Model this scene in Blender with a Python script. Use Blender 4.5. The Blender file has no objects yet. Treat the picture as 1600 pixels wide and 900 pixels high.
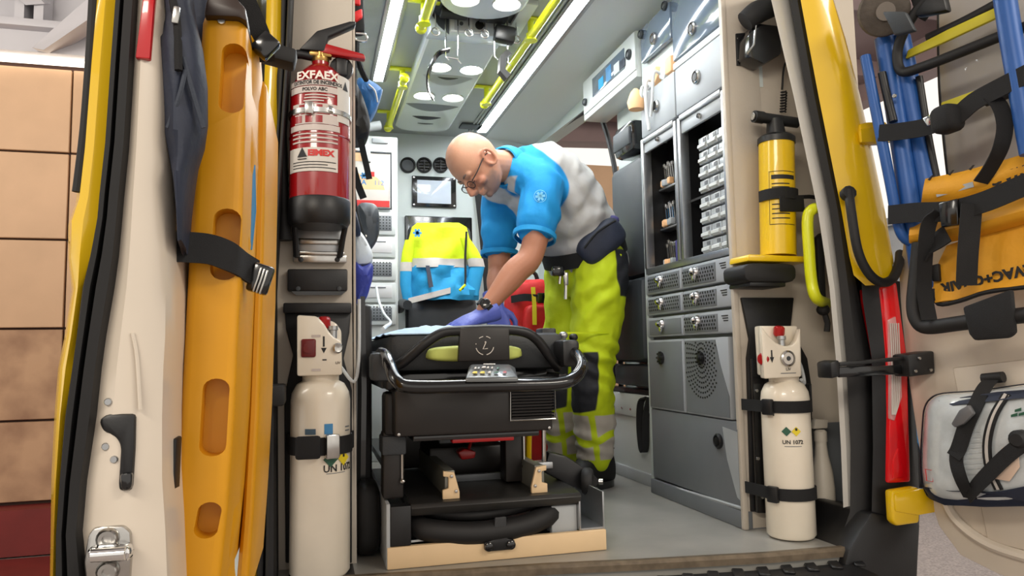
import bpy, bmesh, math, random
from mathutils import Vector, Matrix, noise
random.seed(7)
R = math.radians
scn = bpy.context.scene
col = scn.collection
# ------------------------------------------------------------------ camera
FPX = 1150.0
YAW, PITCH, ROLL = R(15.2), R(5.0), R(-1.0)
CAM = Vector((0, 0, 0.55))
_F = Vector((math.sin(YAW)*math.cos(PITCH), math.cos(YAW)*math.cos(PITCH), math.sin(PITCH)))
_r = Vector((math.cos(YAW), -math.sin(YAW), 0)); _u = _r.cross(_F)
_R = _r*math.cos(ROLL) + _u*math.sin(ROLL)
_U = _u*math.cos(ROLL) - _r*math.sin(ROLL)
cam = bpy.data.cameras.new('camera'); camo = bpy.data.objects.new('camera', cam)
cam.sensor_width = 36; cam.lens = 36*FPX/1600; cam.clip_start = 0.02; cam.clip_end = 200
camo.matrix_world = Matrix(((_R.x, _U.x, -_F.x, CAM.x), (_R.y, _U.y, -_F.y, CAM.y), (_R.z, _U.z, -_F.z, CAM.z), (0, 0, 0, 1)))
col.objects.link(camo); scn.camera = camo
# ------------------------------------------------------------------ world, view
w = bpy.data.worlds.new('world'); scn.world = w; w.use_nodes = True
bg = w.node_tree.nodes['Background']; bg.inputs[0].default_value = (1.0, 0.94, 0.86, 1); bg.inputs[1].default_value = 0.85
scn.view_settings.view_transform = 'Standard'; scn.view_settings.look = 'None'
scn.view_settings.exposure = 0.4; scn.view_settings.gamma = 1.0
scn.view_settings.use_curve_mapping = False


def area(name, loc, target, sx, sy, power, colr):
    l = bpy.data.lights.new(name, 'AREA'); l.shape = 'RECTANGLE'; l.size = sx; l.size_y = sy; l.energy = power; l.color = colr
    o = bpy.data.objects.new(name, l); o.location = loc
    o.rotation_euler = (Vector(target)-Vector(loc)).to_track_quat('-Z', 'Y').to_euler(); col.objects.link(o); return o


# garage fluorescents hanging above the rear of the vehicle (behind the camera), and one added uplight
area('garage_light', (-1.6, -1.6, 2.6), (0.2, 2.0, 0.3), 1.6, 0.4, 50, (1, .91, .78))
area('garage_light', (2.6, -1.2, 2.9), (1.0, 2.0, 0.6), 1.6, 0.4, 42, (1, .92, .80))
area('garage_light', (-3.0, 1.6, 2.6), (-2.6, 5.2, .4), 2.4, 0.5, 46, (1, .93, .82))
area('garage_light', (-2.6, 3.4, 2.0), (-2.2, 4.2, 3.2), 1.6, 0.3, 8, (1, .96, .9))  # low uplight with no fixture, added to brighten the steel above the wall
area('garage_light', (3.6, 3.5, 2.8), (3.6, 5.5, .8), 1.6, 0.6, 60, (1, .93, .86))


# light of the two spot groups in the cabin ceiling consoles
area('cabin_lamp', (.62, 2.45, 1.855), (.62, 2.45, 0), .26, .5, 5, (.96, .99, 1))
area('cabin_lamp', (.62, 3.55, 1.855), (.62, 3.55, 0), .26, .8, 6.5, (.96, .99, 1))


# ------------------------------------------------------------------ helpers
def P(px, py, x=None, y=None, z=None, pl=None, d=None):
    """where the line of sight of a photo pixel meets a real plane of the place"""
    v = _F + _R*((px-800)/FPX) - _U*((py-450)/FPX)
    if x is not None: t = (x-CAM.x)/v.x
    elif y is not None: t = (y-CAM.y)/v.y
    elif z is not None: t = (z-CAM.z)/v.z
    elif pl is not None: t = (pl[0]-CAM).dot(pl[1])/v.dot(pl[1])
    else: t = d
    return CAM + v*t


def lin(c):
    return tuple((v/12.92 if v <= .04045 else ((v+.055)/1.055)**2.4) for v in [q/255 for q in c])


def mat(name, c, rough=.5, metal=0., noise_amt=0., scale=20., bump=0., bscale=80., emit=0., coat=0., spec=.5, alpha=1., trans=0., c2=None, sheen=0.):
    m = bpy.data.materials.new(name); m.use_nodes = True; nt = m.node_tree; b = nt.nodes['Principled BSDF']
    l = lin(c); b.inputs['Base Color'].default_value = (*l, 1); b.inputs['Roughness'].default_value = rough
    b.inputs['Metallic'].default_value = metal; b.inputs['Specular IOR Level'].default_value = spec
    b.inputs['Coat Weight'].default_value = coat; b.inputs['Alpha'].default_value = alpha
    b.inputs['Transmission Weight'].default_value = trans
    if sheen: b.inputs['Sheen Weight'].default_value = sheen
    if emit:
        b.inputs['Emission Color'].default_value = (*l, 1); b.inputs['Emission Strength'].default_value = emit
    tc = nt.nodes.new('ShaderNodeTexCoord')
    if noise_amt or c2:
        n = nt.nodes.new('ShaderNodeTexNoise'); n.inputs['Scale'].default_value = scale; n.inputs['Detail'].default_value = 6
        nt.links.new(tc.outputs['Object'], n.inputs['Vector'])
        r = nt.nodes.new('ShaderNodeValToRGB'); nt.links.new(n.outputs['Fac'], r.inputs['Fac'])
        k = 1-noise_amt
        a = lin(c2) if c2 else tuple(v*k for v in l)
        r.color_ramp.elements[0].position = .35; r.color_ramp.elements[1].position = .65
        r.color_ramp.elements[0].color = (*a, 1); r.color_ramp.elements[1].color = (*l, 1)
        nt.links.new(r.outputs['Color'], b.inputs['Base Color'])
    if bump:
        n2 = nt.nodes.new('ShaderNodeTexNoise'); n2.inputs['Scale'].default_value = bscale; n2.inputs['Detail'].default_value = 4
        nt.links.new(tc.outputs['Object'], n2.inputs['Vector'])
        bp = nt.nodes.new('ShaderNodeBump'); bp.inputs['Strength'].default_value = bump; bp.inputs['Distance'].default_value = .01
        nt.links.new(n2.outputs['Fac'], bp.inputs['Height']); nt.links.new(bp.outputs['Normal'], b.inputs['Normal'])
    return m


ORIG = {}


def origin_of(o):
    return ORIG.get(o.name, Vector((0, 0, 0)))


def V(*a): return Vector(a)


def smooth_path(pts, k=6, closed=False):
    pts = [Vector(p) for p in pts]; n = len(pts)
    if n < 3: return pts
    out = []
    rng = n if closed else n-1
    for i in range(rng):
        p1, p2 = pts[i], pts[(i+1) % n]
        p0 = pts[i-1] if (closed or i > 0) else p1*2-p2
        p3 = pts[(i+2) % n] if (closed or i+2 < n) else p2*2-p1
        for j in range(k):
            t = j/k
            out.append(.5*((2*p1)+(p2-p0)*t+(2*p0-5*p1+4*p2-p3)*t*t+(3*p1-p0-3*p2+p3)*t**3))
    if not closed: out.append(pts[-1])
    return out


class MB:
    def __init__(self): self.v = []; self.f = []; self.m = []; self.mi = 0

    def add(self, verts, faces):
        o = len(self.v); self.v += [Vector(p) for p in verts]
        for f in faces: self.f.append([i+o for i in f]); self.m.append(self.mi)
        return self

    def addbm(self, bm):
        bm.verts.index_update()
        vs = [v.co.copy() for v in bm.verts]; fs = [[v.index for v in f.verts] for f in bm.faces]; bm.free()
        return self.add(vs, fs)

    def box(self, c, s, rot=None, bev=0., seg=2):
        bm = bmesh.new(); bmesh.ops.create_cube(bm, size=1)
        for v in bm.verts: v.co = Vector((v.co.x*s[0], v.co.y*s[1], v.co.z*s[2]))
        if bev: bmesh.ops.bevel(bm, geom=bm.edges[:]+bm.verts[:], offset=min(bev, min(s)*.49), segments=seg, affect='EDGES', profile=.5)
        M = (rot.to_matrix() if hasattr(rot, 'to_matrix') else rot) if rot is not None else Matrix.Identity(3)
        for v in bm.verts: v.co = M @ v.co + Vector(c)
        return self.addbm(bm)

    def box2(self, a, b, bev=0., seg=2):
        a, b = Vector(a), Vector(b)
        return self.box((a+b)/2, [max(abs(q), 1e-4) for q in (b-a)], None, bev, seg)

    def hexa(self, p, bev=0.):
        """eight corners: bottom four then top four"""
        bm = bmesh.new(); vs = [bm.verts.new(q) for q in p]
        for f in ((3, 2, 1, 0), (4, 5, 6, 7), (0, 1, 5, 4), (1, 2, 6, 5), (2, 3, 7, 6), (3, 0, 4, 7)): bm.faces.new([vs[i] for i in f])
        bmesh.ops.recalc_face_normals(bm, faces=bm.faces[:])
        if bev: bmesh.ops.bevel(bm, geom=bm.edges[:]+bm.verts[:], offset=bev, segments=2, affect='EDGES', profile=.5)
        return self.addbm(bm)

    def prism(self, poly, n, bev=0., seg=2):
        """polygon of 3-D points pushed along vector n"""
        bm = bmesh.new(); n = Vector(n); k = len(poly)
        a = [bm.verts.new(p) for p in poly]; b = [bm.verts.new(Vector(p)+n) for p in poly]
        bm.faces.new(a); bm.faces.new(b[::-1])
        for i in range(k): bm.faces.new((a[i], b[i], b[(i+1) % k], a[(i+1) % k]))
        bmesh.ops.recalc_face_normals(bm, faces=bm.faces[:])
        if bev: bmesh.ops.bevel(bm, geom=bm.edges[:], offset=bev, segments=seg, affect='EDGES', profile=.5)
        return self.addbm(bm)

    def loft(self, rings, closed=True, caps=True):
        n = len(rings[0]); fs = []; vs = [p for r in rings for p in r]
        for i in range(len(rings)-1):
            for j in range(n if closed else n-1):
                a, b = i*n+j, i*n+(j+1) % n
                fs.append((a, b, b+n, a+n))
        if caps and closed:
            fs.append(tuple(range(n))[::-1]); fs.append(tuple((len(rings)-1)*n+j for j in range(n)))
        return self.add(vs, fs)

    def tube(self, pts, r, n=10, closed=False, caps=True, smooth=0):
        pts = smooth_path(pts, smooth, closed) if smooth else [Vector(p) for p in pts]
        k = len(pts); rr = r if isinstance(r, (list, tuple)) else None
        rings = []; prev = None
        for i, p in enumerate(pts):
            t = (pts[(i+1) % k]-pts[i-1]) if (closed or 0 < i < k-1) else (pts[1]-pts[0] if i == 0 else pts[-1]-pts[-2])
            if t.length < 1e-9: t = Vector((0, 0, 1))
            t.normalize()
            if prev is None:
                u = t.orthogonal().normalized()
            else:
                u = (prev - t*prev.dot(t))
                u = u.normalized() if u.length > 1e-6 else t.orthogonal().normalized()
            prev = u; wv = t.cross(u)
            if rr: q = i/(k-1)*(len(rr)-1); a = int(min(q, len(rr)-2)); ra = rr[a]*(1-(q-a))+rr[a+1]*(q-a)
            else: ra = r
            rings.append([p + (u*math.cos(2*math.pi*j/n)+wv*math.sin(2*math.pi*j/n))*ra for j in range(n)])
        if closed: rings.append(rings[0])
        return self.loft(rings, True, caps and not closed)

    def cyl(self, a, b, r, r2=None, n=20):
        return self.tube([a, b], [r, r if r2 is None else r2], n)

    def band(self, pts, wdir, wd, th, smooth=0, ndir=None):
        """webbing: rectangle swept along a path; wdir is the direction of its width"""
        pts = smooth_path(pts, smooth) if smooth else [Vector(p) for p in pts]
        rings = []; k = len(pts)
        for i, p in enumerate(pts):
            t = (pts[min(i+1, k-1)]-pts[max(i-1, 0)]).normalized()
            wv = Vector(wdir); wv = (wv - t*wv.dot(t)).normalized(); nv = t.cross(wv)
            rings.append([p+wv*wd/2+nv*th/2, p-wv*wd/2+nv*th/2, p-wv*wd/2-nv*th/2, p+wv*wd/2-nv*th/2])
        return self.loft(rings)

    def lathe(self, prof, org, axis=(0, 0, 1), n=32, caps=True):
        ax = Vector(axis).normalized(); u = ax.orthogonal().normalized(); wv = ax.cross(u); org = Vector(org)
        rings = [[org+ax*z+(u*math.cos(2*math.pi*j/n)+wv*math.sin(2*math.pi*j/n))*max(r, 1e-5) for j in range(n)] for r, z in prof]
        return self.loft(rings, True, caps)

    def ball(self, c, r, n=16, k=10, rot=None):
        rs = r if hasattr(r, '__len__') else (r, r, r); M = rot if rot is not None else Matrix.Identity(3)
        rings = []
        for i in range(1, k):
            a = math.pi*i/k
            rings.append([Vector(c)+M @ Vector((rs[0]*math.sin(a)*math.cos(2*math.pi*j/n), rs[1]*math.sin(a)*math.sin(2*math.pi*j/n), rs[2]*math.cos(a))) for j in range(n)])
        return self.loft(rings)

    def sheet(self, grid, th=0.):
        """grid of points -> surface, given a thickness along its normals"""
        a, b = len(grid), len(grid[0])
        if not th:
            return self.add([p for r in grid for p in r], [(i*b+j, i*b+j+1, (i+1)*b+j+1, (i+1)*b+j) for i in range(a-1) for j in range(b-1)])
        g2 = []
        for i in range(a):
            row = []
            for j in range(b):
                du = grid[min(i+1, a-1)][j]-grid[max(i-1, 0)][j]; dv = grid[i][min(j+1, b-1)]-grid[i][max(j-1, 0)]
                nn = du.cross(dv); nn = nn.normalized() if nn.length > 1e-12 else Vector((0, 1, 0))
                row.append(grid[i][j]+nn*th)
            g2.append(row)
        vs = [p for r in grid for p in r]+[p for r in g2 for p in r]; N = a*b; fs = []
        for i in range(a-1):
            for j in range(b-1):
                q = (i*b+j, i*b+j+1, (i+1)*b+j+1, (i+1)*b+j); fs.append(q); fs.append(tuple(N+t for t in q[::-1]))
        ed = [(i*b, (i+1)*b) for i in range(a-1)]+[((i+1)*b+b-1, i*b+b-1) for i in range(a-1)]+[(j+1, j) for j in range(b-1)]+[((a-1)*b+j, (a-1)*b+j+1) for j in range(b-1)]
        for p, q in ed: fs.append((p, q, N+q, N+p))
        return self.add(vs, fs)

    def mesh(self, name, mats, off=Vector((0, 0, 0)), sharp=38):
        me = bpy.data.meshes.new(name); me.from_pydata([v-off for v in self.v], [], self.f)
        for m in (mats if isinstance(mats, (list, tuple)) else [mats]): me.materials.append(m)
        me.polygons.foreach_set('material_index', self.m)
        bm = bmesh.new(); bm.from_mesh(me); bmesh.ops.recalc_face_normals(bm, faces=bm.faces[:]); bm.to_mesh(me); bm.free()
        me.polygons.foreach_set('use_smooth', [True]*len(me.polygons)); me.set_sharp_from_angle(angle=R(sharp))
        me.update(); return me

    def build(self, name, mats, parent=None, sharp=38, **tags):
        off = origin_of(parent) if parent else Vector((0, 0, 0))
        o = bpy.data.objects.new(name, self.mesh(name, mats, off, sharp)); col.objects.link(o)
        if parent: o.parent = parent
        ORIG[o.name] = off.copy()
        for k, v in tags.items(): o[k] = v
        return o


def thing(name, label, cat, loc=(0, 0, 0), group=None, kind=None):
    o = bpy.data.objects.new(name, None); o.empty_display_size = .05; col.objects.link(o); o.location = loc
    ORIG[o.name] = Vector(loc)
    if label: o['label'] = label
    if cat: o['category'] = cat
    if group: o['group'] = group
    if kind: o['kind'] = kind
    return o


def tag(o, label, cat, group=None):
    o['label'] = label; o['category'] = cat
    if group: o['group'] = group
    return o


def st(o):
    o['kind'] = 'structure'; return o


def dup(o, delta=(0, 0, 0), parent=None, top=True):
    c = o.copy(); col.objects.link(c)
    if top: c.location = o.location+Vector(delta); ORIG[c.name] = origin_of(o)+Vector(delta)
    if parent is not None: c.parent = parent
    for ch in [q for q in bpy.data.objects if q.parent == o]: dup(ch, parent=c, top=False)
    return c


def text(body, size, mt, parent, M, name='lettering', ext=.0006, align='CENTER', wrap=None, bold=0., sx=1.):
    """letters as real thin geometry; M places the text plane (x right, y up); wrap = radius of the cylinder it goes round"""
    cu = bpy.data.curves.new(name, 'FONT'); cu.body = body; cu.size = size; cu.align_x = align; cu.align_y = 'CENTER'; cu.extrude = ext; cu.resolution_u = 2; cu.offset = bold
    t = bpy.data.objects.new('tmp', cu); col.objects.link(t); dg = bpy.context.evaluated_depsgraph_get()
    me = bpy.data.meshes.new_from_object(t.evaluated_get(dg)); bpy.data.objects.remove(t); bpy.data.curves.remove(cu)
    off = origin_of(parent) if parent else Vector()
    for v in me.vertices:
        c = v.co.copy(); c.x *= sx
        if wrap: a = c.x/wrap; c = Vector((math.sin(a)*(wrap+c.z), c.y, math.cos(a)*(wrap+c.z)-wrap))
        v.co = M @ c - off
    me.materials.clear(); me.materials.append(mt); me.name = name
    o = bpy.data.objects.new(name, me); col.objects.link(o)
    if parent: o.parent = parent
    return o


def frame(org, xd, yd):
    xd = Vector(xd).normalized(); zd = xd.cross(Vector(yd)).normalized(); yd = zd.cross(xd)
    return Matrix(((xd.x, yd.x, zd.x, org[0]), (xd.y, yd.y, zd.y, org[1]), (xd.z, yd.z, zd.z, org[2]), (0, 0, 0, 1)))


def wrapped(poly_uv, org, rad, th=.0012, n=10, a0=0.):
    """a label patch u0..u1, v0..v1 on an upright cylinder whose axis stands at org; u measured round from the -y side"""
    u0, u1, v0, v1 = poly_uv; g = []
    for i in range(n+1):
        u = u0+(u1-u0)*i/n; a = u/rad+a0
        g.append([Vector((org[0]+math.sin(a)*(rad+th), org[1]-math.cos(a)*(rad+th), org[2]+v)) for v in (v0, v1)])
    return g


# ------------------------------------------------------------------ materials
m = dict(
    white=mat('white_plastic', (204, 208, 206), .35, noise_amt=.03, scale=4),
    wallw=mat('white_wall_panel', (196, 205, 204), .45, noise_amt=.03, scale=3, bump=.03, bscale=120),
    ceil=mat('grey_ceiling', (160, 166, 168), .4, noise_amt=.05, scale=3),
    panelw=mat('moulded_white_panel', (206, 214, 216), .25, coat=.3),
    beige=mat('beige_panel', (196, 186, 172), .5, noise_amt=.05, scale=5, bump=.04, bscale=150),
    doorw=mat('white_door_paint', (212, 200, 184), .3, noise_amt=.05, scale=6, coat=.3),
    yellow=mat('yellow_bodywork', (230, 188, 14), .25, noise_amt=.03, scale=4, coat=.5),
    amber=mat('amber_board_plastic', (218, 152, 2), .45, noise_amt=.06, scale=12, bump=.03, bscale=60),
    black=mat('black_plastic', (22, 22, 24), .42, noise_amt=.2, scale=30, bump=.03, bscale=200),
    rubber=mat('black_rubber', (20, 19, 20), .62, noise_amt=.2, scale=20),
    gloss=mat('gloss_black', (14, 14, 16), .18, coat=.4),
    web=mat('black_webbing', (17, 17, 19), .8, bump=.25, bscale=700),
    darkgrey=mat('dark_grey_vinyl', (58, 63, 68), .5, noise_amt=.12, scale=14, bump=.08, bscale=250),
    seatgrey=mat('seat_vinyl', (46, 49, 52), .48, noise_amt=.12, scale=14, bump=.08, bscale=250),
    hatch=mat('silver_grey_hatch', (164, 169, 174), .4, noise_amt=.05, scale=6),
    grey=mat('mid_grey_panel', (112, 116, 120), .4, noise_amt=.06, scale=8),
    lgrey=mat('light_grey_panel', (168, 172, 174), .45, noise_amt=.12, scale=9, bump=.05, bscale=90),
    steel=mat('steel', (190, 188, 184), .25, 1., noise_amt=.1, scale=40),
    chrome=mat('chrome', (225, 225, 225), .1, 1.),
    alu=mat('brushed_aluminium', (176, 178, 180), .35, .9, noise_amt=.06, scale=60),
    red=mat('extinguisher_red', (150, 12, 18), .22, coat=.5, noise_amt=.05, scale=10),
    redknob=mat('red_plastic', (165, 18, 20), .3),
    redbag=mat('red_nylon', (205, 22, 22), .6, noise_amt=.15, scale=18, bump=.2, bscale=60),
    cream=mat('cream_enamel', (232, 222, 204), .28, noise_amt=.04, scale=14, coat=.3),
    board=mat('cream_board_edge', (226, 196, 154), .5, noise_amt=.05, scale=8),
    hivis=mat('yellow_hi_vis', (206, 226, 6), .7, noise_amt=.12, scale=9, bump=.25, bscale=35),
    railY=mat('yellow_green_rail', (222, 228, 26), .3, coat=.3),
    cyan=mat('cyan_fabric', (38, 158, 214), .75, noise_amt=.12, scale=12, bump=.2, bscale=40),
    reflect=mat('reflective_tape', (196, 190, 184), .45, noise_amt=.08, scale=40),
    navy=mat('navy_nylon', (34, 42, 62), .6, noise_amt=.25, scale=14, bump=.3, bscale=30),
    blue=mat('blue_nylon', (24, 92, 150), .55, noise_amt=.2, scale=14, bump=.2, bscale=40),
    bluetube=mat('blue_metal_tube', (30, 84, 156), .42, .1, noise_amt=.08, scale=20),
    canvas=mat('yellow_canvas', (226, 160, 30), .6, noise_amt=.12, scale=10, bump=.15, bscale=90),
    sheet=mat('pale_blue_sheet', (188, 214, 240), .8, noise_amt=.05, scale=10, bump=.15, bscale=30),
    glove=mat('blue_nitrile', (84, 96, 178), .45, bump=.15, bscale=80),
    greyfab=mat('grey_fabric', (60, 66, 78), .8, noise_amt=.15, scale=20, bump=.2, bscale=90),
    wht=mat('white_fabric', (212, 216, 218), .8, noise_amt=.06, scale=8, bump=.2, bscale=26),
    tape=mat('printed_label_white', (208, 202, 194), .5),
    labelgrey=mat('label_grey', (196, 184, 178), .5),
    ink=mat('black_ink', (24, 24, 26), .6),
    inkw=mat('white_ink', (232, 224, 214), .5),
    inkr=mat('red_ink', (196, 34, 30), .5),
    inkb=mat('blue_ink', (58, 132, 186), .5),
    green=mat('green_ink', (34, 84, 62), .5),
    yel=mat('yellow_ink', (222, 200, 40), .5),
    orange=mat('orange_ink', (240, 190, 140), .5),
    floor=mat('grey_vinyl_floor', (156, 154, 148), .32, noise_amt=.22, scale=5, bump=.06, bscale=300),
    sill=mat('worn_metal_sill', (120, 106, 88), .5, .4, noise_amt=.35, scale=30),
    led=mat('led_strip', (240, 248, 255), .4, emit=24),
    lamp=mat('lamp_glow', (255, 250, 236), .4, emit=45),
    screen=mat('screen_glass', (190, 200, 214), .12, emit=.12, coat=.5),
    tint=mat('tinted_hatch', (98, 112, 128), .12, coat=.6),
    clearbin=mat('frosted_bin', (176, 182, 186), .25, coat=.4, noise_amt=.15, scale=60),
    brown=mat('brown_black_housing', (30, 26, 24), .45, noise_amt=.1, scale=20),
    pumpY=mat('pump_yellow', (232, 192, 10), .3, coat=.3),
    padY=mat('pale_green_pad', (206, 216, 112), .6),
    tailr=mat('tail_lamp_red', (226, 16, 26), .12, coat=.8),
    tailc=mat('tail_lamp_clear', (214, 150, 150), .15, coat=.6),
    wood=mat('garage_wall_board', (208, 170, 134), .6, noise_amt=.10, scale=3, bump=.05, bscale=40),
    joint=mat('wall_joint', (60, 36, 26), .8),
    redfloor=mat('red_floor_paint', (120, 34, 30), .6, noise_amt=.15, scale=6),
    asphalt=mat('asphalt', (186, 174, 168), .6, noise_amt=.4, scale=90, bump=.4, bscale=220),
    steelg=mat('garage_steel', (196, 194, 198), .5, noise_amt=.05, scale=4),
    mauve=mat('garage_soffit', (132, 112, 110), .7, noise_amt=.08, scale=4),
    sky=mat('daylight_opening', (255, 255, 255), .5, emit=1.6),
    bottle=mat('milky_plastic', (206, 198, 184), .4),
    glass=mat('frosted_glass', (168, 164, 160), .25, coat=.3, noise_amt=.05, scale=3),
    clear=mat('clear_vinyl', (206, 212, 214), .14, coat=.8, noise_amt=.18, scale=18, bump=.25, bscale=26),
    led2=mat('garage_strip', (255, 246, 230), .4, emit=2.2),
    stain=mat('stained_wall_board', (192, 154, 120), .7, c2=(146, 110, 84), scale=3.5, bump=.05, bscale=40),
    purple=mat('purple_fabric', (70, 66, 120), .7),
)
# ------------------------------------------------------------------ the garage round the ambulance
GZ = -0.65
st(MB().box2((-9, -6, GZ-.1), (9, 14, GZ)).build('ground', m['asphalt']))
st(MB().box2((-6, 3.2, GZ), (-.45, 5.2, GZ+.012)).build('trim_1', m['redfloor']))
wl = st(MB().box2((-6, 5.44, GZ), (-.3, 5.6, 2.56)).build('wall_back', m['joint']))
MB().box2((-6, 5.25, GZ+.012), (-.32, 5.44, -.36)).build('kerb', m['redfloor'], wl)
zs = [-.345, .168, .757, 1.341, 1.923, 2.50]
brd = {}
for i in range(5):
    for x0, x1 in ((-5.17, -3.97), (-3.97, -2.77), (-2.77, -1.57), (-1.57, -.37)):
        h = (round(zs[i+1]-zs[i], 3), i < 2)
        if h not in brd:
            brd[h] = MB().box((0, 0, 0), (1.2-.012, .035, h[0]-.014), None, .004, 1).mesh('panel', m['stain'] if i < 2 else m['wood'])
        o = bpy.data.objects.new('panel', brd[h]); col.objects.link(o); o.parent = wl
        o.location = ((x0+x1)/2, 5.42+.004*((i*3+int(x0*7)) % 3-1), (zs[i]+zs[i+1])/2)
MB().box2((-6, 5.36, 2.515), (-.3, 5.40, 2.545)).build('light_strip', m['led2'], wl)
MB().box2((-6, 5.30, 2.56), (-.3, 5.44, 2.74)).build('top_beam', m['steelg'], wl)
rf = st(MB().box2((-7, -3.5, 3.55), (5.7, 8.75, 3.65)).build('ceiling_1', m['steelg']))
wu = st(MB().box2((-6, 5.46, 2.74), (-.3, 5.6, 3.55)).build('wall_upper', m['steelg']))
g_ = lambda px, py, y=5.3: P(px, py, y=y)
MB().box2((-6, 5.22, 2.70), (-.3, 5.46, 2.75), .004).build('flange', m['steelg'], wu)
for px in (32, 62): b = MB(); b.box((g_(px, 40).x, 5.36, 2.95), (.055, .18, .5)); b.build('post', m['steelg'], wu)
b = MB(); b.prism([g_(50, 74, 5.2), g_(68, 78, 5.2), g_(150, 22, 4.9), g_(150, -14, 4.9)], (0, .22, .04)); b.build('diagonal_brace', m['steelg'], wu)
b = MB(); b.prism([g_(-40, -60, 5.1), g_(40, 8, 5.25), g_(70, 6, 5.25), g_(10, -60, 5.1)], (0, .1, .05)); b.build('upper_brace', m['steelg'], wu)
# right of the ambulance: low wall, daylight gap, brown soffit
wr = st(MB().box2((1.75, 8.5, GZ), (6, 8.7, 2.88)).build('wall_far', m['wood']))
for k in range(6):
    x = 1.8+k*.7; MB().box2((x, 8.485, GZ), (x+.012, 8.5, 2.86)).build('joint', m['joint'], wr)
st(MB().prism([V(1.75, 8.45, 3.11), V(6, 8.45, 3.26), V(6, 8.45, 3.55), V(1.75, 8.45, 3.55)], (0, .3, 0)).build('trim_2', m['mauve']))
st(MB().box2((1.9, 2.5, 3.42), (6, 8.4, 3.54)).build('ceiling_2', m['mauve']))
for k in range(3): st(MB().box2((2.0, 4.6+k*1.4, 3.26), (5.6, 4.8+k*1.4, 3.42)).build('trim_3', m['mauve']))
ws = st(MB().box2((5.5, 2.0, GZ), (5.7, 8.5, 1.72)).build('wall_side', m['lgrey']))
MB().box2((5.44, 2.0, 1.72), (5.74, 8.5, 1.8)).build('coping', m['lgrey'], ws)
st(MB().box2((5.5, 2.0, 3.08), (5.7, 8.5, 3.5)).build('trim_4', m['mauve']))

# ------------------------------------------------------------------ ambulance shell
YR, YB, ZC, XL, XR = 1.86, 4.5, 1.92, -0.15, 1.40
fl = MB()
e = [P(540, 903, z=0), P(700, 894, z=0), P(850, 884, z=0), P(1000, 877, z=0), P(1200, 866, z=0), P(1322, 856, z=0)]
edge = [V(-.2, 1.93, 0)]+[V(q.x, q.y, 0) for q in e]+[V(1.62, e[-1].y-.005, 0)]
fl.prism(edge+[V(1.62, 2.6, 0), V(1.42, 2.6, 0), V(1.42, YB+.05, 0), V(-.2, YB+.05, 0)], (0, 0, -.05))
st(fl.build('floor', m['floor']))
s = MB(); pts = edge
s.loft([[q+V(0, .012, .004), q+V(0, -.004, .004), q+V(0, -.012, -.004), q+V(0, -.012, -.02), q+V(0, .012, -.02)] for q in pts])
st(s.build('trim_5', m['sill']))
sp = MB()
q0 = [V(p.x, p.y-.014, -.036) for p in edge]
sp.loft([[q+V(0, .0, 0), q+V(0, -.10, -.004), q+V(0, -.125, -.02), q+V(0, -.13, -.34), q+V(0, 0, -.34)] for q in q0[:-1]])
bump = st(sp.build('trim_6', m['black']))
for i in range(9):
    x = .86+i*.072; y = 1.79-.013*(i/9)
    MB().box((x, y-.03, -.0345), (.03, .075, .008), Matrix.Rotation(-.45, 3, 'Z'), .003, 1).build('tread', m['black'], bump)
# under-body and outer left/right sides
st(MB().box2((-.28, 1.95, -.55), (1.66, YB, -.06)).build('wall_underbody', m['black']))
# ceiling
c = st(MB().box2((XL, YR+.05, ZC), (1.06, YB, ZC+.04)).build('ceiling', m['ceil']))
# right cove: smooth panel from the light line down to the side wall
cv = MB(); ring = []
for y in (YR+.1, 2.4, 3.2, YB):
    ring.append([V(1.06, y, ZC), V(1.2, y, ZC-.004), V(1.36, y, ZC-.03), V(1.41, y, ZC-.06), V(1.45, y, ZC-.02), V(1.2, y, ZC+.03), V(1.06, y, ZC+.04)])
cv.loft(ring); st(cv.build('trim_7', mat('cove_panel', (206, 210, 212), .35, noise_amt=.03, scale=3)))
# left upper wall + wall
lw = MB(); lw.box2((XL-.04, 1.95, 0), (XL, YB, ZC)); st(lw.build('wall_left', m['wallw']))
lc = MB(); lc.loft([[V(.265, y, ZC-.002), V(.12, y, ZC-.03), V(.0, y, ZC-.10), V(XL, y, ZC-.22), V(XL-.03, y, ZC), V(.26, y, ZC+.03)] for y in (1.95, 3, YB)])
st(lc.build('trim_8', m['lgrey']))
# bulkhead
st(MB().box2((XL, YB, 0), (XR+.05, YB+.04, ZC+.04)).build('wall_front', m['wallw']))
# right wall: pieces round the sliding-door opening (y 3.18 to 4.3)
YO0, YO1, ZO = 3.18, 4.34, 1.83
rw = MB()
rw.box2((XR, 2.075, 0), (XR+.05, YO0, ZC-.05)); rw.box2((XR, YO1, 0), (XR+.05, YB, ZC-.05)); rw.box2((XR, YO0, 0), (XR+.05, YO1, .3))
st(rw.build('wall_right', m['wallw']))
hd = MB(); hd.loft([[V(XR-.03, y, z), V(XR-.03, y, ZC-.04), V(XR+.06, y, ZC-.04), V(XR+.06, y, z)] for y, z in ((YO0-.02, 1.80), (3.6, 1.815), (YB, 1.86))])
st(hd.build('trim_9', m['wallw']))
seal = MB(); seal.tube([V(XR-.012, 3.205, .32), V(XR-.012, 3.175, 1.2), V(XR-.012, 3.24, 1.52), V(XR-.012, 3.40, 1.76), V(XR-.012, 3.62, 1.822), V(XR-.012, 4.3, 1.865)], .013, 8, smooth=5)
st(seal.build('trim_10', m['rubber']))
# dark trapezoid of the sliding door's own pillar seen through the opening
st(MB().box2((XR+.02, 2.5, .3), (XR+.045, YO0, 1.75)).build('trim_11', m['wallw']))

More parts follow.
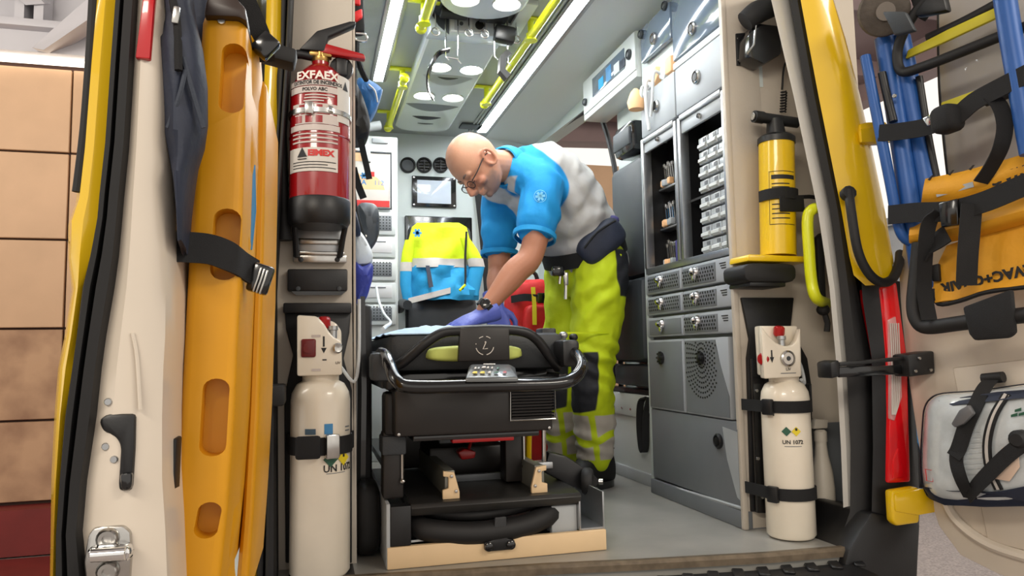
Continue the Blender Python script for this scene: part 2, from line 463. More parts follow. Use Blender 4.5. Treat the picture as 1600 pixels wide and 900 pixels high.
# --- LED strips, each a lamp of the ceiling
def led(x0, x1, y0, y1, label):
    t = thing('ceiling_light', label, 'light', ((x0+x1)/2, (y0+y1)/2, ZC), 'long strip lights in the cabin ceiling')
    MB().box2((x0-.018, y0, ZC-.012), (x0, y1, ZC), .003).build('housing', m['alu'], t)
    MB().box2((x1, y0, ZC-.012), (x1+.018, y1, ZC), .003).build('housing', m['alu'], t)
    MB().box2((x0, y0, ZC-.009), (x1, y1, ZC), .002).build('diffuser', m['led'], t)
led(.975, 1.03, 1.95, 4.35, 'long glowing strip light along the right edge of the cabin ceiling')
led(.285, .33, 1.95, 3.62, 'long glowing strip light along the left edge of the cabin ceiling')
# fine ridges beside the right strip
for k, x in enumerate((.945, .925)): st(MB().box2((x-.006, 1.95, ZC-.008), (x+.004, 4.35, ZC)).build('trim_12', m['lgrey']))
# --- light from the spots and strips reaching the cabin
# --- rails
def rail(pts, brk, label):
    t = thing('ceiling_rail', label, 'handrail', pts[0], 'yellow grab rails under the cabin ceiling')
    MB().tube(pts, .017, 14).build('bar', m['railY'], t)
    for p in (pts[0], pts[-1]): MB().ball(p, .024, 14, 8).build('end_cap', m['railY'], t)
    for p in brk:
        b = MB(); p = Vector(p); b.cyl(p, V(p.x, p.y, ZC-.008), .013, n=12); b.lathe([(.02, 0), (.02, -.02), (.026, -.03)], p+V(0, 0, .01))
        b.box((p.x, p.y, ZC-.006), (.13, .035, .012), None, .005); b.build('bracket', m['railY'], t)
ZR = 1.84
rl = P(658, 44, z=ZR); rl2 = P(632, 122, z=ZR); rl3 = P(607, 200, z=ZR); rr = P(757, 163, z=ZR); rr2 = P(833, 57, z=ZR)
rail([V(rl.x, 1.95, ZR), V(rl.x, rl.y, ZR)], [V(rl.x, rl.y-.08, ZR)], 'yellow handrail nearest the back doors on the left of the ceiling')
rail([V(rl2.x, rl2.y, ZR), V(rl2.x, rl3.y, ZR)], [V(rl2.x, rl2.y+.08, ZR), V(rl2.x, rl3.y-.06, ZR)], 'short yellow handrail on the left of the ceiling, above the white cabinet')
rail([V(rr.x, 1.95, ZR), V(rr.x, rr.y, ZR)], [V(rr.x, rr2.y, ZR), V(rr.x, rr.y-.05, ZR)], 'long yellow handrail beside the right strip light')
# --- central moulded ceiling console: two lobes with spots
def lobe(y0, y1, xc, hw, label, nose0, nose1):
    t = thing('ceiling_console', label, 'ceiling panel', (xc, (y0+y1)/2, ZC))
    n = 14
    def outline(k, dz):
        pts = []
        for i in range(n+1): a = math.pi*i/n; pts.append(V(xc-hw*k*math.cos(a), y0-nose0*math.sin(a), ZC-dz))
        for i in range(n+1): a = math.pi*i/n; pts.append(V(xc+hw*k*math.cos(a), y1+nose1*math.sin(a), ZC-dz))
        return pts
    b = MB(); b.loft([outline(1., 0), outline(1., .028), outline(.96, .043), outline(.9, .048)], True, False)
    b.add(outline(.9, .048), [tuple(range(2*n+2))]); b.build('shell', m['panelw'], t); return t
def spot(t, x, y, dz=.048):
    b = MB(); b.lathe([(.030, 0), (.048, -.001), (.054, -.006), (.056, -.0), ], (x, y, ZC-dz), n=24, caps=False); s_ = b.build('spot_ring', m['panelw'], t)
    MB().lathe([(.0, -.004), (.034, -.004), (.036, 0), (0, 0)], (x, y, ZC-dz), n=20).build('lens', m['lamp'], s_)
XCc = .62
l1 = lobe(1.95, 2.62, XCc, .17, 'moulded white ceiling console over the stretcher foot with two spots', 0, .13)
l2 = lobe(2.98, 4.2, XCc-.005, .165, 'longer moulded white ceiling console ahead of the hooks with four spots', 0, .08)
for dx in (-.075, .085): spot(l1, XCc+dx, 2.60)
for dx in (-.06, .09): spot(l2, XCc+dx, 3.27)
for dx in (-.075, .075): spot(l2, XCc+dx, 3.66)
def arc(t, x, y, wd, dep, mt, name='recess'):
    g = []
    for i in range(13):
        u = -1+i/6; q = 1-u*u; g.append([V(x+u*wd, y-.002-dep*.15*q, ZC-.0485), V(x+u*wd, y+dep*q+.001, ZC-.0495)])
    MB().sheet(g, .003).build(name, mt, t)
arc(l1, XCc+.01, 2.42, .08, .07, m['darkgrey']); arc(l2, XCc-.0, 3.38, .12, .12, m['lgrey'], 'trim_arc'); arc(l2, XCc-.0, 3.39, .05, .03, m['black'])
arc(l2, XCc-.01, 3.80, .14, .10, m['grey']); arc(l2, XCc-.01, 4.0, .08, .05, m['black']); arc(l2, XCc, 4.12, .045, .012, m['black'])
# equipment bay between the lobes
bay = thing('ceiling_equipment_bay', 'ceiling bay with sockets and drip hooks between the two white consoles', 'ceiling panel', (XCc, 2.85, ZC))
MB().box2((XCc-.20, 2.64, ZC-.022), (XCc-.165, 2.98, ZC), .004).build('side_plate', m['white'], bay)
MB().box2((XCc+.165, 2.64, ZC-.022), (XCc+.225, 2.98, ZC), .004).build('side_plate', m['white'], bay)
MB().box2((XCc-.165, 2.64, ZC-.01), (XCc+.165, 2.84, ZC), .002).build('recess_plate', m['darkgrey'], bay)
for dx in (-.085, .075): MB().box2((XCc+dx-.055, 2.74, ZC-.04), (XCc+dx+.055, 2.80, ZC-.01), .006).build('rubber_block', m['rubber'], bay)
b = MB(); b.hexa([(XCc-.17, 2.84, ZC-.075), (XCc+.2, 2.84, ZC-.075), (XCc+.2, 2.98, ZC-.05), (XCc-.17, 2.98, ZC-.05), (XCc-.17, 2.84, ZC), (XCc+.2, 2.84, ZC), (XCc+.2, 2.98, ZC), (XCc-.17, 2.98, ZC)], .006); b.build('console_box', m['panelw'], bay)
pl = MB(); pl.box2((XCc-.09, 2.833, ZC-.072), (XCc+.065, 2.84, ZC-.004), .002); pl = pl.build('socket_plate', m['white'], bay)
for dx in (-.045, .03):
    MB().box2((XCc+dx-.028, 2.829, ZC-.066), (XCc+dx+.028, 2.833, ZC-.012), .006).build('socket', m['lgrey'], pl)
b = MB(); b.lathe([(.018, 0), (.018, .006), (0, .006)], (XCc+.03, 2.83, ZC-.038), (0, -1, 0), 20); b.build('socket_cap', m['black'], pl)
b = MB(); b.lathe([(.008, 0), (.008, .004), (0, .004)], (XCc-.045, 2.83, ZC-.038), (0, -1, 0), 14); b.build('socket_cap', m['darkgrey'], pl)
MB().prism([V(XCc-.165, 2.831, ZC-.006), V(XCc-.095, 2.831, ZC-.006), V(XCc-.095, 2.831, ZC-.085), V(XCc-.14, 2.831, ZC-.05)], (0, .006, 0)).build('dark_trim', m['darkgrey'], bay)
for i, (dx, L) in enumerate(((-.155, .05), (-.115, .16), (-.065, .17), (-.02, .04), (.045, .04), (.085, .14), (.14, .16), (.178, .05))):
    p = V(XCc+dx, 2.80, ZC-.035)
    MB().tube([p+V(0, 0, .03), p, p-V(0, 0, L), p+V(.012, 0, -L-.012)], .0028, 6).build('hook', m['chrome'], bay)
    if L < .1: MB().tube([p+V(.016*math.cos(a*math.pi/5), 0, -L-.01+.016*math.sin(a*math.pi/5)) for a in range(10)], .003, 6, closed=True).build('ring', m['steel'], bay)
MB().tube([V(XCc-.115, 2.80, ZC-.195), V(XCc-.065, 2.80, ZC-.2)], .003, 6).build('hook', m['chrome'], bay)
b = MB(); b.box((XCc+.125, 2.79, ZC-.085), (.085, .05, .065), Matrix.Rotation(.12, 3, 'Y'), .01); b.build('strap_clip', m['black'], bay)
b = MB(); b.band([V(XCc+.14, 2.79, ZC-.16), V(XCc+.115, 2.79, ZC-.185), V(XCc+.11, 2.79, ZC-.24), V(XCc+.135, 2.79, ZC-.265)], (0, 1, 0), .04, .026); b.build('strap_clip', m['black'], bay)
b = MB(); b.band([V(XCc-.10, 2.8, ZC-.165), V(XCc-.15, 2.8, ZC-.19), V(XCc-.185, 2.8, ZC-.27), V(XCc-.185, 2.8, ZC-.34), V(XCc-.165, 2.8, ZC-.38)], (.4, 1, 0), .03, .006, 5); b.build('hanging_strap', m['gloss'], bay)
# roof vents near the bulkhead
st(MB().box2((.85, 4.2, ZC-.012), (.98, 4.3, ZC), .004).build('trim_13', m['darkgrey']))
# ------------------------------------------------------------------ front bulkhead
YF = YB
for i, px in enumerate((637, 662.5, 688)):
    p = P(px, 258.5, y=YF); r = .049
    t = thing('round_vent', ['round black loudspeaker grille, leftmost of three on the front bulkhead', 'round black air vent in the middle of three on the front bulkhead', 'round black air vent nearest the bald head on the front bulkhead'][i], 'vent', p, 'round vents on the front bulkhead')
    MB().lathe([(r*.74, -.004), (r*.8, .02), (r, .016), (r, 0)], p, (0, -1, 0), 28, False).build('ring', m['rubber'], t)
    MB().lathe([(0, .004), (r*.78, .003), (r*.78, -.0)], p, (0, -1, 0), 24).build('grille', m['darkgrey'] if i == 0 else m['black'], t)
    if i:
        for dz in (-.018, 0, .018): MB().box((p.x, p.y-.008, p.z+dz), (.062, .012, .004), Matrix.Rotation(.5, 3, 'X')).build('louvre', m['black'], t)
        MB().box((p.x, p.y-.012, p.z), (.005, .01, .07)).build('louvre_bar', m['black'], t)
a, b_ = P(643, 275, y=YF), P(712.5, 326, y=YF)
t = thing('screen', 'framed grey display screen mounted on the white front bulkhead', 'screen', (a+b_)/2)
MB().box2((a.x, YF-.018, b_.z), (b_.x, YF, a.z), .006).build('frame', m['gloss'], t)
MB().box2((a.x+.032, YF-.0195, b_.z+.024), (b_.x-.034, YF-.012, a.z-.026), .002).build('glass', m['screen'], t)
for x in (a.x+.012, b_.x-.012):
    for z in (a.z-.012, b_.z+.012): MB().lathe([(.006, 0), (.006, .003), (0, .004)], (x, YF-.018, z), (0, -1, 0), 10).build('screw', m['steel'], t)
a, b_ = P(632, 337, y=YF), P(738, 420, y=YF)
pt = MB(); pt.box2((a.x, YF-.015, b_.z-.3), (b_.x, YF, a.z), .012)
st(pt.build('window_1', m['gloss']))
# black vertical edge at bulkhead left and right (belts)
tag(MB().box2((.445, 4.2, .55), (.468, 4.4, 1.5), .01).build('seat_side_panel', m['seatgrey']), 'narrow dark upright panel between the drawer tower and the jacket', 'panel')
bx = P(758, 380, y=4.4)
tag(MB().band([V(bx.x-.03, 4.46, 1.62), V(bx.x, 4.42, 1.2), V(bx.x+.03, 4.4, .7)], (1, 0, 0), .05, .006, 4).build('seat_belt', m['web']), 'dark seat belt hanging down the bulkhead right of the jacket', 'belt')

# ------------------------------------------------------------------ attendant seat at the front, jacket over it
sa = P(690, 470, y=4.1)
SX = sa.x
t = thing('attendant_seat', 'dark grey vinyl attendant seat with a work jacket hung over its back', 'seat', (SX, 4.15, 0))
b = MB(); 
def pad(cx, y0, y1, z0, z1, w0, w1, bev=.04):
    return [(cx-w0/2, y0, z0), (cx+w0/2, y0, z0), (cx+w0/2, y1, z0), (cx-w0/2, y1, z0), (cx-w1/2, y0+.02, z1), (cx+w1/2, y0+.02, z1), (cx+w1/2, y1, z1), (cx-w1/2, y1, z1)]
b.hexa(pad(SX, 4.05, 4.17, .62, .87, .40, .40), .035); b.build('lower_backrest', m['seatgrey'], t)
b = MB(); b.hexa(pad(SX, 4.1, 4.19, .84, 1.28, .40, .36), .03); b.build('upper_backrest', m['seatgrey'], t)
b = MB(); b.box((SX, 3.93, .52), (.44, .44, .12), None, .04); b.build('cushion', m['seatgrey'], t)
b = MB(); b.box((SX, 3.98, .24), (.3, .32, .46), None, .02); b.build('pedestal', m['black'], t)
b = MB(); b.tube([V(SX-.235, 4.1, .8), V(SX-.24, 3.95, .82), V(SX-.235, 3.75, .8)], .025, 10, smooth=4); b.build('armrest', m['seatgrey'], t)
# jacket: front and back panels over the seat
jk = thing('hi_vis_jacket', 'yellow and cyan hi-vis work jacket hung over the front seat back', 'jacket', (SX, 4.1, 1.35), None)
def jpt(px, py, dy=0): return P(px, py, y=4.06-dy)
def jgrid(rows, n=14, seed=0, amp=.012, bulge=.07):
    g = []
    for (py, x0, x1, y) in rows:
        r = []
        for i in range(n+1):
            u = i/n; px = x0+(x1-x0)*u; yy = y+bulge*(2*u-1)**2
            p = P(px, py if not callable(py) else py(u), y=yy)
            p.y += amp*2*(noise.noise(p*14+V(seed, 0, 0))) ; r.append(p)
        g.append(r)
    return g
def interp(rows, k):
    o = []
    for i in range(len(rows)-1):
        for j in range(k):
            t_ = j/k; o.append(tuple(rows[i][q]*(1-t_)+rows[i+1][q]*t_ for q in range(4)))
    return o+[rows[-1]]
body = interp([(350, 652, 716, 4.14), (357, 644, 728, 4.06), (385, 637, 735, 4.03), (408, 634, 738, 4.02)], 4)
MB().sheet(jgrid(body), .008).build('yellow_yoke', m['hivis'], jk)
tp = interp([(404, 636, 737, 4.016), (418, 636, 738, 4.012)], 2); tp = [(a+ (0), b, c, d) for a, b, c, d in tp]
MB().sheet(jgrid(tp), .010).build('reflective_band', m['reflect'], jk)
lo = interp([(415, 636, 738, 4.018), (440, 640, 744, 4.0), (468, 641, 747, 3.99)], 4)
MB().sheet(jgrid(lo, seed=5, amp=.024), .008).build('cyan_lower', m['cyan'], jk)
tp2 = interp([(452, 640, 703, 3.985), (462, 640, 703, 3.98)], 2)
g = []
for i in range(9):
    u = i/8; px = 638+u*66; py = 466-u*17
    g.append([P(px, py, y=3.978), P(px, py+9, y=3.976)])
MB().sheet(g, .006).build('reflective_band', m['reflect'], jk)
# sleeve hanging on the right, left sleeve
def sleeve(pts, w0, nm, mt, y):
    rings = []
    for (px, py, hw) in pts:
        c = P(px, py, y=y); h = hw/1150*4
        rings.append([c+V(h*math.cos(a*math.pi/6), .55*h*math.sin(a*math.pi/6), 0) for a in range(12)])
    return MB().loft(rings).build(nm, mt, jk)
sleeve([(726, 372, 8), (735, 390, 12), (742, 406, 13)], 0, 'right_sleeve', m['hivis'], 4.03)
sleeve([(742, 404, 13.5), (745, 417, 13.5)], 0, 'sleeve_band', m['reflect'], 4.03)
sleeve([(746, 416, 12), (741, 440, 12), (738, 462, 10)], 0, 'sleeve_cuff', m['cyan'], 4.03)
sleeve([(640, 375, 7), (637, 395, 9), (635, 412, 9)], 0, 'left_sleeve', m['hivis'], 4.03)
sleeve([(635, 410, 9.5), (634, 424, 9.5)], 0, 'sleeve_band', m['reflect'], 4.03)
sleeve([(634, 423, 9), (634, 445, 9), (637, 472, 7)], 0, 'sleeve_cuff', m['cyan'], 4.03)
MB().tube([P(729, 362, y=4.0), P(727, 400, y=3.985), P(727, 440, y=3.97), P(722, 452, y=3.96)], .006, 6, smooth=5).build('zip', m['web'], jk)
MB().tube([P(727, 445, y=3.965), P(718, 454, y=3.96)], .008, 6).build('zip_pull', m['hivis'], jk)
MB().prism([P(665, 415, y=3.99), P(671, 415, y=3.99), P(677, 448, y=3.965), P(670, 450, y=3.965)], (0, -.004, 0)).build('pocket_flap', m['navy'], jk)
e_ = P(652, 364, y=4.022); b = MB()
for k in range(3): b.box(e_, (.048, .004, .013), Matrix.Rotation(k*math.pi/3, 3, 'Y'))
b.build('star_badge', m['inkb'], jk)

# ------------------------------------------------------------------ white drawer tower on the left, at the bulkhead
YT = 3.9; xr = .436; x0 = .2
t = thing('drawer_tower', 'white storage tower with grille drawers against the front bulkhead', 'cabinet', (.15, YT, 0))
MB().box2((XL, YT, 0), (xr, YB-.01, 1.715), .008).build('body', m['white'], t)
zz = [(333, 368), (371, 403), (406, 439), (442, 473), (476, 508)]
for i, (pa, pb) in enumerate(zz):
    z1, z0 = P(612, pa, y=YT).z, P(612, pb, y=YT).z
    d = MB(); d.box2((.02, YT-.018, z0), (xr-.014, YT, z1), .006); d = d.build('drawer', m['white'], t)
    if i % 2 == 0:
        MB().box2((.2, YT-.021, z0+.022), (xr-.035, YT-.017, z1-.018), .004).build('grille', m['grey'], d)
        b = MB()
        for a in range(11):
            for c_ in range(5):
                if i or a > 5: b.box((.225+a*.0165, YT-.0212, z0+.032+c_*.0155), (.007, .002, .006))
        b.build('perforations', m['black'], d, kind='stuff')
    else:
        MB().box2((.2, YT-.021, z0+.024), (xr-.035, YT-.017, z1-.016), .004).build('front_inset', mat('white_inset', (206, 204, 204), .4) if i == 1 else bpy.data.materials['white_inset'], d)
        MB().box2((.29, YT-.024, z1-.03), (.37, YT-.02, z1-.024), .002).build('finger_slot', m['grey'], d)
# warming cabinet door with the sticker, set into the top of the tower
a, b_ = P(560, 238, y=YT), P(609, 326, y=YT)
dr = MB(); dr.box2((.02, YT-.014, b_.z), (b_.x, YT, a.z), .004); dr = dr.build('warmer_door', m['tape'], t)
MB().tube([V(.02, YT-.016, a.z), V(b_.x+.006, YT-.016, a.z), V(b_.x+.006, YT-.016, b_.z-.005), V(.02, YT-.016, b_.z-.005)], .006, 6).build('door_frame', m['darkgrey'], dr)
MB().box2((.02, YT-.0165, b_.z+.004), (b_.x-.003, YT-.0135, b_.z+.038)).build('red_strip', m['inkr'], dr)
q = P(577, 273, y=YT); MB().box2((q.x-.024, YT-.0165, q.z-.013), (q.x+.026, YT-.0135, q.z+.013)).build('red_emblem', m['inkr'], dr)
q = P(568, 275, y=YT)
b = MB()
for k in range(3): b.box((q.x, YT-.015, q.z-.002), (.036, .003, .009), Matrix.Rotation(k*math.pi/3, 3, 'Y'))
b.build('blue_emblem', m['inkb'], dr)
q = P(575.5, 285.5, y=YT-.0145); tx = text('SUMMA', .038, m['inkb'], dr, frame((q.x-.075, q.y, q.z), (1, 0, 0), (0, 0, 1)), bold=.001)
text('112', .036, m['inkb'], dr, frame((q.x+.055, q.y, q.z), (1, 0, 0), (0, 0, 1)))
q = P(573, 246, y=YT); MB().box2((q.x-.022, YT-.03, q.z-.028), (q.x+.018, YT-.013, q.z+.028), .005).build('latch', m['white'], dr)
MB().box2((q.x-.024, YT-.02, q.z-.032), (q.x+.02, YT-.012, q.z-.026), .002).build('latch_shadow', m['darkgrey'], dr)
for (cx, cz, r1) in ((.16, 1.57, .075), (.255, 1.42, .085)):
    g = [[V(cx+q_*math.cos(k*.45)*1.3, YT-.0148, cz+q_*math.sin(k*.45)) for q_ in (0.001, r1)] for k in range(8)]
    MB().sheet(g, .001).build('orange_print', m['orange'], dr)
b = MB(); b.tube([V(.20, YT-.05, 1.725), V(.30, YT-.055, 1.75), V(.34, YT-.05, 1.76)], .024, 10); tag(b.build('grey_nozzle', m['lgrey']), 'grey stub of pipe lying on top of the white drawer tower', 'pipe')
MB().box2((.3, YT-.012, 1.675), (.385, YT, 1.70), .003).build('top_slot', m['lgrey'], t)

# ------------------------------------------------------------------ right-hand cabinet wall
XC = 1.28; Y0, Y1 = 2.055, 2.672; YM = 2.375
cab = thing('side_cabinet', 'tall grey and white storage cabinet of the right wall, drawers below and open bays above', 'cabinet', (XC, Y0, 0))
def cbox(name, mt, y0, y1, z0, z1, x0=XC, x1=XC+.02, bev=.004, par=None): return MB().box2((x0, y0, z0), (x1, y1, z1), bev).build(name, mt, par or cab)
cbox('carcass_top', m['wallw'], 2.03, 2.69, 1.395, ZC-.06, XC+.02, XR+.01, 0)
cbox('carcass_back', m['black'], 2.06, 2.69, .0, 1.4, XR-.01, XR+.01, 0)
cbox('carcass_side', m['wallw'], 2.665, 2.69, 0, 1.4, XC+.002, XR, .003)
cbox('carcass_side', m['beige'], 2.03, 2.052, 0, ZC-.06, XC-.001, XR, .003)
cbox('base', m['grey'], 2.05, 2.67, .05, .86, XC+.02, XR-.02, 0)
pl_ = cbox('plinth_panel', m['grey'], 2.036, 2.66, .06, .322, XC-.004, XC+.02)
b = MB(); b.tube([V(XC-.006, 2.03, .062), V(XC-.006, 2.66, .045)], .006, 6); b.build('plinth_edge', m['lgrey'], cab)
cbox('toe_board', m['grey'], 2.028, 2.67, 0, .055, XC-.012, XC+.02)
def latch(y, z, par, mt=None, x=XC, r=.019, sl=0.):
    b = MB(); b.lathe([(r, 0), (r, .008), (r*.8, .012), (r*.72, .006), (0, .006)], (x, y, z), (-1, 0, sl), 22); l = b.build('latch', mt or m['steel'], par)
    b = MB(); b.lathe([(r*.6, .005), (r*.55, .011), (0, .012)], (x, y, z), (-1, 0, sl), 16); b.build('latch_button', m['black'], l); return l
latch(2.165, .252, pl_, m['black'], XC-.004, .024)
p_ = MB(); p_.prism([V(XC-.0055, 2.046, .29), V(XC-.0055, 2.14, .30), V(XC-.0055, 2.12, .2), V(XC-.0055, 2.07, .09), V(XC-.0055, 2.046, .08)], (.002, 0, 0)); p_.build('worn_patch', m['lgrey'], pl_)
# drawers
bands = [(.762, .844), (.681, .756), (.597, .674)]
for i, (z0, z1) in enumerate(bands):
    for j, (ya, yb) in enumerate(((Y0, YM-.004), (YM, Y1))):
        d = cbox('drawer', m['hatch'], ya+.002, yb-.002, z0+.002, z1, XC-.006, XC+.02, .007)
        yc, yd = (ya+.085, yb-.012) if j == 0 else (ya+.012, yb-.03)
        MB().box2((XC-.009, yc, z0+.010), (XC-.004, yd, z1-.010), .002).build('grey_inset', m['grey'], d)
        b = MB(); n_ = int((yd-yc)/.0165)
        for u in range(n_):
            for v in range(4): b.box((XC-.0095, yc+.011+u*.0165+(v % 2)*.006, z0+.021+v*.0125), (.002, .006, .0075))
        if not (i == 2 and j == 1): b.build('perforations', m['black'], d, kind='stuff')
        b = MB(); yk = (yc+yd)/2+.012; zk = (z0+z1)/2+.012
        b.lathe([(.018, 0), (.018, .006), (.012, .014), (.013, .022), (.006, .028), (0, .028)], (XC-.008, yk, zk), (-1, 0, 0), 18); b.build('knob', m['chrome'], d)
        b = MB(); b.box((XC-.02, yk-.004, zk-.018), (.012, .02, .024), Matrix.Rotation(.4, 3, 'X'), .005); b.build('pull', m['chrome'], d)
        if j == 0:
            for q in range(3): MB().box2((XC-.0075, ya+.022, z1-.02-q*.008), (XC-.0055, ya+.06-.006*q, z1-.017-q*.008)).build('small_print', m['ink'], d)
# two tall doors with a rosette of holes
for j, (ya, yb) in enumerate(((Y0+.03, YM-.002), (YM+.006, Y1-.008))):
    d = cbox('door', m['hatch'], ya, yb, .325, .588, XC-.006, XC+.02, .006)
    if j == 0:
        poly = [V(XC-.008, yb-.008, .332), V(XC-.008, ya+.004, .332), V(XC-.008, ya+.004, .40), V(XC-.008, ya+.05, .50), V(XC-.008, ya+.075, .58), V(XC-.008, yb-.008, .58)]
        MB().prism(poly, (.003, 0, 0)).build('grey_inset', m['grey'], d)
    else: MB().box2((XC-.008, ya+.008, .332), (XC-.005, yb-.008, .58), .001).build('grey_inset', m['grey'], d)
    yk, zk = (ya+yb)/2+.022, .52
    b = MB()
    for ring in range(2, 9):
        n_ = 8+ring*5
        for q in range(n_):
            an = 2*math.pi*q/n_; y_, z_ = yk+ring*.0142*math.cos(an), zk+ring*.0145*math.sin(an)*1.15
            if ya+.07 < y_ < yb-.014 and .34 < z_ < .575 and j == 0: b.box((XC-.0085, y_, z_), (.002, .006, .006))
    if j == 0: b.build('perforations', m['black'], d, kind='stuff')
    b = MB(); b.lathe([(.021, 0), (.02, .008), (.012, .014), (0, .015)], (XC-.008, yk, zk), (-1, 0, 0), 12); b.build('knob', m['black'], d)
    for q in range(8):
        b = MB(); b.box((XC-.016, yk+.02*math.cos(q*math.pi/4), zk+.02*math.sin(q*math.pi/4)), (.01, .007, .007)); b.build('knob_lobe', m['black'], d)
# open bays with roller shutters
cbox('bay_sill', m['alu'], Y0, Y1, .848, .872, XC-.002, XC+.03, .003)
for y in (Y0+.004, YM-.02, YM+.012, Y1-.012): cbox('shutter_rail', m['alu'], y-.010, y+.010, .87, 1.385, XC-.006, XC+.03, .003)
cbox('bay_divider', m['black'], YM-.01, YM+.004, .87, 1.385, XC+.02, XR-.01, 0)
cbox('bay_side', m['black'], Y1-.014, Y1-.008, .87, 1.385, XC+.03, XR-.01, 0)
for j, (ya, yb, zl) in enumerate(((Y0+.014, YM-.03, 1.325), (YM+.022, Y1-.022, 1.335))):
    s_ = cbox('shutter', m['hatch'], ya, yb, zl, 1.372, XC, XC+.012, .003)
    MB().box2((XC-.008, ya, 1.372), (XC+.02, yb, 1.392), .003).build('shutter_housing', m['alu'], s_)
    latch((ya+yb)/2, zl+.022, s_, m['steel'], XC, .009)
# bins: two blocks, four rows of three clear drawers, near bay
bin0 = thing('storage_bin', None, 'bin', (0, 0, 0), 'small clear storage bins in the open bay')
bb = MB(); bb.box2((0, .0, 0), (.08, .061, .043), .002); bb.build('drawer', m['clearbin'], bin0)
bb = MB(); bb.prism([V(-.009, .006, .008), V(0, .006, .003), V(0, .006, .022), V(-.008, .006, .018)], (0, .049, 0)); bb.build('lip', m['white'], bin0)
bb = MB(); bb.box2((-.0015, .010, .026), (.002, .030, .038)); bb.build('label_card', m['grey'], bin0)
first = True; rown = ['top', 'second', 'third', 'bottom']; coln = ['right-hand', 'middle', 'left-hand']
for k, zb in enumerate((1.088, .878)):
    cbox('bin_shelf', m['black'], Y0+.014, YM-.03, zb-.014, zb-.006, XC+.025, XR-.02, 0)
    for r_ in range(4):
        for c_ in range(3):
            pos = (XC+.022, Y0+.018+c_*.0655, zb+(3-r_)*.0505)
            if first: o = bin0; o.location = pos; first = False
            else: o = dup(bin0); o.location = pos
            o['label'] = f'clear storage bin, {coln[c_]} of the {rown[r_]} row in the {"upper" if k == 0 else "lower"} bin rack'
# far bay: two metal shelves with tools hanging
for k, z in enumerate((1.19, 1.03)):
    s_ = cbox('wire_shelf', m['alu'], YM+.06, Y1-.016, z-.008, z, XC+.06, XR-.012, .002)
for k, (z, mt) in enumerate(((1.195, m['steel']), (1.035, m['chrome']), (.878, m['steel']))):
    for q in range(5):
        y = 2.575+q*.018; z1 = z+.085+.02*random.random()
        b = MB(); b.tube([V(XC+.09, y, z), V(XC+.085, y+.003, z1)], .0045, 6); b.lathe([(.007, 0), (.009, .012), (.004, .018)], (XC+.085, y+.003, z1-.01), n=8)
        wh = ['on the upper metal shelf', 'on the lower metal shelf', 'on the bay floor'][k]
        tag(b.build('metal_instrument', mt), f'slim instrument {["nearest the bay divider", "second from the bay divider", "midway along", "fourth from the bay divider", "deepest in its row"][q]}, {wh} of the far bay', 'instrument', f'metal instruments {wh} of the far open bay')
    for q in range(4):
        b = MB(); b.box((XC+.066+.006*(q % 2), 2.565+q*.024, z+.014), (.022, .021, .026), Matrix.Rotation(q*.3, 3, 'Z'), .004)
        wh = ['upper shelf', 'lower shelf', 'floor'][k]
        tag(b.build('small_pack', [m['orange'], m['lgrey'], m['clearbin'], m['orange']][(q+k) % 4]), f'small wrapped pack, {["nearest the bay divider", "second from the divider", "third from the divider", "deepest in its row"][q]}, {wh} of the far bay', 'pack', f'wrapped packs on the {wh} of the far bay')
tag(MB().box2((XC+.07, 2.54, .875), (XC+.09, 2.555, .97), .003).build('purple_packet', m['purple']), 'slim purple packet beside the instruments in the far bay', 'packet')
# hatches above
def hatch(ya, yb, z0, z1, mt, lab_y, lz, x=XC): 
    d = cbox('hatch_door', mt, ya+.003, yb-.003, z0+.002, z1-.002, x-.004, x+.018, .008); latch(lab_y, lz, d, None, x-.004, .024); return d
hatch(Y0-.005, YM, 1.395, 1.575, m['hatch'], 2.21, 1.485)
hatch(YM, Y1-.004, 1.395, 1.575, m['hatch'], 2.52, 1.485)
cbox('open_bay_back', m['hatch'], YM, Y1, 1.575, 1.69, XC+.09, XC+.1, 0)
cbox('hatch_frame', m['white'], Y0-.02, YM+.01, 1.575, 1.60, XC-.002, XC+.03, .003)
hatch(Y0-.02, YM+.01, 1.602, 1.85, m['tint'], 2.225, 1.665)
hatch(YM+.014, Y1-.02, 1.70, 1.85, m['tint'], 2.52, 1.755)
for y in (2.63,): latch(y, 1.82, cab, m['darkgrey'], XC-.004, .018)
latch(2.42, 1.84, cab, m['darkgrey'], XC-.004, .018)
# packs spilling from the small open bay
for k in range(4):
    b = MB(); b.box((XC+.025+.008*(k % 2), YM+.05+k*.058, 1.612), (.06, .056, .066), Matrix.Rotation(k*.5, 3, 'X'), .012)
    tag(b.build('dressing_pack', [m['orange'], m['wht'], m['orange'], m['wht']][k]), ['orange dressing pack nearest the back doors in the small open bay', 'white dressing pack second from the back doors in the small open bay', 'orange dressing pack third from the back doors in the small open bay', 'white dressing pack deepest in the small open bay'][k], 'pack', 'dressing packs in the small open bay')
t = thing('oxygen_mask', 'oxygen mask with pale tubing hanging out of the small open bay', 'mask', (XC-.01, 2.6, 1.6))
b = MB(); b.tube([V(XC+.02, 2.57, 1.60), V(XC-.02, 2.57, 1.60), V(XC-.022, 2.575, 1.5), V(XC-.018, 2.565, 1.42)], .007, 8, smooth=5); b.tube([V(XC+.02, 2.50, 1.60), V(XC-.02, 2.50, 1.61), V(XC-.022, 2.52, 1.52), V(XC-.022, 2.54, 1.45)], .006, 8, smooth=5); b.tube([V(XC+.02, 2.60, 1.60), V(XC-.02, 2.61, 1.59), V(XC-.022, 2.62, 1.52)], .007, 8, smooth=5); b.build('tubing', m['wht'], t)
b = MB(); b.lathe([(.030, -.03), (.036, 0), (.022, .04), (.008, .055)], (XC-.034, 2.64, 1.54), (0, 0, 1), 16); b.build('cup', m['orange'], t)
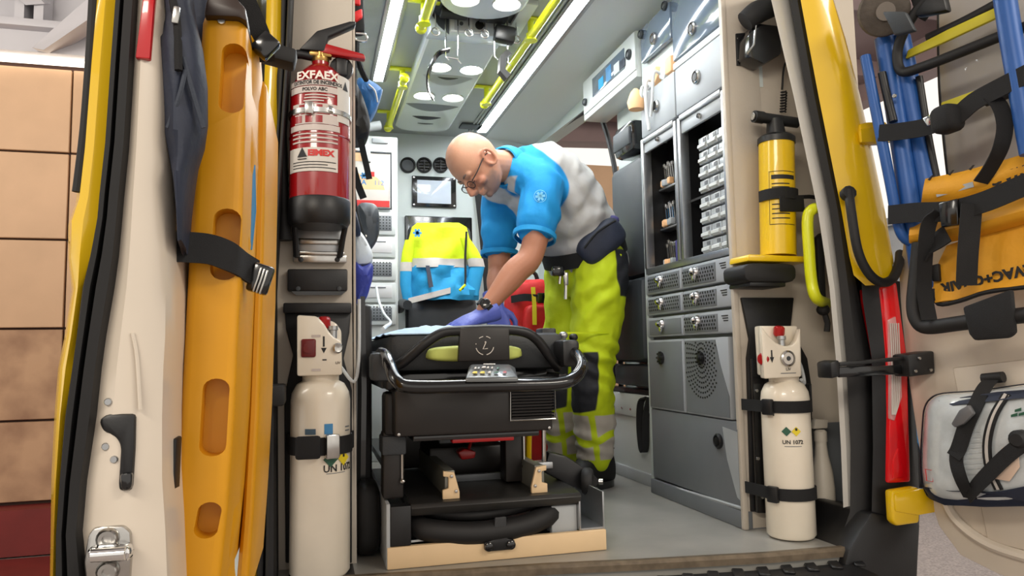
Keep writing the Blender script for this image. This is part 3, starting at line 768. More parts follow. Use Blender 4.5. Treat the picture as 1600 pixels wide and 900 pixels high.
b = MB(); b.lathe([(.006, -.012), (.008, 0), (.006, .012)], (XC-.018, 2.565, 1.415), (0, 0, 1), 10); b.build('connector', m['wht'], t)
# locker ahead of the cabinet, high on the wall
t = thing('wall_locker', 'white overhead locker with a tinted window beyond the tall cabinet', 'locker', (XC, 2.72, 1.68))
MB().box2((XC, 2.70, 1.672), (XR, 3.31, ZC-.05), .006).build('body', m['white'], t)
MB().box2((XC-.005, 2.70, 1.70), (XC+.01, 3.30, ZC-.055), .005).build('front_rim', m['white'], t)
wn = MB(); wn.box2((XC-.008, 2.80, 1.745), (XC-.002, 3.17, 1.835), .002); wn = wn.build('window', m['tint'], t)
latch(2.75, 1.785, t, m['darkgrey'], XC-.005, .022); latch(3.265, 1.755, t, m['darkgrey'], XC-.005, .018)
for (y, mt, s_) in ((2.88, m['wht'], .05), (2.97, m['inkb'], .07), (3.06, m['cyan'], .05), (2.82, m['navy'], .04)): MB().box2((XC-.0095, y-.03, 1.752), (XC-.007, y+.03, 1.75+s_), .004).build('packet_behind_glass', mt, wn)
# ------------------------------------------------------------------ folding seats on the right wall and the bench box below
bxs = thing('bench_box', 'white bench box under the folded wall seat', 'bench', (1.32, 2.9, 0))
MB().box2((1.325, 2.69, 0), (XR, 3.60, .36), .006).build('body', m['white'], bxs)
MB().box2((1.312, 2.69, .27), (1.33, 3.60, .365), .005).build('top_rim', m['white'], bxs)
for k in range(5): MB().lathe([(.006, 0), (.005, .003), (0, .003)], (1.311, 2.75+k*.09, .3), (-1, 0, 0), 8).build('rivet', m['steel'], bxs)
MB().box2((1.315, 2.69, 0), (1.33, 3.60, .05), .004).build('kick_rim', m['lgrey'], bxs)
MB().box2((1.335, 2.70, .365), (XR, 3.4, .385), .002).build('seat_track', m['black'], bxs)
def wseat(y0, y1, zt, label, cat='seat', zb=.40):
    t = thing('folding_seat', label, cat, ((1.3), (y0+y1)/2, zb), 'dark folding seats on the right wall')
    MB().box2((1.30, y0, zb), (1.39, y1, zb+.09), .02).build('folded_cushion', m['darkgrey'], t)
    MB().box2((1.275, y0+.01, zb+.10), (1.375, y1-.01, zb+.45), .04).build('lower_backrest', m['darkgrey'], t)
    MB().box2((1.30, y0+.015, zb+.455), (1.39, y1-.015, zt), .035).build('upper_backrest', m['darkgrey'], t)
    return t
s1 = wseat(2.71, 3.08, 1.36, 'dark grey folding wall seat right beside the tall cabinet')
MB().box2((1.275, 2.76, 1.38), (1.385, 2.96, 1.52), .03).build('headrest', m['gloss'], s1)
MB().box2((1.27, 2.775, 1.41), (1.29, 2.945, 1.49), .008).build('headrest_pad', m['darkgrey'], s1)
s2 = wseat(3.16, 3.5, 1.2, 'dark grey folding wall seat farther forward, behind the bending person')
MB().band([V(1.272, 3.02, .95), V(1.268, 3.03, .7), V(1.285, 3.05, .42)], (0, 1, 0), .05, .004, 4).build('belt', m['web'], s1)
MB().box((1.265, 3.03, .72), (.012, .05, .03), None, .004).build('buckle', m['chrome'], s1)
b = MB(); b.band([V(1.30, 2.74, .36), V(1.285, 2.77, .34), V(1.29, 2.80, .25), V(1.295, 2.80, .16), V(1.296, 2.78, .14), V(1.298, 2.765, .17), V(1.298, 2.755, .28), V(1.305, 2.73, .36)], (1, 0, 0), .028, .006, 5)
tag(b.build('strap_loop', m['web']), 'black strap loop hanging over the front of the white bench box', 'strap')
def lump(c, r, e=.5, n=28, k=16, amp=.0, fs=12., seed=0, rot=None):
    """soft cloth-like rounded block: superellipsoid with folds"""
    b = MB(); M = rot or Matrix.Identity(3); rings = []
    sg = lambda v, p: math.copysign(abs(v)**p, v)
    for i in range(1, k):
        a = -math.pi/2+math.pi*i/k; ring = []
        for j in range(n):
            t = 2*math.pi*j/n
            p = V(r[0]*sg(math.cos(a), e)*sg(math.cos(t), e), r[1]*sg(math.cos(a), e)*sg(math.sin(t), e), r[2]*sg(math.sin(a), e))
            q = noise.noise(p*fs+V(seed, seed*2, 0))+.5*noise.noise(p*fs*2.3+V(0, seed, 0))
            ring.append(V(*c)+M @ (p*(1+amp*q)))
        rings.append(ring)
    return b.loft(rings)
# ------------------------------------------------------------------ left rear pillar: panel carrying extinguisher and cylinder
YP = 2.05
def pq(l, y): return [P(a, b, y=y) for a, b in l]
lp = MB(); lp.prism(pq([(458, -40), (551, -40), (550, 450), (556, 930), (426, 930), (428, 450), (440, 240)], YP), (0, .06, 0), .003)
lpo = st(lp.build('wall_left_rear', m['beige']))
MB().prism(pq([(551, -40), (554, 930)], YP)+[P(554, 930, y=YP)+V(.004, .3, 0), P(551, -40, y=YP)+V(.004, .3, 0)], (.006, 0, 0)).build('edge_return', m['beige'], lpo)
def strip(name, l, r, y, dep, mt, par=None, bow=0., dxb=0.):
    """upright strip following two pixel edges on the plane y, with depth"""
    b = MB(); rings = []
    for (a, c) in zip(l, r):
        p, q = P(*a, y=y), P(*c, y=y); mid = (p+q)/2-V(0, bow, 0)
        rings.append([p, (p+mid)/2-V(0, bow*.4, 0), mid, (q+mid)/2-V(0, bow*.4, 0), q, q+V(dxb, dep, 0), p+V(dxb, dep, 0)])
    return b.loft(rings).build(name, mt, par)
ys = (-60, 100, 240, 450, 700, 930)
st(strip('trim_14', list(zip((452, 445, 436, 420, 418, 414), ys)), list(zip((459, 452, 442, 430, 431, 432), ys)), 1.93, .14, m['rubber'], None, .012))
st(strip('trim_15', list(zip((440, 438, 430, 410, 404, 400), ys)), list(zip((452, 445, 436, 420, 418, 414), ys)), 1.96, .1, m['rubber'], None, .012))
st(strip('trim_16', list(zip((418, 414, 408, 396, 385, 380), ys)), list(zip((442, 440, 432, 412, 406, 402), ys)), 1.98, .3, m['yellow'], None, .01))
# --- fire extinguisher
EX, EY, ER = .016, 1.965, .0775
def zf(py): return P(500, py, y=EY-ER).z
zb, zt = zf(347), zf(83)
t = thing('fire_extinguisher', 'red fire extinguisher with black base and printed labels on the left rear panel', 'fire extinguisher', (EX, EY, zb))
hz = zt-zb
MB().lathe([(0, .055), (ER-.001, .055), (ER-.001, hz-.09), (ER-.003, hz-.075), (ER-.02, hz-.035), (.035, hz-.012), (.022, hz-.004), (.022, hz+.006), (0, hz+.006)], (EX, EY, zb), n=44).build('cylinder', m['red'], t)
MB().lathe([(ER-.006, 0), (ER+.001, .012), (ER+.0015, zf(306)-zb), (ER-.002, zf(303)-zb), (ER-.01, zf(303)-zb)], (EX, EY, zb), n=44).build('base_sleeve', m['black'], t)
zv = zt
b = MB(); b.lathe([(.02, 0), (.023, .006), (.023, .016), (.016, .02), (.016, .034), (0, .034)], (EX, EY, zv), n=20); b.box((EX, EY, zv+.026), (.06, .03, .018), None, .006); b.build('valve', mat('brass', (166, 130, 74), .3, .9), t)
b = MB(); b.prism([V(EX-.055, EY-.02, zv+.03), V(EX-.01, EY-.02, zv+.085), V(EX+.075, EY-.02, zv+.12), V(EX+.092, EY-.02, zv+.122), V(EX+.09, EY-.02, zv+.11), V(EX+.02, EY-.02, zv+.07), V(EX+.01, EY-.02, zv+.03)], (0, .03, 0), .005); b.build('squeeze_lever', m['black'], t)
b = MB(); b.prism([V(EX-.01, EY-.018, zv+.03), V(EX+.01, EY-.018, zv+.055), V(EX+.115, EY-.018, zv+.034), V(EX+.118, EY-.018, zv+.018), V(EX+.02, EY-.018, zv+.024)], (0, .026, 0), .006); b.build('carry_handle', m['redknob'], t)
b = MB(); b.lathe([(.03, -.012), (.032, 0), (.03, .012)], (EX+.055, EY+.02, zv-.0), (0, 1, 0), 20); b.box((EX+.055, EY+.005, zv), (.03, .02, .05), None, .006); b.build('pressure_gauge', m['black'], t)
b = MB(); b.tube([V(EX-.02, EY, zv+.02), V(EX-.05, EY-.005, zv+.022), V(EX-.09, EY, zv+.02)], .012, 12); b.build('hose_coupling', m['black'], t)
b = MB(); b.tube([V(EX-.09, EY, zv+.02), V(EX-.1, EY+.01, zv-.06), V(EX-.094, EY+.02, zv-.25), V(EX-.09, EY+.03, zv-.40)], .012, 10, smooth=5); b.tube([V(EX-.09, EY+.03, zv-.40), V(EX-.088, EY+.03, zv-.47)], [.014, .02], 10); b.build('hose', m['rubber'], t)
# printed label zones (thin patches wrapped on the metal)
AX = (EX, EY, 0)
def patch(name, x0, x1, p1, p0, mt, th=.0006, n=8):
    u0 = math.asin(max(-1, min(1, (x0-501)/46.5)))*ER; u1 = math.asin(max(-1, min(1, (x1-501)/46.5)))*ER
    return MB().sheet(wrapped((u0, u1, zf(p0), zf(p1)), AX, ER, th, n), .0004).build(name, mt, t)
def ctext(body, size, mt, px, py, bold=0., sx=1., par=None, th=.0012):
    a = math.asin((px-501)/46.5)
    M = frame((EX+math.sin(a)*(ER+th), EY-math.cos(a)*(ER+th), zf(py)), (math.cos(a), math.sin(a), 0), (0, 0, 1))
    return text(body, size, mt, par or t, M, wrap=ER, bold=bold, ext=.0003, sx=sx)
patch('label_patch', 458, 533, 124.5, 132.5, m['labelgrey']); patch('label_patch', 458, 528, 134, 144, m['labelgrey'])
patch('label_patch', 461, 528, 161, 176, m['labelgrey']); patch('label_patch', 464, 528, 178, 193, m['labelgrey']); patch('label_patch', 458, 530, 194, 203, m['labelgrey'])
patch('label_patch', 526, 545, 112, 186, m['tape']); pm = patch('label_patch', 457, 527, 230, 267, m['tape'])
for q in range(3): patch('red_square', 482+q*15-18, 492+q*15-18, 180, 191, m['red'], .0011, 3)
for q in range(2): patch('red_square', 470+q*22, 482+q*22, 163, 174, m['red'], .0011, 3)
ctext('EXFAEX', .029, m['inkw'], 495, 117.5, .0009, 1.1); ctext('EXTINTOR DE INCENDIOS', .0135, m['ink'], 496, 128.5, .0004, .84, th=.0016)
ctext('POLVO ABC', .012, m['ink'], 492, 139, .0003, 1., th=.0016)
for q, w_ in enumerate((44, 36, 30)): patch('print_line', 478-q, 478-q+w_, 147+q*4.5, 149+q*4.5, m['labelgrey'], .0006)
ctext('EIMEX', .021, m['inkr'], 502, 239, .0012, 1.15, th=.0016)
b = MB(); a_ = math.asin((475-501)/46.5)
M_ = frame((EX+math.sin(a_)*(ER+.0018), EY-math.cos(a_)*(ER+.0018), zf(240)), (math.cos(a_), math.sin(a_), 0), (0, 0, 1))
b.prism([M_ @ V(-.014, -.008, 0), M_ @ V(.014, -.008, 0), M_ @ V(0, .017, 0)], M_.to_3x3() @ V(0, 0, .0004)); b.box(M_ @ V(0, -.013, 0), (.026, .0008, .005), M_.to_3x3()); b.build('triangle_logo', m['ink'], t)
for q in range(3): patch('print_line', 462, 524-(q % 2)*12, 252+q*4.5, 253.4+q*4.5, m['ink'], .0011)
for q in range(3): patch('print_line', 461, 527, 207+q*6.5, 209.5+q*6.5, m['labelgrey'])
a_ = math.asin((538-501)/46.5); M_ = frame((EX+math.sin(a_)*(ER+.0014), EY-math.cos(a_)*(ER+.0014), zf(127)), (math.cos(a_), math.sin(a_), 0), (0, 0, 1))
b = MB(); b.prism([M_ @ V(-.011, -.01, 0), M_ @ V(.011, -.01, 0), M_ @ V(0, .014, 0)], M_.to_3x3() @ V(0, 0, .0004)); b.build('triangle_logo', m['ink'], t)
b = MB(); n_ = 20
for py, r_ in ((207, ER),): b.lathe([(r_-.001, -.002), (r_+.0015, 0), (r_-.001, .002)], (EX, EY, zf(py)), n=44, caps=False); b.build('weld_seam', m['red'], t)
# clamp band and bracket holding it
t2 = thing('extinguisher_bracket', 'steel bracket and clamp band holding the red extinguisher on the panel', 'bracket', (EX, YP-.02, zb-.05))
b = MB(); b.lathe([(ER+.002, -.006), (ER+.0035, -.006), (ER+.0035, .006), (ER+.002, .006)], (EX, EY, zf(171)), n=44, caps=False); b.build('clamp_band', m['steel'], t2)
b = MB(); b.box((EX-.028, EY-ER*.95-.006, zf(170)), (.022, .012, .032), None, .003); b.build('clamp_hinge', m['steel'], t2)
b = MB(); b.hexa([P(515, 176, y=EY-ER-.008)+V(0, 0, 0), P(545, 178, y=EY-.03), P(545, 178, y=EY-.02), P(515, 176, y=EY-ER+.002), P(513, 164, y=EY-ER-.008), P(541, 172, y=EY-.03), P(541, 172, y=EY-.02), P(513, 164, y=EY-ER+.002)], .001); b.build('clamp_lever', m['chrome'], t2)
q = lambda px, py: P(px, py, y=YP-.02)
b = MB(); b.prism([q(462, 346), q(540, 346), q(535, 400), q(464, 400)], (0, .019, 0), .002); b.build('back_plate', m['alu'], t2)
for x_ in (460, 541):
    MB().tube([q(x_, 346)+V(0, -.06, 0), q(x_+(2 if x_ < 500 else -6), 375)+V(0, -.03, 0), q(x_+(3 if x_ < 500 else -10), 402)+V(0, -.012, 0)], .0075, 8).build('side_arm', m['black'], t2)
for py in (356, 378, 396): b = MB(); b.box(q(500, py)+V(0, -.006, 0), (.128, .01, .010 if py != 378 else .016), None, .003); b.build('cross_rib', m['steel'], t2)
for x_ in (470, 527): MB().lathe([(.007, 0), (.007, .006), (0, .008)], q(x_, 406), (0, -1, 0), 12).build('bolt', m['black'], t2)
b = MB(); b.box(q(500, 404)+V(0, .006, 0), (.14, .02, .022), None, .003); b.build('foot_plate', m['steel'], t2)
# black recessed handle plate below it
q = lambda px, py: P(px, py, y=YP-.03)
b = MB(); b.prism([q(449, 420), q(543, 420), q(543, 455), q(449, 455)], (0, .03, 0), .005); t = b.build('wall_socket_cover', m['black']); tag(t, 'flat black rectangular cover on the left rear panel under the extinguisher', 'cover')
MB().prism([q(455, 455), q(540, 455), q(534, 461), q(462, 461)], (0, .028, 0)).build('hinge_lip', m['gloss'], t)
for x_ in (466, 530): MB().lathe([(.006, 0), (.006, .003), (0, .004)], q(x_, 451)+V(0, -.001, 0), (0, -1, 0), 10).build('screw', m['darkgrey'], t)

# ------------------------------------------------------------------ oxygen cylinders
def cylinder(cx, cy, z0, r, zsh, zhead, lab, hose, face):
    # hose: pixel outlines of the guard's front and rear shells, knob and spigot
    t = thing('oxygen_cylinder', lab, 'oxygen cylinder', (cx, cy, z0), 'white oxygen cylinders at the back doors')
    MB().lathe([(0, .004), (r-.006, .004), (r, .012), (r, zsh-z0-.05), (r*.96, zsh-z0-.03), (r*.8, zsh-z0-.008), (r*.55, zsh-z0+.002), (r*.5, zsh-z0+.006), (0, zsh-z0+.006)], (cx, cy, z0), n=44).build('bottle', m['cream'], t)
    MB().lathe([(r*.58, 0), (r*.62, .004), (r*.62, .02), (0, .02)], (cx, cy, zsh-.004), n=28).build('neck_ring', m['cream'], t)
    # valve guard: front shell with a scooped top, taller rear shell
    zg = zsh+.014; H = zhead-zg; rg = r*.86
    c_, s_ = math.cos(face), math.sin(face)
    def gp(px, py, dy):
        p = P(px, py, y=cy-.058); return V(p.x, p.y+dy, p.z)
    f_out, r_out, kn_, sp_ = hose
    sh_ = V(.13 if face < 0 else 0., 0, 0)*0
    g = MB(); g.prism([gp(x, y, 0) for x, y in f_out], (.0 if face == 0 else .02, .05, 0), .006)
    b2 = [gp(x, y, 0)+V(0 if face == 0 else .028, .054, 0) for x, y in r_out]
    g.prism(b2, (.0 if face == 0 else .012, .042, 0), .006)
    gd = g.build('valve_guard', m['cream'], t)
    def on(lx, lz, d=0.): return V(cx+lx*c_+(rg*.80+d)*s_, cy+lx*s_-(rg*.80+d)*c_, zg+lz*H)
    ax = V(s_, -c_, 0)
    k0_ = gp(*kn_, .040)+V(0 if face == 0 else .02, 0, 0)
    kn = MB(); kn.lathe([(.013, -.014), (.016, -.008), (.016, .010), (.011, .015), (0, .015)], k0_, (0, -.2, 1), 18); kn.build('outlet_knob', m['redknob'], t)
    k1_ = gp(*sp_, .034)+V(0 if face == 0 else .018, 0, 0)
    kn = MB(); kn.lathe([(.010, -.02), (.010, .0), (.013, .002), (.013, .012), (0, .012)], k1_, (0, 0, 1), 14); kn.build('outlet_spigot', m['alu'], t)
    return t, on, ax, gd, zg, H, rg
# left cylinder
LX, LY, LR = .021, 1.975, .0745
def zc(py, y=LY-LR): return P(500, py, y=y).z
tl, on, ax, gd, zg, H, rg = cylinder(LX, LY, 0, LR, zc(596), zc(497), 'white oxygen cylinder with a red dial guard on the left, below the extinguisher', ([(464, 492), (495, 494), (506, 505), (514, 519), (523, 528), (534, 532), (535, 586), (464, 588)], [(464, 492), (504, 494), (526, 503), (535, 516), (535, 586), (464, 586)], (507, 503), (521, 516)), 0.0)
b = MB(); p = on(-.026, .47, .0); 
p = P(482, 544, y=LY-.060); b.box(p, (.036, .01, .046), None, .012, 3); b.lathe([(.012, 0), (.013, .006), (0, .007)], p+V(0, -.004, 0), (0, -1, 0), 22); b.build('flow_dial', mat('dark_red_plastic', (104, 14, 16), .35), gd)
b = MB(); p = P(527, 544, y=LY-.058); b.lathe([(.013, 0), (.013, .005), (.010, .007), (0, .005)], p, (.35, -1, 0), 20); b.build('gauge', m['steel'], gd)
b = MB(); p = P(506, 541, y=LY-.0585); b.box(p+V(0, 0, .012), (.004, .002, .026)); b.prism([p+V(-.007, 0, -.004), p+V(.007, 0, -.004), p+V(0, 0, -.018)], (0, .002, 0)); b.box(p+V(.002, 0, -.034), (.010, .002, .003)); b.build('arrow_mark', m['ink'], gd)
for py_ in (525, 578): b = MB(); b.box(P(494, py_, y=LY-.0585), (.022, .002, .006)); b.build('small_print', m['labelgrey'], gd)
text('LIV', .009, m['ink'], gd, frame(P(528, 567, y=LY-.059), (1, 0, 0), (0, 0, 1)), ext=.0003)
def lon(px, py, th=.001):
    a = math.asin(max(-.98, min(.98, (px-500)/44.0))); return V(LX+math.sin(a)*(LR+th), LY-math.cos(a)*(LR+th), zc(py)), a
def cylpatch(par, cx, cy, r, a0, a1, z0, z1, mt, name='label_patch', th=.0006):
    return MB().sheet(wrapped((a0*r, a1*r, z0, z1), (cx, cy, 0), r, th, 6), .0004).build(name, mt, par)
A = lambda px: math.asin(max(-.98, min(.98, (px-500)/44.0)))
cylpatch(tl, LX, LY, LR, A(478), A(493), zc(679), zc(670), mat('faded_blue_label', (74, 98, 116), .5))
cylpatch(tl, LX, LY, LR, A(505), A(517), zc(679), zc(663), m['inkb'])
for q in range(2): cylpatch(tl, LX, LY, LR, A(535), A(541), zc(671+q*6), zc(669+q*6), m['grey'], 'small_print')
def diamonds(par, pos, s, r, cx, cy):
    for k, mt in ((-1, m['green']), (1, m['yel'])):
        p, a = pos; a2 = a+k*s*.98/r
        c = V(cx+math.sin(a2)*(r+.0012), cy-math.cos(a2)*(r+.0012), p.z); u = V(math.cos(a2), math.sin(a2), 0)
        MB().prism([c+u*s, c+V(0, 0, s), c-u*s, c-V(0, 0, s)], V(math.sin(a2), -math.cos(a2), 0)*.0005).build('hazard_diamond', mt, par)
    c = V(cx+math.sin(a2)*(r+.002), cy-math.cos(a2)*(r+.002), p.z+.006); MB().box(c, (.006, .001, .007), Matrix.Rotation(a2, 3, 'Z')).build('flame_mark', m['ink'], par)
diamonds(tl, lon(524, 719), .019, LR, LX, LY)
p, a = lon(528, 734, .0014); text('UN 1072', .0245, m['ink'], tl, frame(p, (math.cos(a), math.sin(a), 0), (0, 0, 1)), wrap=LR, ext=.0003, bold=.0004)
cylpatch(tl, LX, LY, LR, A(508), A(535), zc(742), zc(741), m['grey'], 'small_print')
b = MB(); b.tube([V(LX+.05, LY+.01, zg+.02), V(LX+.085, LY+.02, zg-.02), V(LX+.098, LY+.03, zg+.04), V(LX+.1, LY+.05, zg+.2)], .0045, 8, smooth=5); b.build('hose', m['wht'], tl)
# straps of the left cylinder
def cyl_strap(cx, cy, r, z, w_, lab, bx, yback, mt=None, tail=None):
    t = thing('retaining_strap', lab, 'strap', (cx, cy, z), 'straps round the oxygen cylinders')
    b = MB(); pts = []
    for k in range(17): a = -math.pi/2*1.15+math.pi*1.15*k/16; pts.append(V(cx+math.sin(a)*(r+.004), cy-math.cos(a)*(r+.004), z))
    pts = [V(cx-r-.012, yback, z)]+pts+[V(cx+r+.012, yback, z)]
    b.band(pts, (0, 0, 1), w_, .004); b.build('webbing', m['web'], t)
    p = V(cx+math.sin(bx)*(r+.012), cy-math.cos(bx)*(r+.012), z)
    b = MB(); b.box(p, (.034, .016, w_*1.35), Matrix.Rotation(bx, 3, 'Z'), .004); b.build('buckle', mt or m['black'], t)
    if tail: b = MB(); b.band([p+V(.01, -.004, -.012), p+V(.05, -.012, -.03), p+V(.075, -.006, -.034)], (0, 0, 1), w_*.6, .003); b.build('strap_tail', m['web'], t)
    return t
sl = cyl_strap(LX, LY, LR, zc(698), .044, 'black strap with a steel buckle round the left oxygen cylinder', .33, YP-.002, m['steel'])
b = MB(); b.box((LX-.03, LY-LR-.010, zc(698)), (.06, .016, .056), None, .007); b.build('sleeve', m['web'], sl)
# black holder plate behind the left cylinder
q = lambda px, py: P(px, py, y=YP-.014)
hl = thing('cylinder_holder', 'black cylinder holder plate on the left rear panel behind the oxygen cylinder', 'holder', (LX, YP-.01, 0))
b = MB(); b.prism([q(444, 475), q(549, 475), q(546, 520), q(537, 560), q(550, 610), q(550, 880), q(446, 880), q(444, 620), q(458, 555), q(447, 515)], (0, .013, 0), .003); b.build('plate', m['black'], hl)
b = MB(); b.prism([q(443, 474), q(549, 474), q(549, 490), q(443, 490)], (0, -.022, 0), .004); b.build('top_lip', m['black'], hl)
b = MB(); b.box2((LX-.075, LY-.06, 0), (LX+.085, YP-.01, .003)); b.build('foot_plate', m['black'], hl)

# ------------------------------------------------------------------ right rear panel
YQ = 2.032
rp = MB(); rp.box2((1.272, YQ, .30), (1.78, YQ+.02, ZC+.02)); rpo = st(rp.build('wall_right_rear', m['beige']))
MB().box2((1.272, YQ-.002, 0), (1.78, YQ+.018, .31)).build('kick_panel', m['grey'], rpo)
MB().box2((1.266, YQ-.006, .0), (1.285, YQ+.01, 1.9), .004).build('corner_trim', m['beige'], rpo)
q = lambda px, py, d=.014: P(px, py, y=YQ-d)
hr = thing('cylinder_holder', 'black cylinder holder plate on the right rear panel behind the oxygen cylinder', 'holder', (1.36, YQ-.01, 0))
b = MB(); b.prism([q(1159, 465), q(1241, 465), q(1236, 512), q(1262, 560), q(1268, 600), q(1274, 800), q(1175, 800), q(1168, 560), q(1172, 530)], (0, .013, 0), .003); b.build('plate', m['black'], hr)
b = MB(); b.prism([q(1170, 560), q(1184, 560), q(1196, 800), q(1178, 800)], (0, -.02, 0), .003); b.build('side_rib', m['gloss'], hr)
for px, py in ((1176, 610), (1178, 715), (1185, 775)): MB().lathe([(.006, 0), (.005, .004), (0, .005)], q(px, py)+V(0, -.02, 0), (0, -1, 0), 10).build('bolt', m['steel'], hr)
RX, RY, RR = 1.352, 1.915, .069
def zr(py): return P(1232, py, y=RY-RR*.8).z
tr, on, ax, gd, zg, H, rg = cylinder(RX, RY, 0, RR, zr(597), zr(511), 'white oxygen cylinder with a round gauge on the right, below the yellow pump', ([(1189, 508), (1199, 522), (1213, 536), (1226, 541), (1238, 540), (1245, 530), (1251, 512), (1253, 589), (1194, 592)], [(1189, 508), (1252, 508), (1253, 588), (1194, 588)], (1221, 517), (1224, 531)), -.55)
AR = .62
def ron(px, py, th=.001):
    u = (px-1235)/41.; a = -AR+math.asin(max(-.98, min(.98, u))); return V(RX+math.sin(a)*(RR+th), RY-math.cos(a)*(RR+th), zr(py)), a
cf, sf = math.cos(-.55), math.sin(-.55)
axr = V(0, -1, 0); cf, sf = 1, 0
def onp(px, py, d=0.): return P(px, py, y=RY-.0585-d)
b = MB(); b.lathe([(.023, 0), (.023, .006), (.019, .009), (.018, .005), (0, .005)], onp(1230, 560), axr, 24); b.build('gauge_ring', m['steel'], gd)
b = MB(); b.lathe([(.017, .0062), (0, .0066)], onp(1230, 560), axr, 20); b.build('gauge_face', m['tape'], gd)
b = MB(); b.lathe([(.007, .0068), (.006, .009), (0, .009)], onp(1230, 560), axr, 12); b.build('gauge_hub', m['darkgrey'], gd)
b = MB(); b.lathe([(.019, 0), (.021, .008), (.014, .018), (0, .019)], onp(1196, 561, -.02), (-1, -.1, 0), 18); b.build('flow_dial', m['redknob'], gd)
b = MB(); p = onp(1206, 558, .0005); u_ = V(cf, sf, 0); b.prism([p+u_*.002+V(0, 0, .02), p-u_*.002+V(0, 0, .02), p-u_*.002, p-u_*.007, p-V(0, 0, .016), p+u_*.007, p+u_*.002], axr*.0008); b.build('arrow_mark', m['ink'], gd)
text('LIV', .012, m['ink'], gd, frame(onp(1232, 577, .001), u_, (0, 0, 1)), ext=.0003)
b = MB(); b.box(onp(1232, 583, .0005), (.05, .001, .002)); b.build('small_print', m['grey'], gd)
diamonds(tr, ron(1243, 674), .0135, RR, RX, RY)
p, a = ron(1245, 691, .0014); text('UN 1072', .0158, m['ink'], tr, frame(p, (math.cos(a), math.sin(a), 0), (0, 0, 1)), wrap=RR, ext=.0003, bold=.0003)
cylpatch(tr, RX, RY, RR, -AR-.1, -AR+.6, zr(698), zr(697), m['grey'], 'small_print')
b = MB(); b.tube([V(RX+.045, RY-.02, zg-.01), V(RX+.07, RY, zg-.02), V(RX+.075, RY+.02, zg+.03), V(RX+.07, RY+.05, zg+.08)], .005, 8, smooth=5); b.build('hose', m['wht'], tr)
cyl_strap(RX, RY, RR, zr(636), .034, 'upper black strap with a loose tail round the right oxygen cylinder', -1.25, YQ-.016, None, True)
cyl_strap(RX, RY, RR, zr(774), .034, 'lower black strap round the right oxygen cylinder', -1.2, YQ-.016)
b = MB(); b.tube([V(RX+.055, RY+.0, zr(600)), V(RX+.085, RY-.005, zr(604)), V(RX+.088, RY, zr(632)), V(RX+.07, RY, zr(640))], .005, 8, closed=True)
tag(b.build('carabiner', m['black']), 'black carabiner hooked beside the shoulder of the right oxygen cylinder', 'carabiner')
# white spray bottle on the floor beside it
p = P(1300, 828, z=0); bx_, by_ = p.x, p.y+.03
t = thing('spray_bottle', 'milky white plastic bottle standing right of the right oxygen cylinder', 'bottle', (bx_, by_, 0))
MB().lathe([(0, 0), (.032, 0), (.034, .01), (.034, .12), (.03, .17), (.02, .22), (.017, .25), (.017, .262), (0, .262)], (bx_, by_, 0), n=24).build('body', m['bottle'], t)
b = MB(); b.lathe([(.019, 0), (.019, .03), (.012, .036), (0, .036)], (bx_, by_, .26), n=18); b.prism([V(bx_-.03, by_-.01, .30), V(bx_+.02, by_-.01, .30), V(bx_+.024, by_-.01, .325), V(bx_-.02, by_-.01, .33)], (0, .02, 0), .003); b.build('cap', m['bottle'], t)
# --- yellow hand pump on the right panel
q = lambda px, py, d=.0: P(px, py, y=1.965-d)
pt_, pb_ = q(1213, 222), q(1216, 398); ax_ = (pt_-pb_); rP = 27.5/1150*2.25
t = thing('hand_pump', 'yellow manual air pump with black tee handle on the right rear panel', 'pump', pb_)
MB().tube([pb_-ax_*.01, pt_], rP, 36).build('barrel', m['pumpY'], t)
MB().tube([pt_-ax_*.02, pt_+ax_*.03, pt_+ax_*.055], [rP+.003, rP+.003, rP-.008], 32).build('top_cap', m['black'], t)
ha, hb = q(1178, 182), q(1246, 192)
b = MB(); b.tube([ha, (ha+hb)/2, hb], .0165, 16); b.tube([ha, ha*.8+hb*.2], .019, 16); b.build('tee_handle', m['black'], t)
b = MB(); b.tube([(ha*.53+hb*.47), pt_+ax_*.05], [.024, .03], 14); b.build('neck', m['black'], t)
MB().lathe([(.012, 0), (.012, .004), (0, .004)], ha+(ha-hb).normalized()*.001, (ha-hb), 12).build('handle_plug', m['steel'], t)
q2 = lambda px, py: q(px, py)
b = MB(); b.prism([q(1170, 397, .05), q(1262, 400, .05), q(1266, 410, .05), q(1168, 408, .05)], (0, .105, 0), .006); b.build('foot_plate', m['pumpY'], t)
lab = MB(); rad = rP+.0008; u = ax_.normalized()
def pump_on(ang, h): 
    c = pb_+ax_*h; e1 = V(1, 0, 0)-u*u.x; e1.normalize(); e2 = u.cross(e1); return c+(e1*math.sin(ang)-e2*math.cos(ang)*(1 if e2.y > 0 else -1))*rad
for (h0, h1) in ((.24, .245), (.70, .705)): lab.sheet([[pump_on(-1.05+k*.17, h_) for h_ in (h0, h1)] for k in range(10)], .0004)
lab.sheet([[pump_on(-1.05+k*.02, h_) for h_ in (.24, .70)] for k in range(2)], .0004)
lab.sheet([[pump_on(-.92+k*.2, q_) for q_ in (.635, .672)] for k in range(8)], .0004)
for h_ in (.59, .56, .53, .41, .37, .33, .29): lab.sheet([[pump_on(-.9+k*.2, q_) for q_ in (h_, h_+.009)] for k in range(6)], .0004)
lab.build('instruction_print', m['ink'], t)
b = MB(); pts = []
for k in range(15): pts.append(pump_on(-1.7+k*.24, .50+.02*k/14)+ (pump_on(-1.7+k*.24, .5)-(pb_+ax_*.5))*.09)
b.band(pts, u, .034, .004); b.band([pts[-1], pts[-1]+V(.06, .0, .005), P(1310, 312, y=1.99)], (0, 0, 1), .012, .003)
ps = tag(b.build('pump_strap', m['web']), 'black strap holding the yellow hand pump', 'strap')
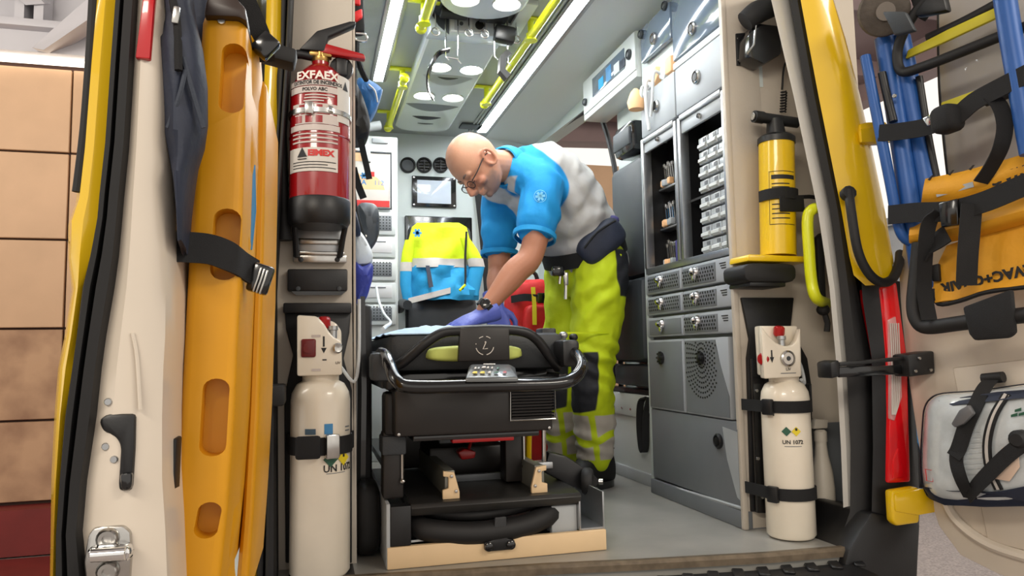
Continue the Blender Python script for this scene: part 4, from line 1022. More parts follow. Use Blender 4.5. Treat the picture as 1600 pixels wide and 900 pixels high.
b = MB(); b.prism([q(1217, 307, rP+.004), q(1254, 305, rP-.012), q(1256, 331, rP-.012), q(1218, 331, rP+.004)], (0, -.006, 0), .002); b.build('strap_end', m['web'], ps)
b = MB(); b.prism([q(1163, 414, .06), q(1178, 410, .06), q(1240, 412, .06), q(1246, 418, .06), q(1246, 436, .06), q(1238, 441, .06), q(1172, 441, .06), q(1164, 434, .06)], (0, .126, 0), .012)
pbk = b.build('pump_bracket', m['rubber']); tag(pbk, 'black rubber foot bracket under the yellow hand pump', 'bracket')
MB().prism([q(1172, 440, .05), q(1228, 441, .05), q(1228, 448, .05), q(1172, 447, .05)], (0, .116, 0), .003).build('lower_lip', m['black'], pbk)
# --- black clip box with pouch and coiled cord, top of right panel
q = lambda px, py, d=.0: P(px, py, y=YQ-d)
t = thing('wall_clip_holder', 'black plastic clip holder high on the right rear panel', 'holder', q(1180, 75))
b = MB(); b.prism([q(1150, 52, .008), q(1172, 50, .008), q(1176, 102, .008), q(1152, 102, .008)], (0, .007, 0), .002); b.build('mount_plate', m['black'], t)
b = MB(); b.prism([q(1170, 54, .07), q(1183, 35, .07), q(1222, 40, .07), q(1222, 84, .07), q(1195, 100, .07), q(1170, 88, .07)], (0, .07, 0), .008); b.build('body', m['gloss'], t)
b = MB(); b.tube([q(1181, 40, .074), q(1178, 70, .074), q(1168, 84, .074)], .0035, 6); b.build('edge_trim', m['steel'], t)
for px, py in ((1153, 60), (1154, 94)): MB().lathe([(.004, 0), (.003, .003), (0, .003)], q(px, py, .008), (0, -1, 0), 8).build('screw', m['steel'], t)
b = MB(); b.tube([q(1164, 34, .06), q(1182, 20, .07), q(1205, 10, .06)], [.032, .036, .034], 16, smooth=4); tag(b.build('rolled_pouch', m['rubber']), 'rolled black pouch on top of the black clip holder', 'pouch')
b = MB(); b.tube([q(1233, 92, .03), q(1225, 105, .03), q(1222, 140, .03)], .0035, 6, smooth=4)
co = []
for k in range(56): a = k*.9; pc = q(1225-k*.03, 142+k*.62, .03); co.append(pc+V(.009*math.cos(a), .009*math.sin(a), 0))
b.tube(co, .0028, 5); tag(b.build('coiled_cord', m['rubber']), 'thin black coiled cord hanging above the pump handle', 'cord')
MB().lathe([(.004, 0), (.003, .003), (0, .003)], q(1238, 127, .0), (0, -1, 0), 8).build('screw', m['ink'], rpo)
# --- yellow-green grab handle at the right of the panel
q = lambda px, py, d=.05: P(px, py, y=1.93-d)
gh = thing('grab_handle', 'yellow green grab handle beside the pump at the right door frame', 'handle', q(1270, 400))
MB().tube([q(1285, 326, -.04), q(1272, 326), q(1262, 340), q(1264, 390), q(1268, 440), q(1276, 466), q(1292, 474, -.04)], .017, 12, smooth=5).build('bar', m['railY'], gh)
b = MB(); b.prism([q(1277, 372, 0), q(1288, 362, 0), q(1292, 470, 0), q(1280, 452, 0)], (0, .03, 0), .006); b.build('backing', m['rubber'], gh)
b = MB(); b.ball(q(1286, 484, 0), (.02, .02, .018)); b.tube([q(1288, 488, 0), q(1293, 505, 0), q(1292, 518, 0)], .009, 8); tag(b.build('small_hook', m['rubber']), 'small black rubber hook below the yellow green grab handle', 'hook')
# ------------------------------------------------------------------ left rear door (open 90 degrees, its free edge toward the camera)
YD = 0.95
lev = [-60, 0, 100, 230, 310, 345, 400, 450, 525, 575, 650, 750, 830, 960]
yel_l = [157, 152, 143, 133, 124, 112, 112, 118, 106, 96, 90, 85, 84, 82]
yel_r = [186, 182, 174, 165, 156, 153, 142, 130, 121, 114, 103, 95, 90, 86]
blk_r = [218, 215, 209, 201, 193, 190, 185, 178, 165, 158, 150, 135, 128, 140]
wht_r = [258, 257, 256, 254, 254, 254, 254, 256, 255, 252, 250, 250, 255, 260]
d1 = st(bpy.data.objects.new('door_1', None)); col.objects.link(d1)
def ringstrip(l, r, y, fn):
    return [fn(P(a, h, y=y), P(c, h, y=y)) for a, c, h in zip(l, r, lev)]
# outer yellow skin: wraps from the edge back along the outside
b = MB(); b.loft(ringstrip(yel_l, yel_r, YD-.002, lambda p, q: [q+V(0, .02, 0), q, (p+q)/2+V(0, -.006, 0), p+V(0, .0, 0), p+V(-.012, .03, 0), p+V(-.03, .8, 0), p+V(0, .8, 0), p+V(.012, .05, 0)]))
b.build('outer_skin', m['yellow'], d1)
b = MB(); b.loft(ringstrip([a-1 for a in yel_r], blk_r, YD-.004, lambda p, q: [p+V(0, .03, 0), p, p*.8+q*.2+V(0, -.02, 0), p*.62+q*.38+V(0, -.018, 0), p*.55+q*.45+V(0, -.004, 0), p*.42+q*.58+V(0, -.02, 0), p*.1+q*.9+V(0, -.014, 0), q, q+V(0, .03, 0)]))
b.build('door_seal', m['rubber'], d1)
b = MB(); b.loft(ringstrip([a-1 for a in blk_r], wht_r, YD, lambda p, q: [p+V(0, .03, 0), p, p*.7+q*.3+V(0, -.010, 0), p*.3+q*.7+V(0, -.004, 0), q+V(0, .012, 0), q+V(.006, .05, 0), q+V(0, .76, 0), p+V(0, .76, 0)]))
b.build('inner_panel', m['doorw'], d1)
# window rubber along the outer edge, red reflector, lock, striker plate
b = MB(); q = lambda px, py, d=0.: P(px, py, y=YD-d)
b.tube([q(148, -30, -.005), q(142, 80, -.005), q(133, 200, -.005), q(121, 300, -.005)], .006, 8, smooth=4); b.build('window_rubber', m['rubber'], d1)
b = MB(); b.prism([q(226, -30, .016), q(243, -30, .016), q(234, 92, .014), q(211, 90, .014)], (0, .02, 0), .002); b.build('red_reflector', mat('red_reflector', (186, 16, 24), .25, coat=.5), d1)
lk = MB(); lk.prism([q(154, 660, .012), q(158, 652, .012), q(170, 647, .012), q(211, 647, .012), q(210, 700, .012), q(206, 764, .012), q(200, 768, .012), q(188, 768, .012), q(184, 762, .012), q(188, 700, .012), q(184, 688, .012), q(174, 680, .012), q(160, 674, .012)], (0, .02, 0), .004); lk.build('lock_lever', m['black'], d1)
b = MB(); b.prism([q(186, 740, .02), q(206, 738, .02), q(205, 764, .02), q(198, 769, .02), q(188, 766, .02)], (0, .012, 0), .004); b.build('lever_grip', m['gloss'], d1)
for px, py in ((169, 628), (165, 698), (178, 718)): MB().lathe([(.0045, 0), (.0035, .002), (0, .002)], q(px, py, .009), (0, -1, 0), 10).build('screw', m['alu'], d1)
pl_ = MB(); pl_.prism([q(137, 838, .014), q(145, 826, .014), q(160, 823, .014), q(192, 822, .014), q(203, 832, .014), q(205, 862, .014), q(202, 915, .014), q(134, 915, .014), q(130, 880, .014)], (0, .02, 0), .003); pl_ = pl_.build('striker_plate', m['steel'], d1)
for py in (841, 892):
    MB().lathe([(.012, 0), (.012, .004), (.009, .008), (.005, .008), (.005, .004), (0, .004)], q(169, py, .015), (0, -1, 0), 16).build('bolt', m['steel'], pl_)
b = MB(); b.prism([q(132, 866, .03), q(140, 856, .03), q(196, 852, .03), q(205, 858, .03), q(204, 872, .03), q(196, 880, .03), q(140, 880, .03)], (0, .022, 0), .006); b.build('latch_bar', m['chrome'], pl_)
b = MB(); b.tube([q(143, 868, .036), q(196, 864, .036)], .0075, 10); b.build('latch_roller', m['chrome'], pl_)
b = MB(); b.tube([q(207, 520, .0085), q(214, 560, .0085), q(219, 640, .0085)], .0022, 6, smooth=4); b.build('pressed_ridge', m['doorw'], d1)
# --- boards strapped on the inner face of the left door
def boardthing(name, label, yb, l, r, lev_, depth, mt, recs, dx=.0):
    t = thing(name, label, 'rescue board', P((l[0]+r[0])/2, lev_[-1], y=yb), 'yellow rescue boards on the left door')
    bm = bmesh.new(); rings = []
    for a, c, h in zip(l, r, lev_):
        p, q_ = P(a, h, y=yb), P(c, h, y=yb)
        rings.append([bm.verts.new(v) for v in (p, q_, q_+V(dx, depth, 0), p+V(dx, depth, 0))])
    for i in range(len(rings)-1):
        for j in range(4): bm.faces.new((rings[i][j], rings[i][(j+1) % 4], rings[i+1][(j+1) % 4], rings[i+1][j]))
    bm.faces.new(rings[0][::-1]); bm.faces.new(rings[-1])
    bmesh.ops.recalc_face_normals(bm, faces=bm.faces[:])
    be = [e for e in bm.edges if abs((e.verts[0].co-e.verts[1].co).normalized().z) > .6] + [e for e in bm.edges if e.verts[0].co.z > rings[0][0].co.z-.02 and e.verts[1].co.z > rings[0][0].co.z-.02]
    bmesh.ops.bevel(bm, geom=list(set(be)), offset=.012, segments=3, affect='EDGES', profile=.5)
    b = MB(); b.addbm(bm); body_ = b.build('board_body', mt, t)
    # carry holes: cut through with a boolean, rounded slots
    for (x0, x1, y0, y1) in recs:
        c0, c1 = P(x0, y0, y=yb), P(x1, y1, y=yb); w_ = abs(c1.x-c0.x)/2; cx = (c0.x+c1.x)/2; zt_, zb_ = c0.z-w_*.8, c1.z+w_*.8; sl_ = P((x0+x1)/2-4, y1, y=yb).x-P((x0+x1)/2+2, y0, y=yb).x
        pts = []
        for k in range(9): a = math.pi*k/8; pts.append(V(cx-sl_/2+w_*math.cos(a), yb-.05, zt_+w_*.8*math.sin(a)))
        for k in range(9): a = math.pi+math.pi*k/8; pts.append(V(cx+sl_/2+w_*math.cos(a), yb-.05, zb_+w_*.8*math.sin(a)))
        cut = MB(); cut.prism(pts, (0, .05+.035, 0)); me = cut.mesh('cut', mt); co_ = bpy.data.objects.new('cut', me); col.objects.link(co_)
        md = body_.modifiers.new('cut', 'BOOLEAN'); md.operation = 'DIFFERENCE'; md.object = co_; md.solver = 'EXACT'
        co_.location = -origin_of(t)*0
        body_['_c'] = 1
        CUTS.append((body_, co_, origin_of(t)))
    return t, body_
CUTS = []
def apply_cuts():
    objs = []
    for bo, co_, og in CUTS:
        co_.location = (0, 0, 0); 
        if bo not in objs: objs.append(bo)
    bpy.context.view_layer.update(); dg = bpy.context.evaluated_depsgraph_get()
    for bo in objs:
        me = bpy.data.meshes.new_from_object(bo.evaluated_get(dg)); bo.modifiers.clear(); bo.data = me
        me.polygons.foreach_set('use_smooth', [True]*len(me.polygons)); me.set_sharp_from_angle(angle=R(40))
        if '_c' in bo: del bo['_c']
    for bo, co_, og in CUTS: bpy.data.objects.remove(co_)
YBD = 1.06
t1, bd1 = boardthing('rescue_board', 'thick amber rescue board with carry slots standing against the left door', YBD, [316, 305, 291, 280, 270, 262], [386, 383, 375, 366, 355, 340], [18, 200, 450, 650, 800, 940], .34, m['amber'], [(345, 382, 66, 178), (332, 373, 325, 438), (315, 355, 592, 712), (306, 343, 786, 840)], .002)
apply_cuts(); CUTS.clear()
t2_, bd2 = boardthing('rescue_board', 'narrow yellow rescue board edge behind the amber one on the left door', 1.30, [401, 399, 393, 386, 378, 366], [417, 415, 411, 404, 396, 386], [124, 250, 450, 650, 800, 940], .36, m['amber'], [], .004)
# scalloped inner rib facing the aisle between the two boards
b = MB(); rings = []
for k in range(26):
    py = 55+k*36; x0 = 386-(py-18)*.046; wv = 4.5*math.sin(k*1.55); p = P(x0, py, y=1.14); q_ = P(x0+17-py*.004+wv, py, y=1.16)
    rings.append([p, q_, q_+V(0, .1, 0), p+V(0, .1, 0)])
b.loft(rings); b.build('scalloped_rib', m['amber'], t1)
q = lambda px, py, y=1.045: P(px, py, y=y)
b = MB(); b.prism([q(318, 24), q(322, 0), q(345, -30), q(384, 12), q(386, 34), q(372, 26)], (0, .3, 0), .004); b.build('top_cap', mat('brown_cap', (48, 34, 28), .4), t1)
MB().lathe([(.006, 0), (.005, .003), (0, .003)], q(346, 33, YBD), (0, -1, 0), 10).build('screw', m['steel'], t1)
b = MB(); b.tube([q(395, 258, 1.2), q(393, 330, 1.2), q(389, 390, 1.2)], [.004, .007, .005], 8); tag(b.build('blue_strap', m['inkb']), 'thin blue strap hanging between the two yellow boards', 'strap')
# navy bag between door edge and board
bag = thing('hanging_bag', 'crumpled navy nylon bag hanging at the top of the left door', 'bag', P(290, 150, y=1.0))
b = MB(); rings = []
for (py, x0, x1) in ((-50, 258, 300), (0, 258, 300), (40, 257, 308), (90, 256, 318), (140, 257, 324), (190, 258, 325), (225, 262, 318), (260, 268, 308), (290, 274, 301), (330, 280, 296), (380, 283, 291)):
    p, q_ = P(x0, py, y=.995), P(x1, py, y=.995); c = (p+q_)/2; h = (q_-p).length/2; ring = []
    for j in range(24):
        a = 2*math.pi*j/24; v = V(math.cos(a)*h, .05*math.sin(a), 0)
        nn = noise.noise((c+v)*16)+.6*noise.noise((c+v)*37)
        ring.append(c+V(v.x*(1+.05*nn), v.y*(1+.5*nn)-.012*noise.noise((c+v*2)*26), .012*nn))
    rings.append(ring)
b.loft(rings); b.build('body', m['navy'], bag)
b = MB(); b.tube([q(270, 0, .945), q(277, 40, .94), q(279, 110, .94)], .005, 6, smooth=3); b.build('zip', m['web'], bag)
b = MB(); b.box(q(275, 24, .935), (.008, .006, .022), Matrix.Rotation(.1, 3, 'Y'), .002); b.build('zip_pull', m['steel'], bag)
b = MB(); b.tube([q(286, 90, .945), q(300, 140, .948), q(318, 200, .955)], .003, 6, smooth=4); b.tube([q(262, 200, .95), q(280, 150, .942), q(290, 110, .945)], .003, 6, smooth=4); b.build('seam', m['greyfab'], bag)
tag(lump(P(300, 0, y=1.2), (.035, .07, .12), .6, amp=.06, seed=3).build('navy_pouch', m['navy']), 'dark navy pouch squeezed behind the hanging bag at the top of the left door', 'pouch')
# black strap over the boards
b = MB(); b.band([q(262, 384, 1.0), q(290, 386, 1.02), q(330, 390, 1.035), q(365, 404, 1.05), q(385, 418, 1.09), q(402, 428, 1.12)], (0, 0, 1), .040, .004, 5)
s_ = tag(b.build('retaining_strap', m['web']), 'wide black strap across the amber rescue board with a buckle at its right', 'strap')
b = MB(); b.box(q(407, 436, 1.11), (.03, .02, .042), Matrix.Rotation(.3, 3, 'Y'), .004); b.build('buckle', m['gloss'], s_)
for k in range(3): MB().box(q(402+k*5, 437+k*2, 1.095), (.003, .006, .036), Matrix.Rotation(.3, 3, 'Y'), .001).build('buckle_rib', m['steel'], s_)
b = MB(); b.band([q(372, -20, 1.12), q(392, 25, 1.14), q(408, 66, 1.16), q(412, 95, 1.2)], (1, 0, .2), .034, .005, 5)
s_ = tag(b.build('retaining_strap', m['web']), 'black strap running down over the top of the yellow boards', 'strap')
b = MB(); b.box(q(415, 72, 1.15), (.03, .02, .036), Matrix.Rotation(.7, 3, 'Y'), .004); b.build('buckle', m['gloss'], s_)
b = MB(); b.box(q(424, 85, 1.4), (.09, .05, .03), Matrix.Rotation(.2, 3, 'Y'), .006); b.build('anchor', m['rubber'], s_)
b = MB(); b.prism([q(251, 690, 1.0), q(276, 685, 1.0), q(270, 820, 1.0), q(249, 860, 1.0)], (0, .04, 0), .003); tag(b.build('black_plate', m['rubber']), 'black rubber plate beside the bottom of the amber board', 'plate')
b = MB(); b.box(P(418, 617, y=1.9), (.085, .12, .05), None, .008); tag(b.build('door_stop', m['rubber']), 'black door stop block on the left pillar at mid height', 'stop')

# ------------------------------------------------------------------ right rear pillar
ys = (-60, 0, 150, 330, 450, 560, 700, 800, 850)
pr = st(strip('trim_17', list(zip((1190, 1205, 1240, 1278, 1296, 1306, 1314, 1318, 1310), ys)), list(zip((1224, 1236, 1262, 1299, 1312, 1324, 1331, 1333, 1326), ys)), 1.845, .19, mat('light_frame_paint', (206, 204, 198), .4, noise_amt=.05, scale=8), None, .012, .17))
ys2 = (-60, 0, 150, 330, 420, 560, 700, 800, 910)
st(strip('trim_18', list(zip((1222, 1234, 1260, 1297, 1309, 1322, 1329, 1328, 1290), ys2)), list(zip((1242, 1254, 1282, 1318, 1332, 1362, 1366, 1366, 1350), ys2)), 1.80, .16, m['rubber'], None, .02, .16))
b = MB(); b.tube([P(1230, -60, y=1.8), P(1243, 0, y=1.8), P(1270, 150, y=1.8), P(1306, 330, y=1.8), P(1318, 420, y=1.8)], .006, 8, smooth=4); st(b.build('trim_19', m['darkgrey']))
# yellow body corner
yb = MB(); rings = []
for (py, a, c) in ((-60, 1238, 1288), (0, 1251, 1303), (60, 1262, 1321), (150, 1279, 1344), (240, 1297, 1364), (330, 1315, 1383), (400, 1327, 1395), (430, 1334, 1399), (446, 1352, 1395)):
    p, q_ = P(a, py, y=1.74), P(c, py, y=1.74)
    rings.append([p, p*.6+q_*.4+V(0, -.028, 0), p*.25+q_*.75+V(0, -.026, 0), q_+V(0, .0, 0), q_+V(.02, .08, 0), q_+V(.15, .28, 0), p+V(.26, .28, 0), p+V(.05, .05, 0)])
yb.loft(rings); st(yb.build('trim_20', m['yellow']))
# black lower corner with the lamp cluster
ys3 = (440, 470, 560, 700, 800, 910)
bl = MB(); rings = []
for py, a, c in zip(ys3, (1346, 1348, 1362, 1364, 1362, 1345), (1410, 1414, 1424, 1434, 1437, 1432)):
    p, q_ = P(a, py, y=1.76), P(c, py, y=1.76)
    rings.append([p, p*.65+q_*.35+V(0, -.02, 0), p*.25+q_*.75+V(0, -.018, 0), q_, q_+V(.1, .2, 0), p+V(.19, .2, 0)])
bl.loft(rings); st(bl.build('trim_21', m['black']))
q = lambda px, py, d=.0: P(px, py, y=1.735-d)
tl_ = thing('tail_lamp', 'tall red tail lamp with ribbed clear strip at the right rear corner', 'lamp', q(1405, 600))
b = MB(); b.prism([q(1376, 448), q(1402, 440), q(1410, 500), q(1419, 560), q(1421, 650), q(1424, 754), q(1389, 756), q(1390, 650), q(1388, 560), q(1382, 500)], (0, .09, 0), .008); b.build('red_lens', m['tailr'], tl_)
b = MB(); b.prism([q(1388, 500, .004), q(1400, 494, .004), q(1409, 560, .004), q(1410, 620, .004), q(1398, 658, .004), q(1392, 655, .004), q(1391, 580, .004)], (0, .02, 0), .003); cl = b.build('clear_lens', m['tailc'], tl_)
for k in range(5): MB().tube([q(1391+k*3.2, 505, .007), q(1394+k*3, 570, .007), q(1394+k*2.6, 625, .007), q(1394+k*1.2, 648, .007)], .0018, 5, smooth=3).build('rib', m['tape'], cl)
b = MB(); b.prism([q(1396, 720, .004), q(1404, 700, .004), q(1414, 745, .004), q(1396, 748, .004)], (0, .01, 0), .002); b.build('reflex_reflector', m['tailr'], tl_)
# black rubber tube loop hanging over the yellow corner
b = MB(); b.tube([q(1326, 298, .03), q(1330, 330, .045), q(1340, 390, .05), q(1356, 425, .05), q(1376, 441, .05), q(1394, 436, .04), q(1404, 414, .01), q(1406, 396, -.03)], .013, 10, smooth=6); b.tube([q(1322, 305, .02), q(1328, 300, .04)], .02, 10)
tag(b.build('rubber_tube', m['rubber']), 'black rubber tube looping over the yellow corner above the tail lamp', 'tube')
# hinges
def hinge(pts, label, py0):
    b = MB(); b.prism([q(*a_) for a_ in pts], (0, -.03, 0), .008); h = st(b.build('trim_22', m['yellow'])); return h
hinge([(1333, 198, .0), (1344, 195, .0), (1374, 194, .0), (1380, 210, .0), (1376, 228, .0), (1340, 230, .0), (1334, 222, .0)], '', 0)
b = MB(); b.prism([q(1340, 204, .03), q(1382, 196, .03), (q(1400, 200, .0)), (q(1400, 224, .0)), q(1342, 224, .03)], (0, -.012, 0), .004); st(b.build('trim_23', m['yellow']))
hinge([(1381, 764, .01), (1420, 758, .01), (1426, 762, .01), (1424, 814, .01), (1390, 819, .01), (1383, 812, .01)], '', 0)
b = MB(); b.prism([q(1398, 772, .045), q(1440, 764, .045), q(1470, 766, .045), q(1470, 800, .045), q(1436, 806, .045), q(1400, 800, .045)], (0, .02, 0), .006); st(b.build('trim_24', m['yellow']))
# rear bumper corner
b = MB(); b.prism([P(a, c, y=1.74) for a, c in ((1326, 862), (1362, 800), (1440, 815), (1432, 960), (1300, 960))], (0, .25, 0), .012); st(b.build('trim_25', m['black']))
# door check strap
ck = thing('door_check', 'black door check arm joining the right pillar to the open right door', 'door stay', q(1300, 575, .1))
b = MB(); b.prism([q(1298, 566, .06), q(1312, 562, .06), q(1314, 588, .06), q(1300, 592, .06)], (0, .06, 0), .006); b.build('anchor', m['black'], ck)
b = MB(); b.prism([q(1312, 566, .05), q(1424, 556, .06), q(1424, 562, .06), q(1312, 573, .05)], (0, .012, 0), .003); b.build('arm', m['black'], ck)
b = MB(); b.prism([q(1312, 573, .04), q(1424, 570, .05), q(1424, 584, .05), q(1312, 590, .04)], (0, .012, 0), .003); b.build('lower_arm', m['gloss'], ck)
b = MB(); b.prism([q(1419, 554, .075), q(1460, 548, .075), q(1462, 584, .075), q(1422, 589, .075)], (0, .06, 0), .006); bk = b.build('bracket', m['black'], ck)
for px, py in ((1436, 560), (1454, 578), (1430, 580)): MB().lathe([(.005, 0), (.004, .004), (0, .004)], q(px, py, .077), (0, -1, 0), 8).build('screw', m['steel'], bk)

# ------------------------------------------------------------------ right rear door, open about 105 degrees
HA = R(15); U2 = V(math.sin(HA), -math.cos(HA), 0); N2 = V(-math.cos(HA), -math.sin(HA), 0); H2 = V(1.63, 1.75, 0)
def dpl(off): return (H2+N2*off, N2)
def D(px, py, off=0.): return P(px, py, pl=dpl(off))
d2 = st(bpy.data.objects.new('door_2', None)); col.objects.link(d2)
ol = [(1462, -40), (1463, 110), (1476, 240), (1480, 300), (1415, 345), (1404, 430), (1407, 500), (1420, 600), (1432, 680), (1446, 760), (1466, 822), (1500, 868), (1560, 898), (1640, 925), (1760, 960), (1760, -40)]
b = MB(); b.prism([D(*a_) for a_ in ol], -N2*.07, .006); b.build('inner_panel', m['doorw'], d2)
b = MB(); b.tube([D(1452, 700, .004), D(1476, 780, .006), D(1500, 818, .006), D(1550, 852, .006), D(1640, 880, .006)], .014, 8, smooth=5); b.build('pressed_rim', m['doorw'], d2)
b = MB(); b.prism([D(1490, 575, .0), D(1620, 560, .0), D(1760, 560, 0.), D(1760, 900, 0), D(1545, 845, 0)], N2*.006, .004); b.build('raised_panel', m['doorw'], d2)
b = MB(); b.prism([D(1466, -40, .0), D(1468, 110, .0), D(1480, 235, .0), D(1484, 300, 0), D(1700, 300, .0), D(1700, -40, .0)], N2*.008, .003); b.build('window_pane', m['glass'], d2)
b = MB(); b.tube([D(1466, -40, .006), D(1467, 110, .006), D(1473, 200, .006), D(1484, 300, .006)], .004, 8, smooth=4); b.build('window_rubber', m['rubber'], d2)
# --- folded evacuation chair strapped on the door (stowed upside down)
OC = .13
ch = thing('evacuation_chair', 'folded blue tube evacuation chair with yellow canvas strapped on the right door', 'chair', D(1500, 520, OC))
def ct(name, pts, r, mt, off=OC, sm=5, n=12): return MB().tube([D(px, py, off+(o or 0)) for px, py, o in pts], r, n, smooth=sm).build(name, mt, ch)
ct('frame_tube', [(1382, 60, 0), (1404, 200, 0), (1424, 330, 0), (1442, 450, -.03)], .026, m['bluetube'])
ct('frame_tube', [(1404, 60, -.03), (1432, 200, -.03), (1450, 300, -.03), (1462, 360, -.03)], .03, m['bluetube'])
ct('frame_tube', [(1352, 88, .05), (1372, 190, .05), (1392, 290, .04), (1402, 345, .03), (1412, 370, .02), (1428, 380, 0)], .014, m['bluetube'])
ct('frame_tube', [(1566, -30, .06), (1580, 60, .06), (1594, 140, .06), (1612, 240, .06)], .024, m['bluetube'])
ct('slide_rail', [(1378, 114, .035), (1386, 150, .035), (1396, 190, .035)], .011, m['black'])
ct('slide_rail', [(1436, 120, -.02), (1452, 220, -.02), (1468, 300, -.03)], .009, m['black'])
for px, py in ((1398, 150), (1424, 208)): MB().lathe([(.006, 0), (.005, .004), (0, .004)], D(px, py, OC+.045), N2, 10).build('rivet', m['steel'], ch)
# wheel at the top
wc = D(1381, 18, OC+.06)
wh = MB(); wh.lathe([(.014, -.022), (.05, -.02), (.062, -.014), (.066, 0), (.062, .014), (.05, .02), (.014, .022)], wc, (CAM-wc+V(.5, 0, .1)).normalized(), 30); wh = wh.build('wheel', mat('worn_tyre', (84, 76, 68), .8, noise_amt=.3, scale=30, bump=.3, bscale=60), ch)
b = MB(); b.lathe([(.0, -.026), (.024, -.026), (.026, 0), (.024, .026), (0, .026)], wc, (CAM-wc+V(.5, 0, .1)).normalized(), 20); b.build('wheel_hub', mat('wheel_hub_grey', (112, 104, 96), .6), wh)
b = MB(); b.prism([D(1384, 20, OC+.09), D(1420, 20, OC+.09), D(1436, 50, OC+.07), D(1404, 58, OC+.07)], N2*.02, .006); b.build('fork', m['darkgrey'], ch)
b = MB(); b.prism([D(1430, 0, OC), D(1480, -20, OC), D(1490, 20, OC), D(1440, 30, OC)], N2*.03, .008); b.build('wheel_bracket', m['black'], ch)
# black bent bars with yellow-green plates
ct('bent_bar', [(1455, -10, .02), (1430, 20, .02), (1408, 60, .02), (1402, 90, .02), (1410, 112, .02), (1440, 105, .02), (1500, 82, .02), (1580, 50, .02), (1640, 30, .02)], .013, m['rubber'])
ct('bent_bar', [(1450, 60, -.02), (1510, 32, -.02), (1580, -6, -.02)], .013, m['rubber'])
ct('bent_bar', [(1440, 30, -.01), (1470, -10, -.01)], .012, m['rubber'])
b = MB(); b.prism([D(1414, 92, OC), D(1470, 68, OC), D(1560, 26, OC), D(1562, 8, OC), D(1480, 46, OC), D(1418, 78, OC)], -N2*.012, .003); b.build('green_plate', mat('green_yellow_plate', (196, 184, 40), .5), ch)
b = MB(); b.prism([D(1470, 178, OC-.04), D(1530, 156, OC-.04), D(1600, 130, OC-.04), D(1600, 112, OC-.04), D(1520, 142, OC-.04), D(1470, 160, OC-.04)], -N2*.012, .003); b.build('green_plate', bpy.data.materials['green_yellow_plate'], ch)
ct('cross_bar', [(1540, 160, -.02), (1600, 138, -.02), (1650, 118, -.02)], .011, m['rubber'])
# yellow canvas: upper roll, lower roll, hanging lap
def cgrid(rows, off, n=16, amp=.004, seed=0):
    g = []
    for row in rows:
        r = []; o_ = row[-1]
        for i in range(n+1):
            u = i/n; k = u*(len(row)-2); a = int(min(k, len(row)-3)); f_ = k-a
            px = row[a][0]*(1-f_)+row[a+1][0]*f_; py = row[a][1]*(1-f_)+row[a+1][1]*f_
            p = D(px, py, off+o_); p += N2*amp*noise.noise(p*18+V(seed, 0, 0)); r.append(p)
        g.append(r)
    return g
def rollrows(top, bot, h=.03, k=8):
    rows = []
    for i in range(k+1):
        f_ = i/k; rows.append([tuple(t_[q]*(1-f_)+b_[q]*f_ for q in (0, 1)) for t_, b_ in zip(top, bot)]+[h*math.sin(math.pi*(.08+.84*f_))])
    return rows
b = MB(); b.sheet(cgrid(rollrows([(1448, 282), (1500, 272), (1560, 256), (1660, 226)], [(1438, 320), (1500, 316), (1560, 300), (1660, 264)]), OC-.01), .006); cvu = b.build('canvas_flap', m['canvas'], ch)
b = MB(); b.sheet(cgrid(rollrows([(1424, 352), (1470, 344), (1530, 332), (1660, 296)], [(1420, 384), (1470, 378), (1530, 366), (1660, 330)], .05), OC-.02), .006); b.build('canvas_roll', m['canvas'], ch)
b = MB(); b.sheet(cgrid([[(1480, 385), (1530, 368), (1600, 345), (1660, 332), .0], [(1468, 410), (1530, 400), (1600, 385), (1660, 372), .012], [(1462, 440), (1530, 432), (1600, 418), (1660, 408), .01], [(1460, 456), (1530, 450), (1600, 438), (1660, 428), .02], [(1464, 474), (1500, 468), (1560, 452), (1660, 444), .03]], OC-.02, 20, .008), .006); cvl = b.build('canvas_lap', m['canvas'], ch)
b = MB(); b.tube([D(1458, 452, OC+.005), D(1466, 475, OC+.012), D(1500, 470, OC+.014), D(1540, 457, OC+.014), D(1600, 449, OC+.014), D(1660, 446, OC+.014)], .0055, 8, smooth=4); b.build('piping', m['rubber'], cvl)
def dtext(body, size, px, py, dirpx, off, par, mt, **k):
    p = D(px, py, off); xd = D(dirpx[0], dirpx[1], off)-p; n_ = N2; yd = n_.cross(xd.normalized())
    return text(body, size, mt, par, frame(p, xd, yd), **k)
# the lettering stands upside down because the chair is stowed head down
dtext('EVAC', .036, 1612, 262, (1500, 298), OC+.024, cvu, m['ink'], align='LEFT', bold=.0012)
dtext('EVAC+CHAIR', .035, 1612, 419, (1540, 435), OC+.006, cvl, m['ink'], align='LEFT', bold=.0014)
b = MB()
for k in range(4): b.prism([D(1450+k*32, 281-k*8, OC+.012), D(1457+k*32, 274-k*8, OC+.012), D(1459+k*32, 274-k*8, OC+.012), D(1453+k*32, 282-k*8, OC+.012)], N2*.003)
b.build('stitch_marks', m['ink'], cvu)
b = MB(); b.prism([D(1462, 300, OC+.022), D(1520, 284, OC+.024), D(1522, 292, OC+.024), D(1464, 308, OC+.022)], N2*.001); b.build('worn_print', m['lgrey'], cvu)
b = MB(); b.prism([D(1458, 415, OC+.0), D(1470, 412, OC+.0), D(1472, 440, OC+.0), D(1460, 440, OC)], N2*.012, .003); b.build('snap_tab', m['rubber'], cvl)
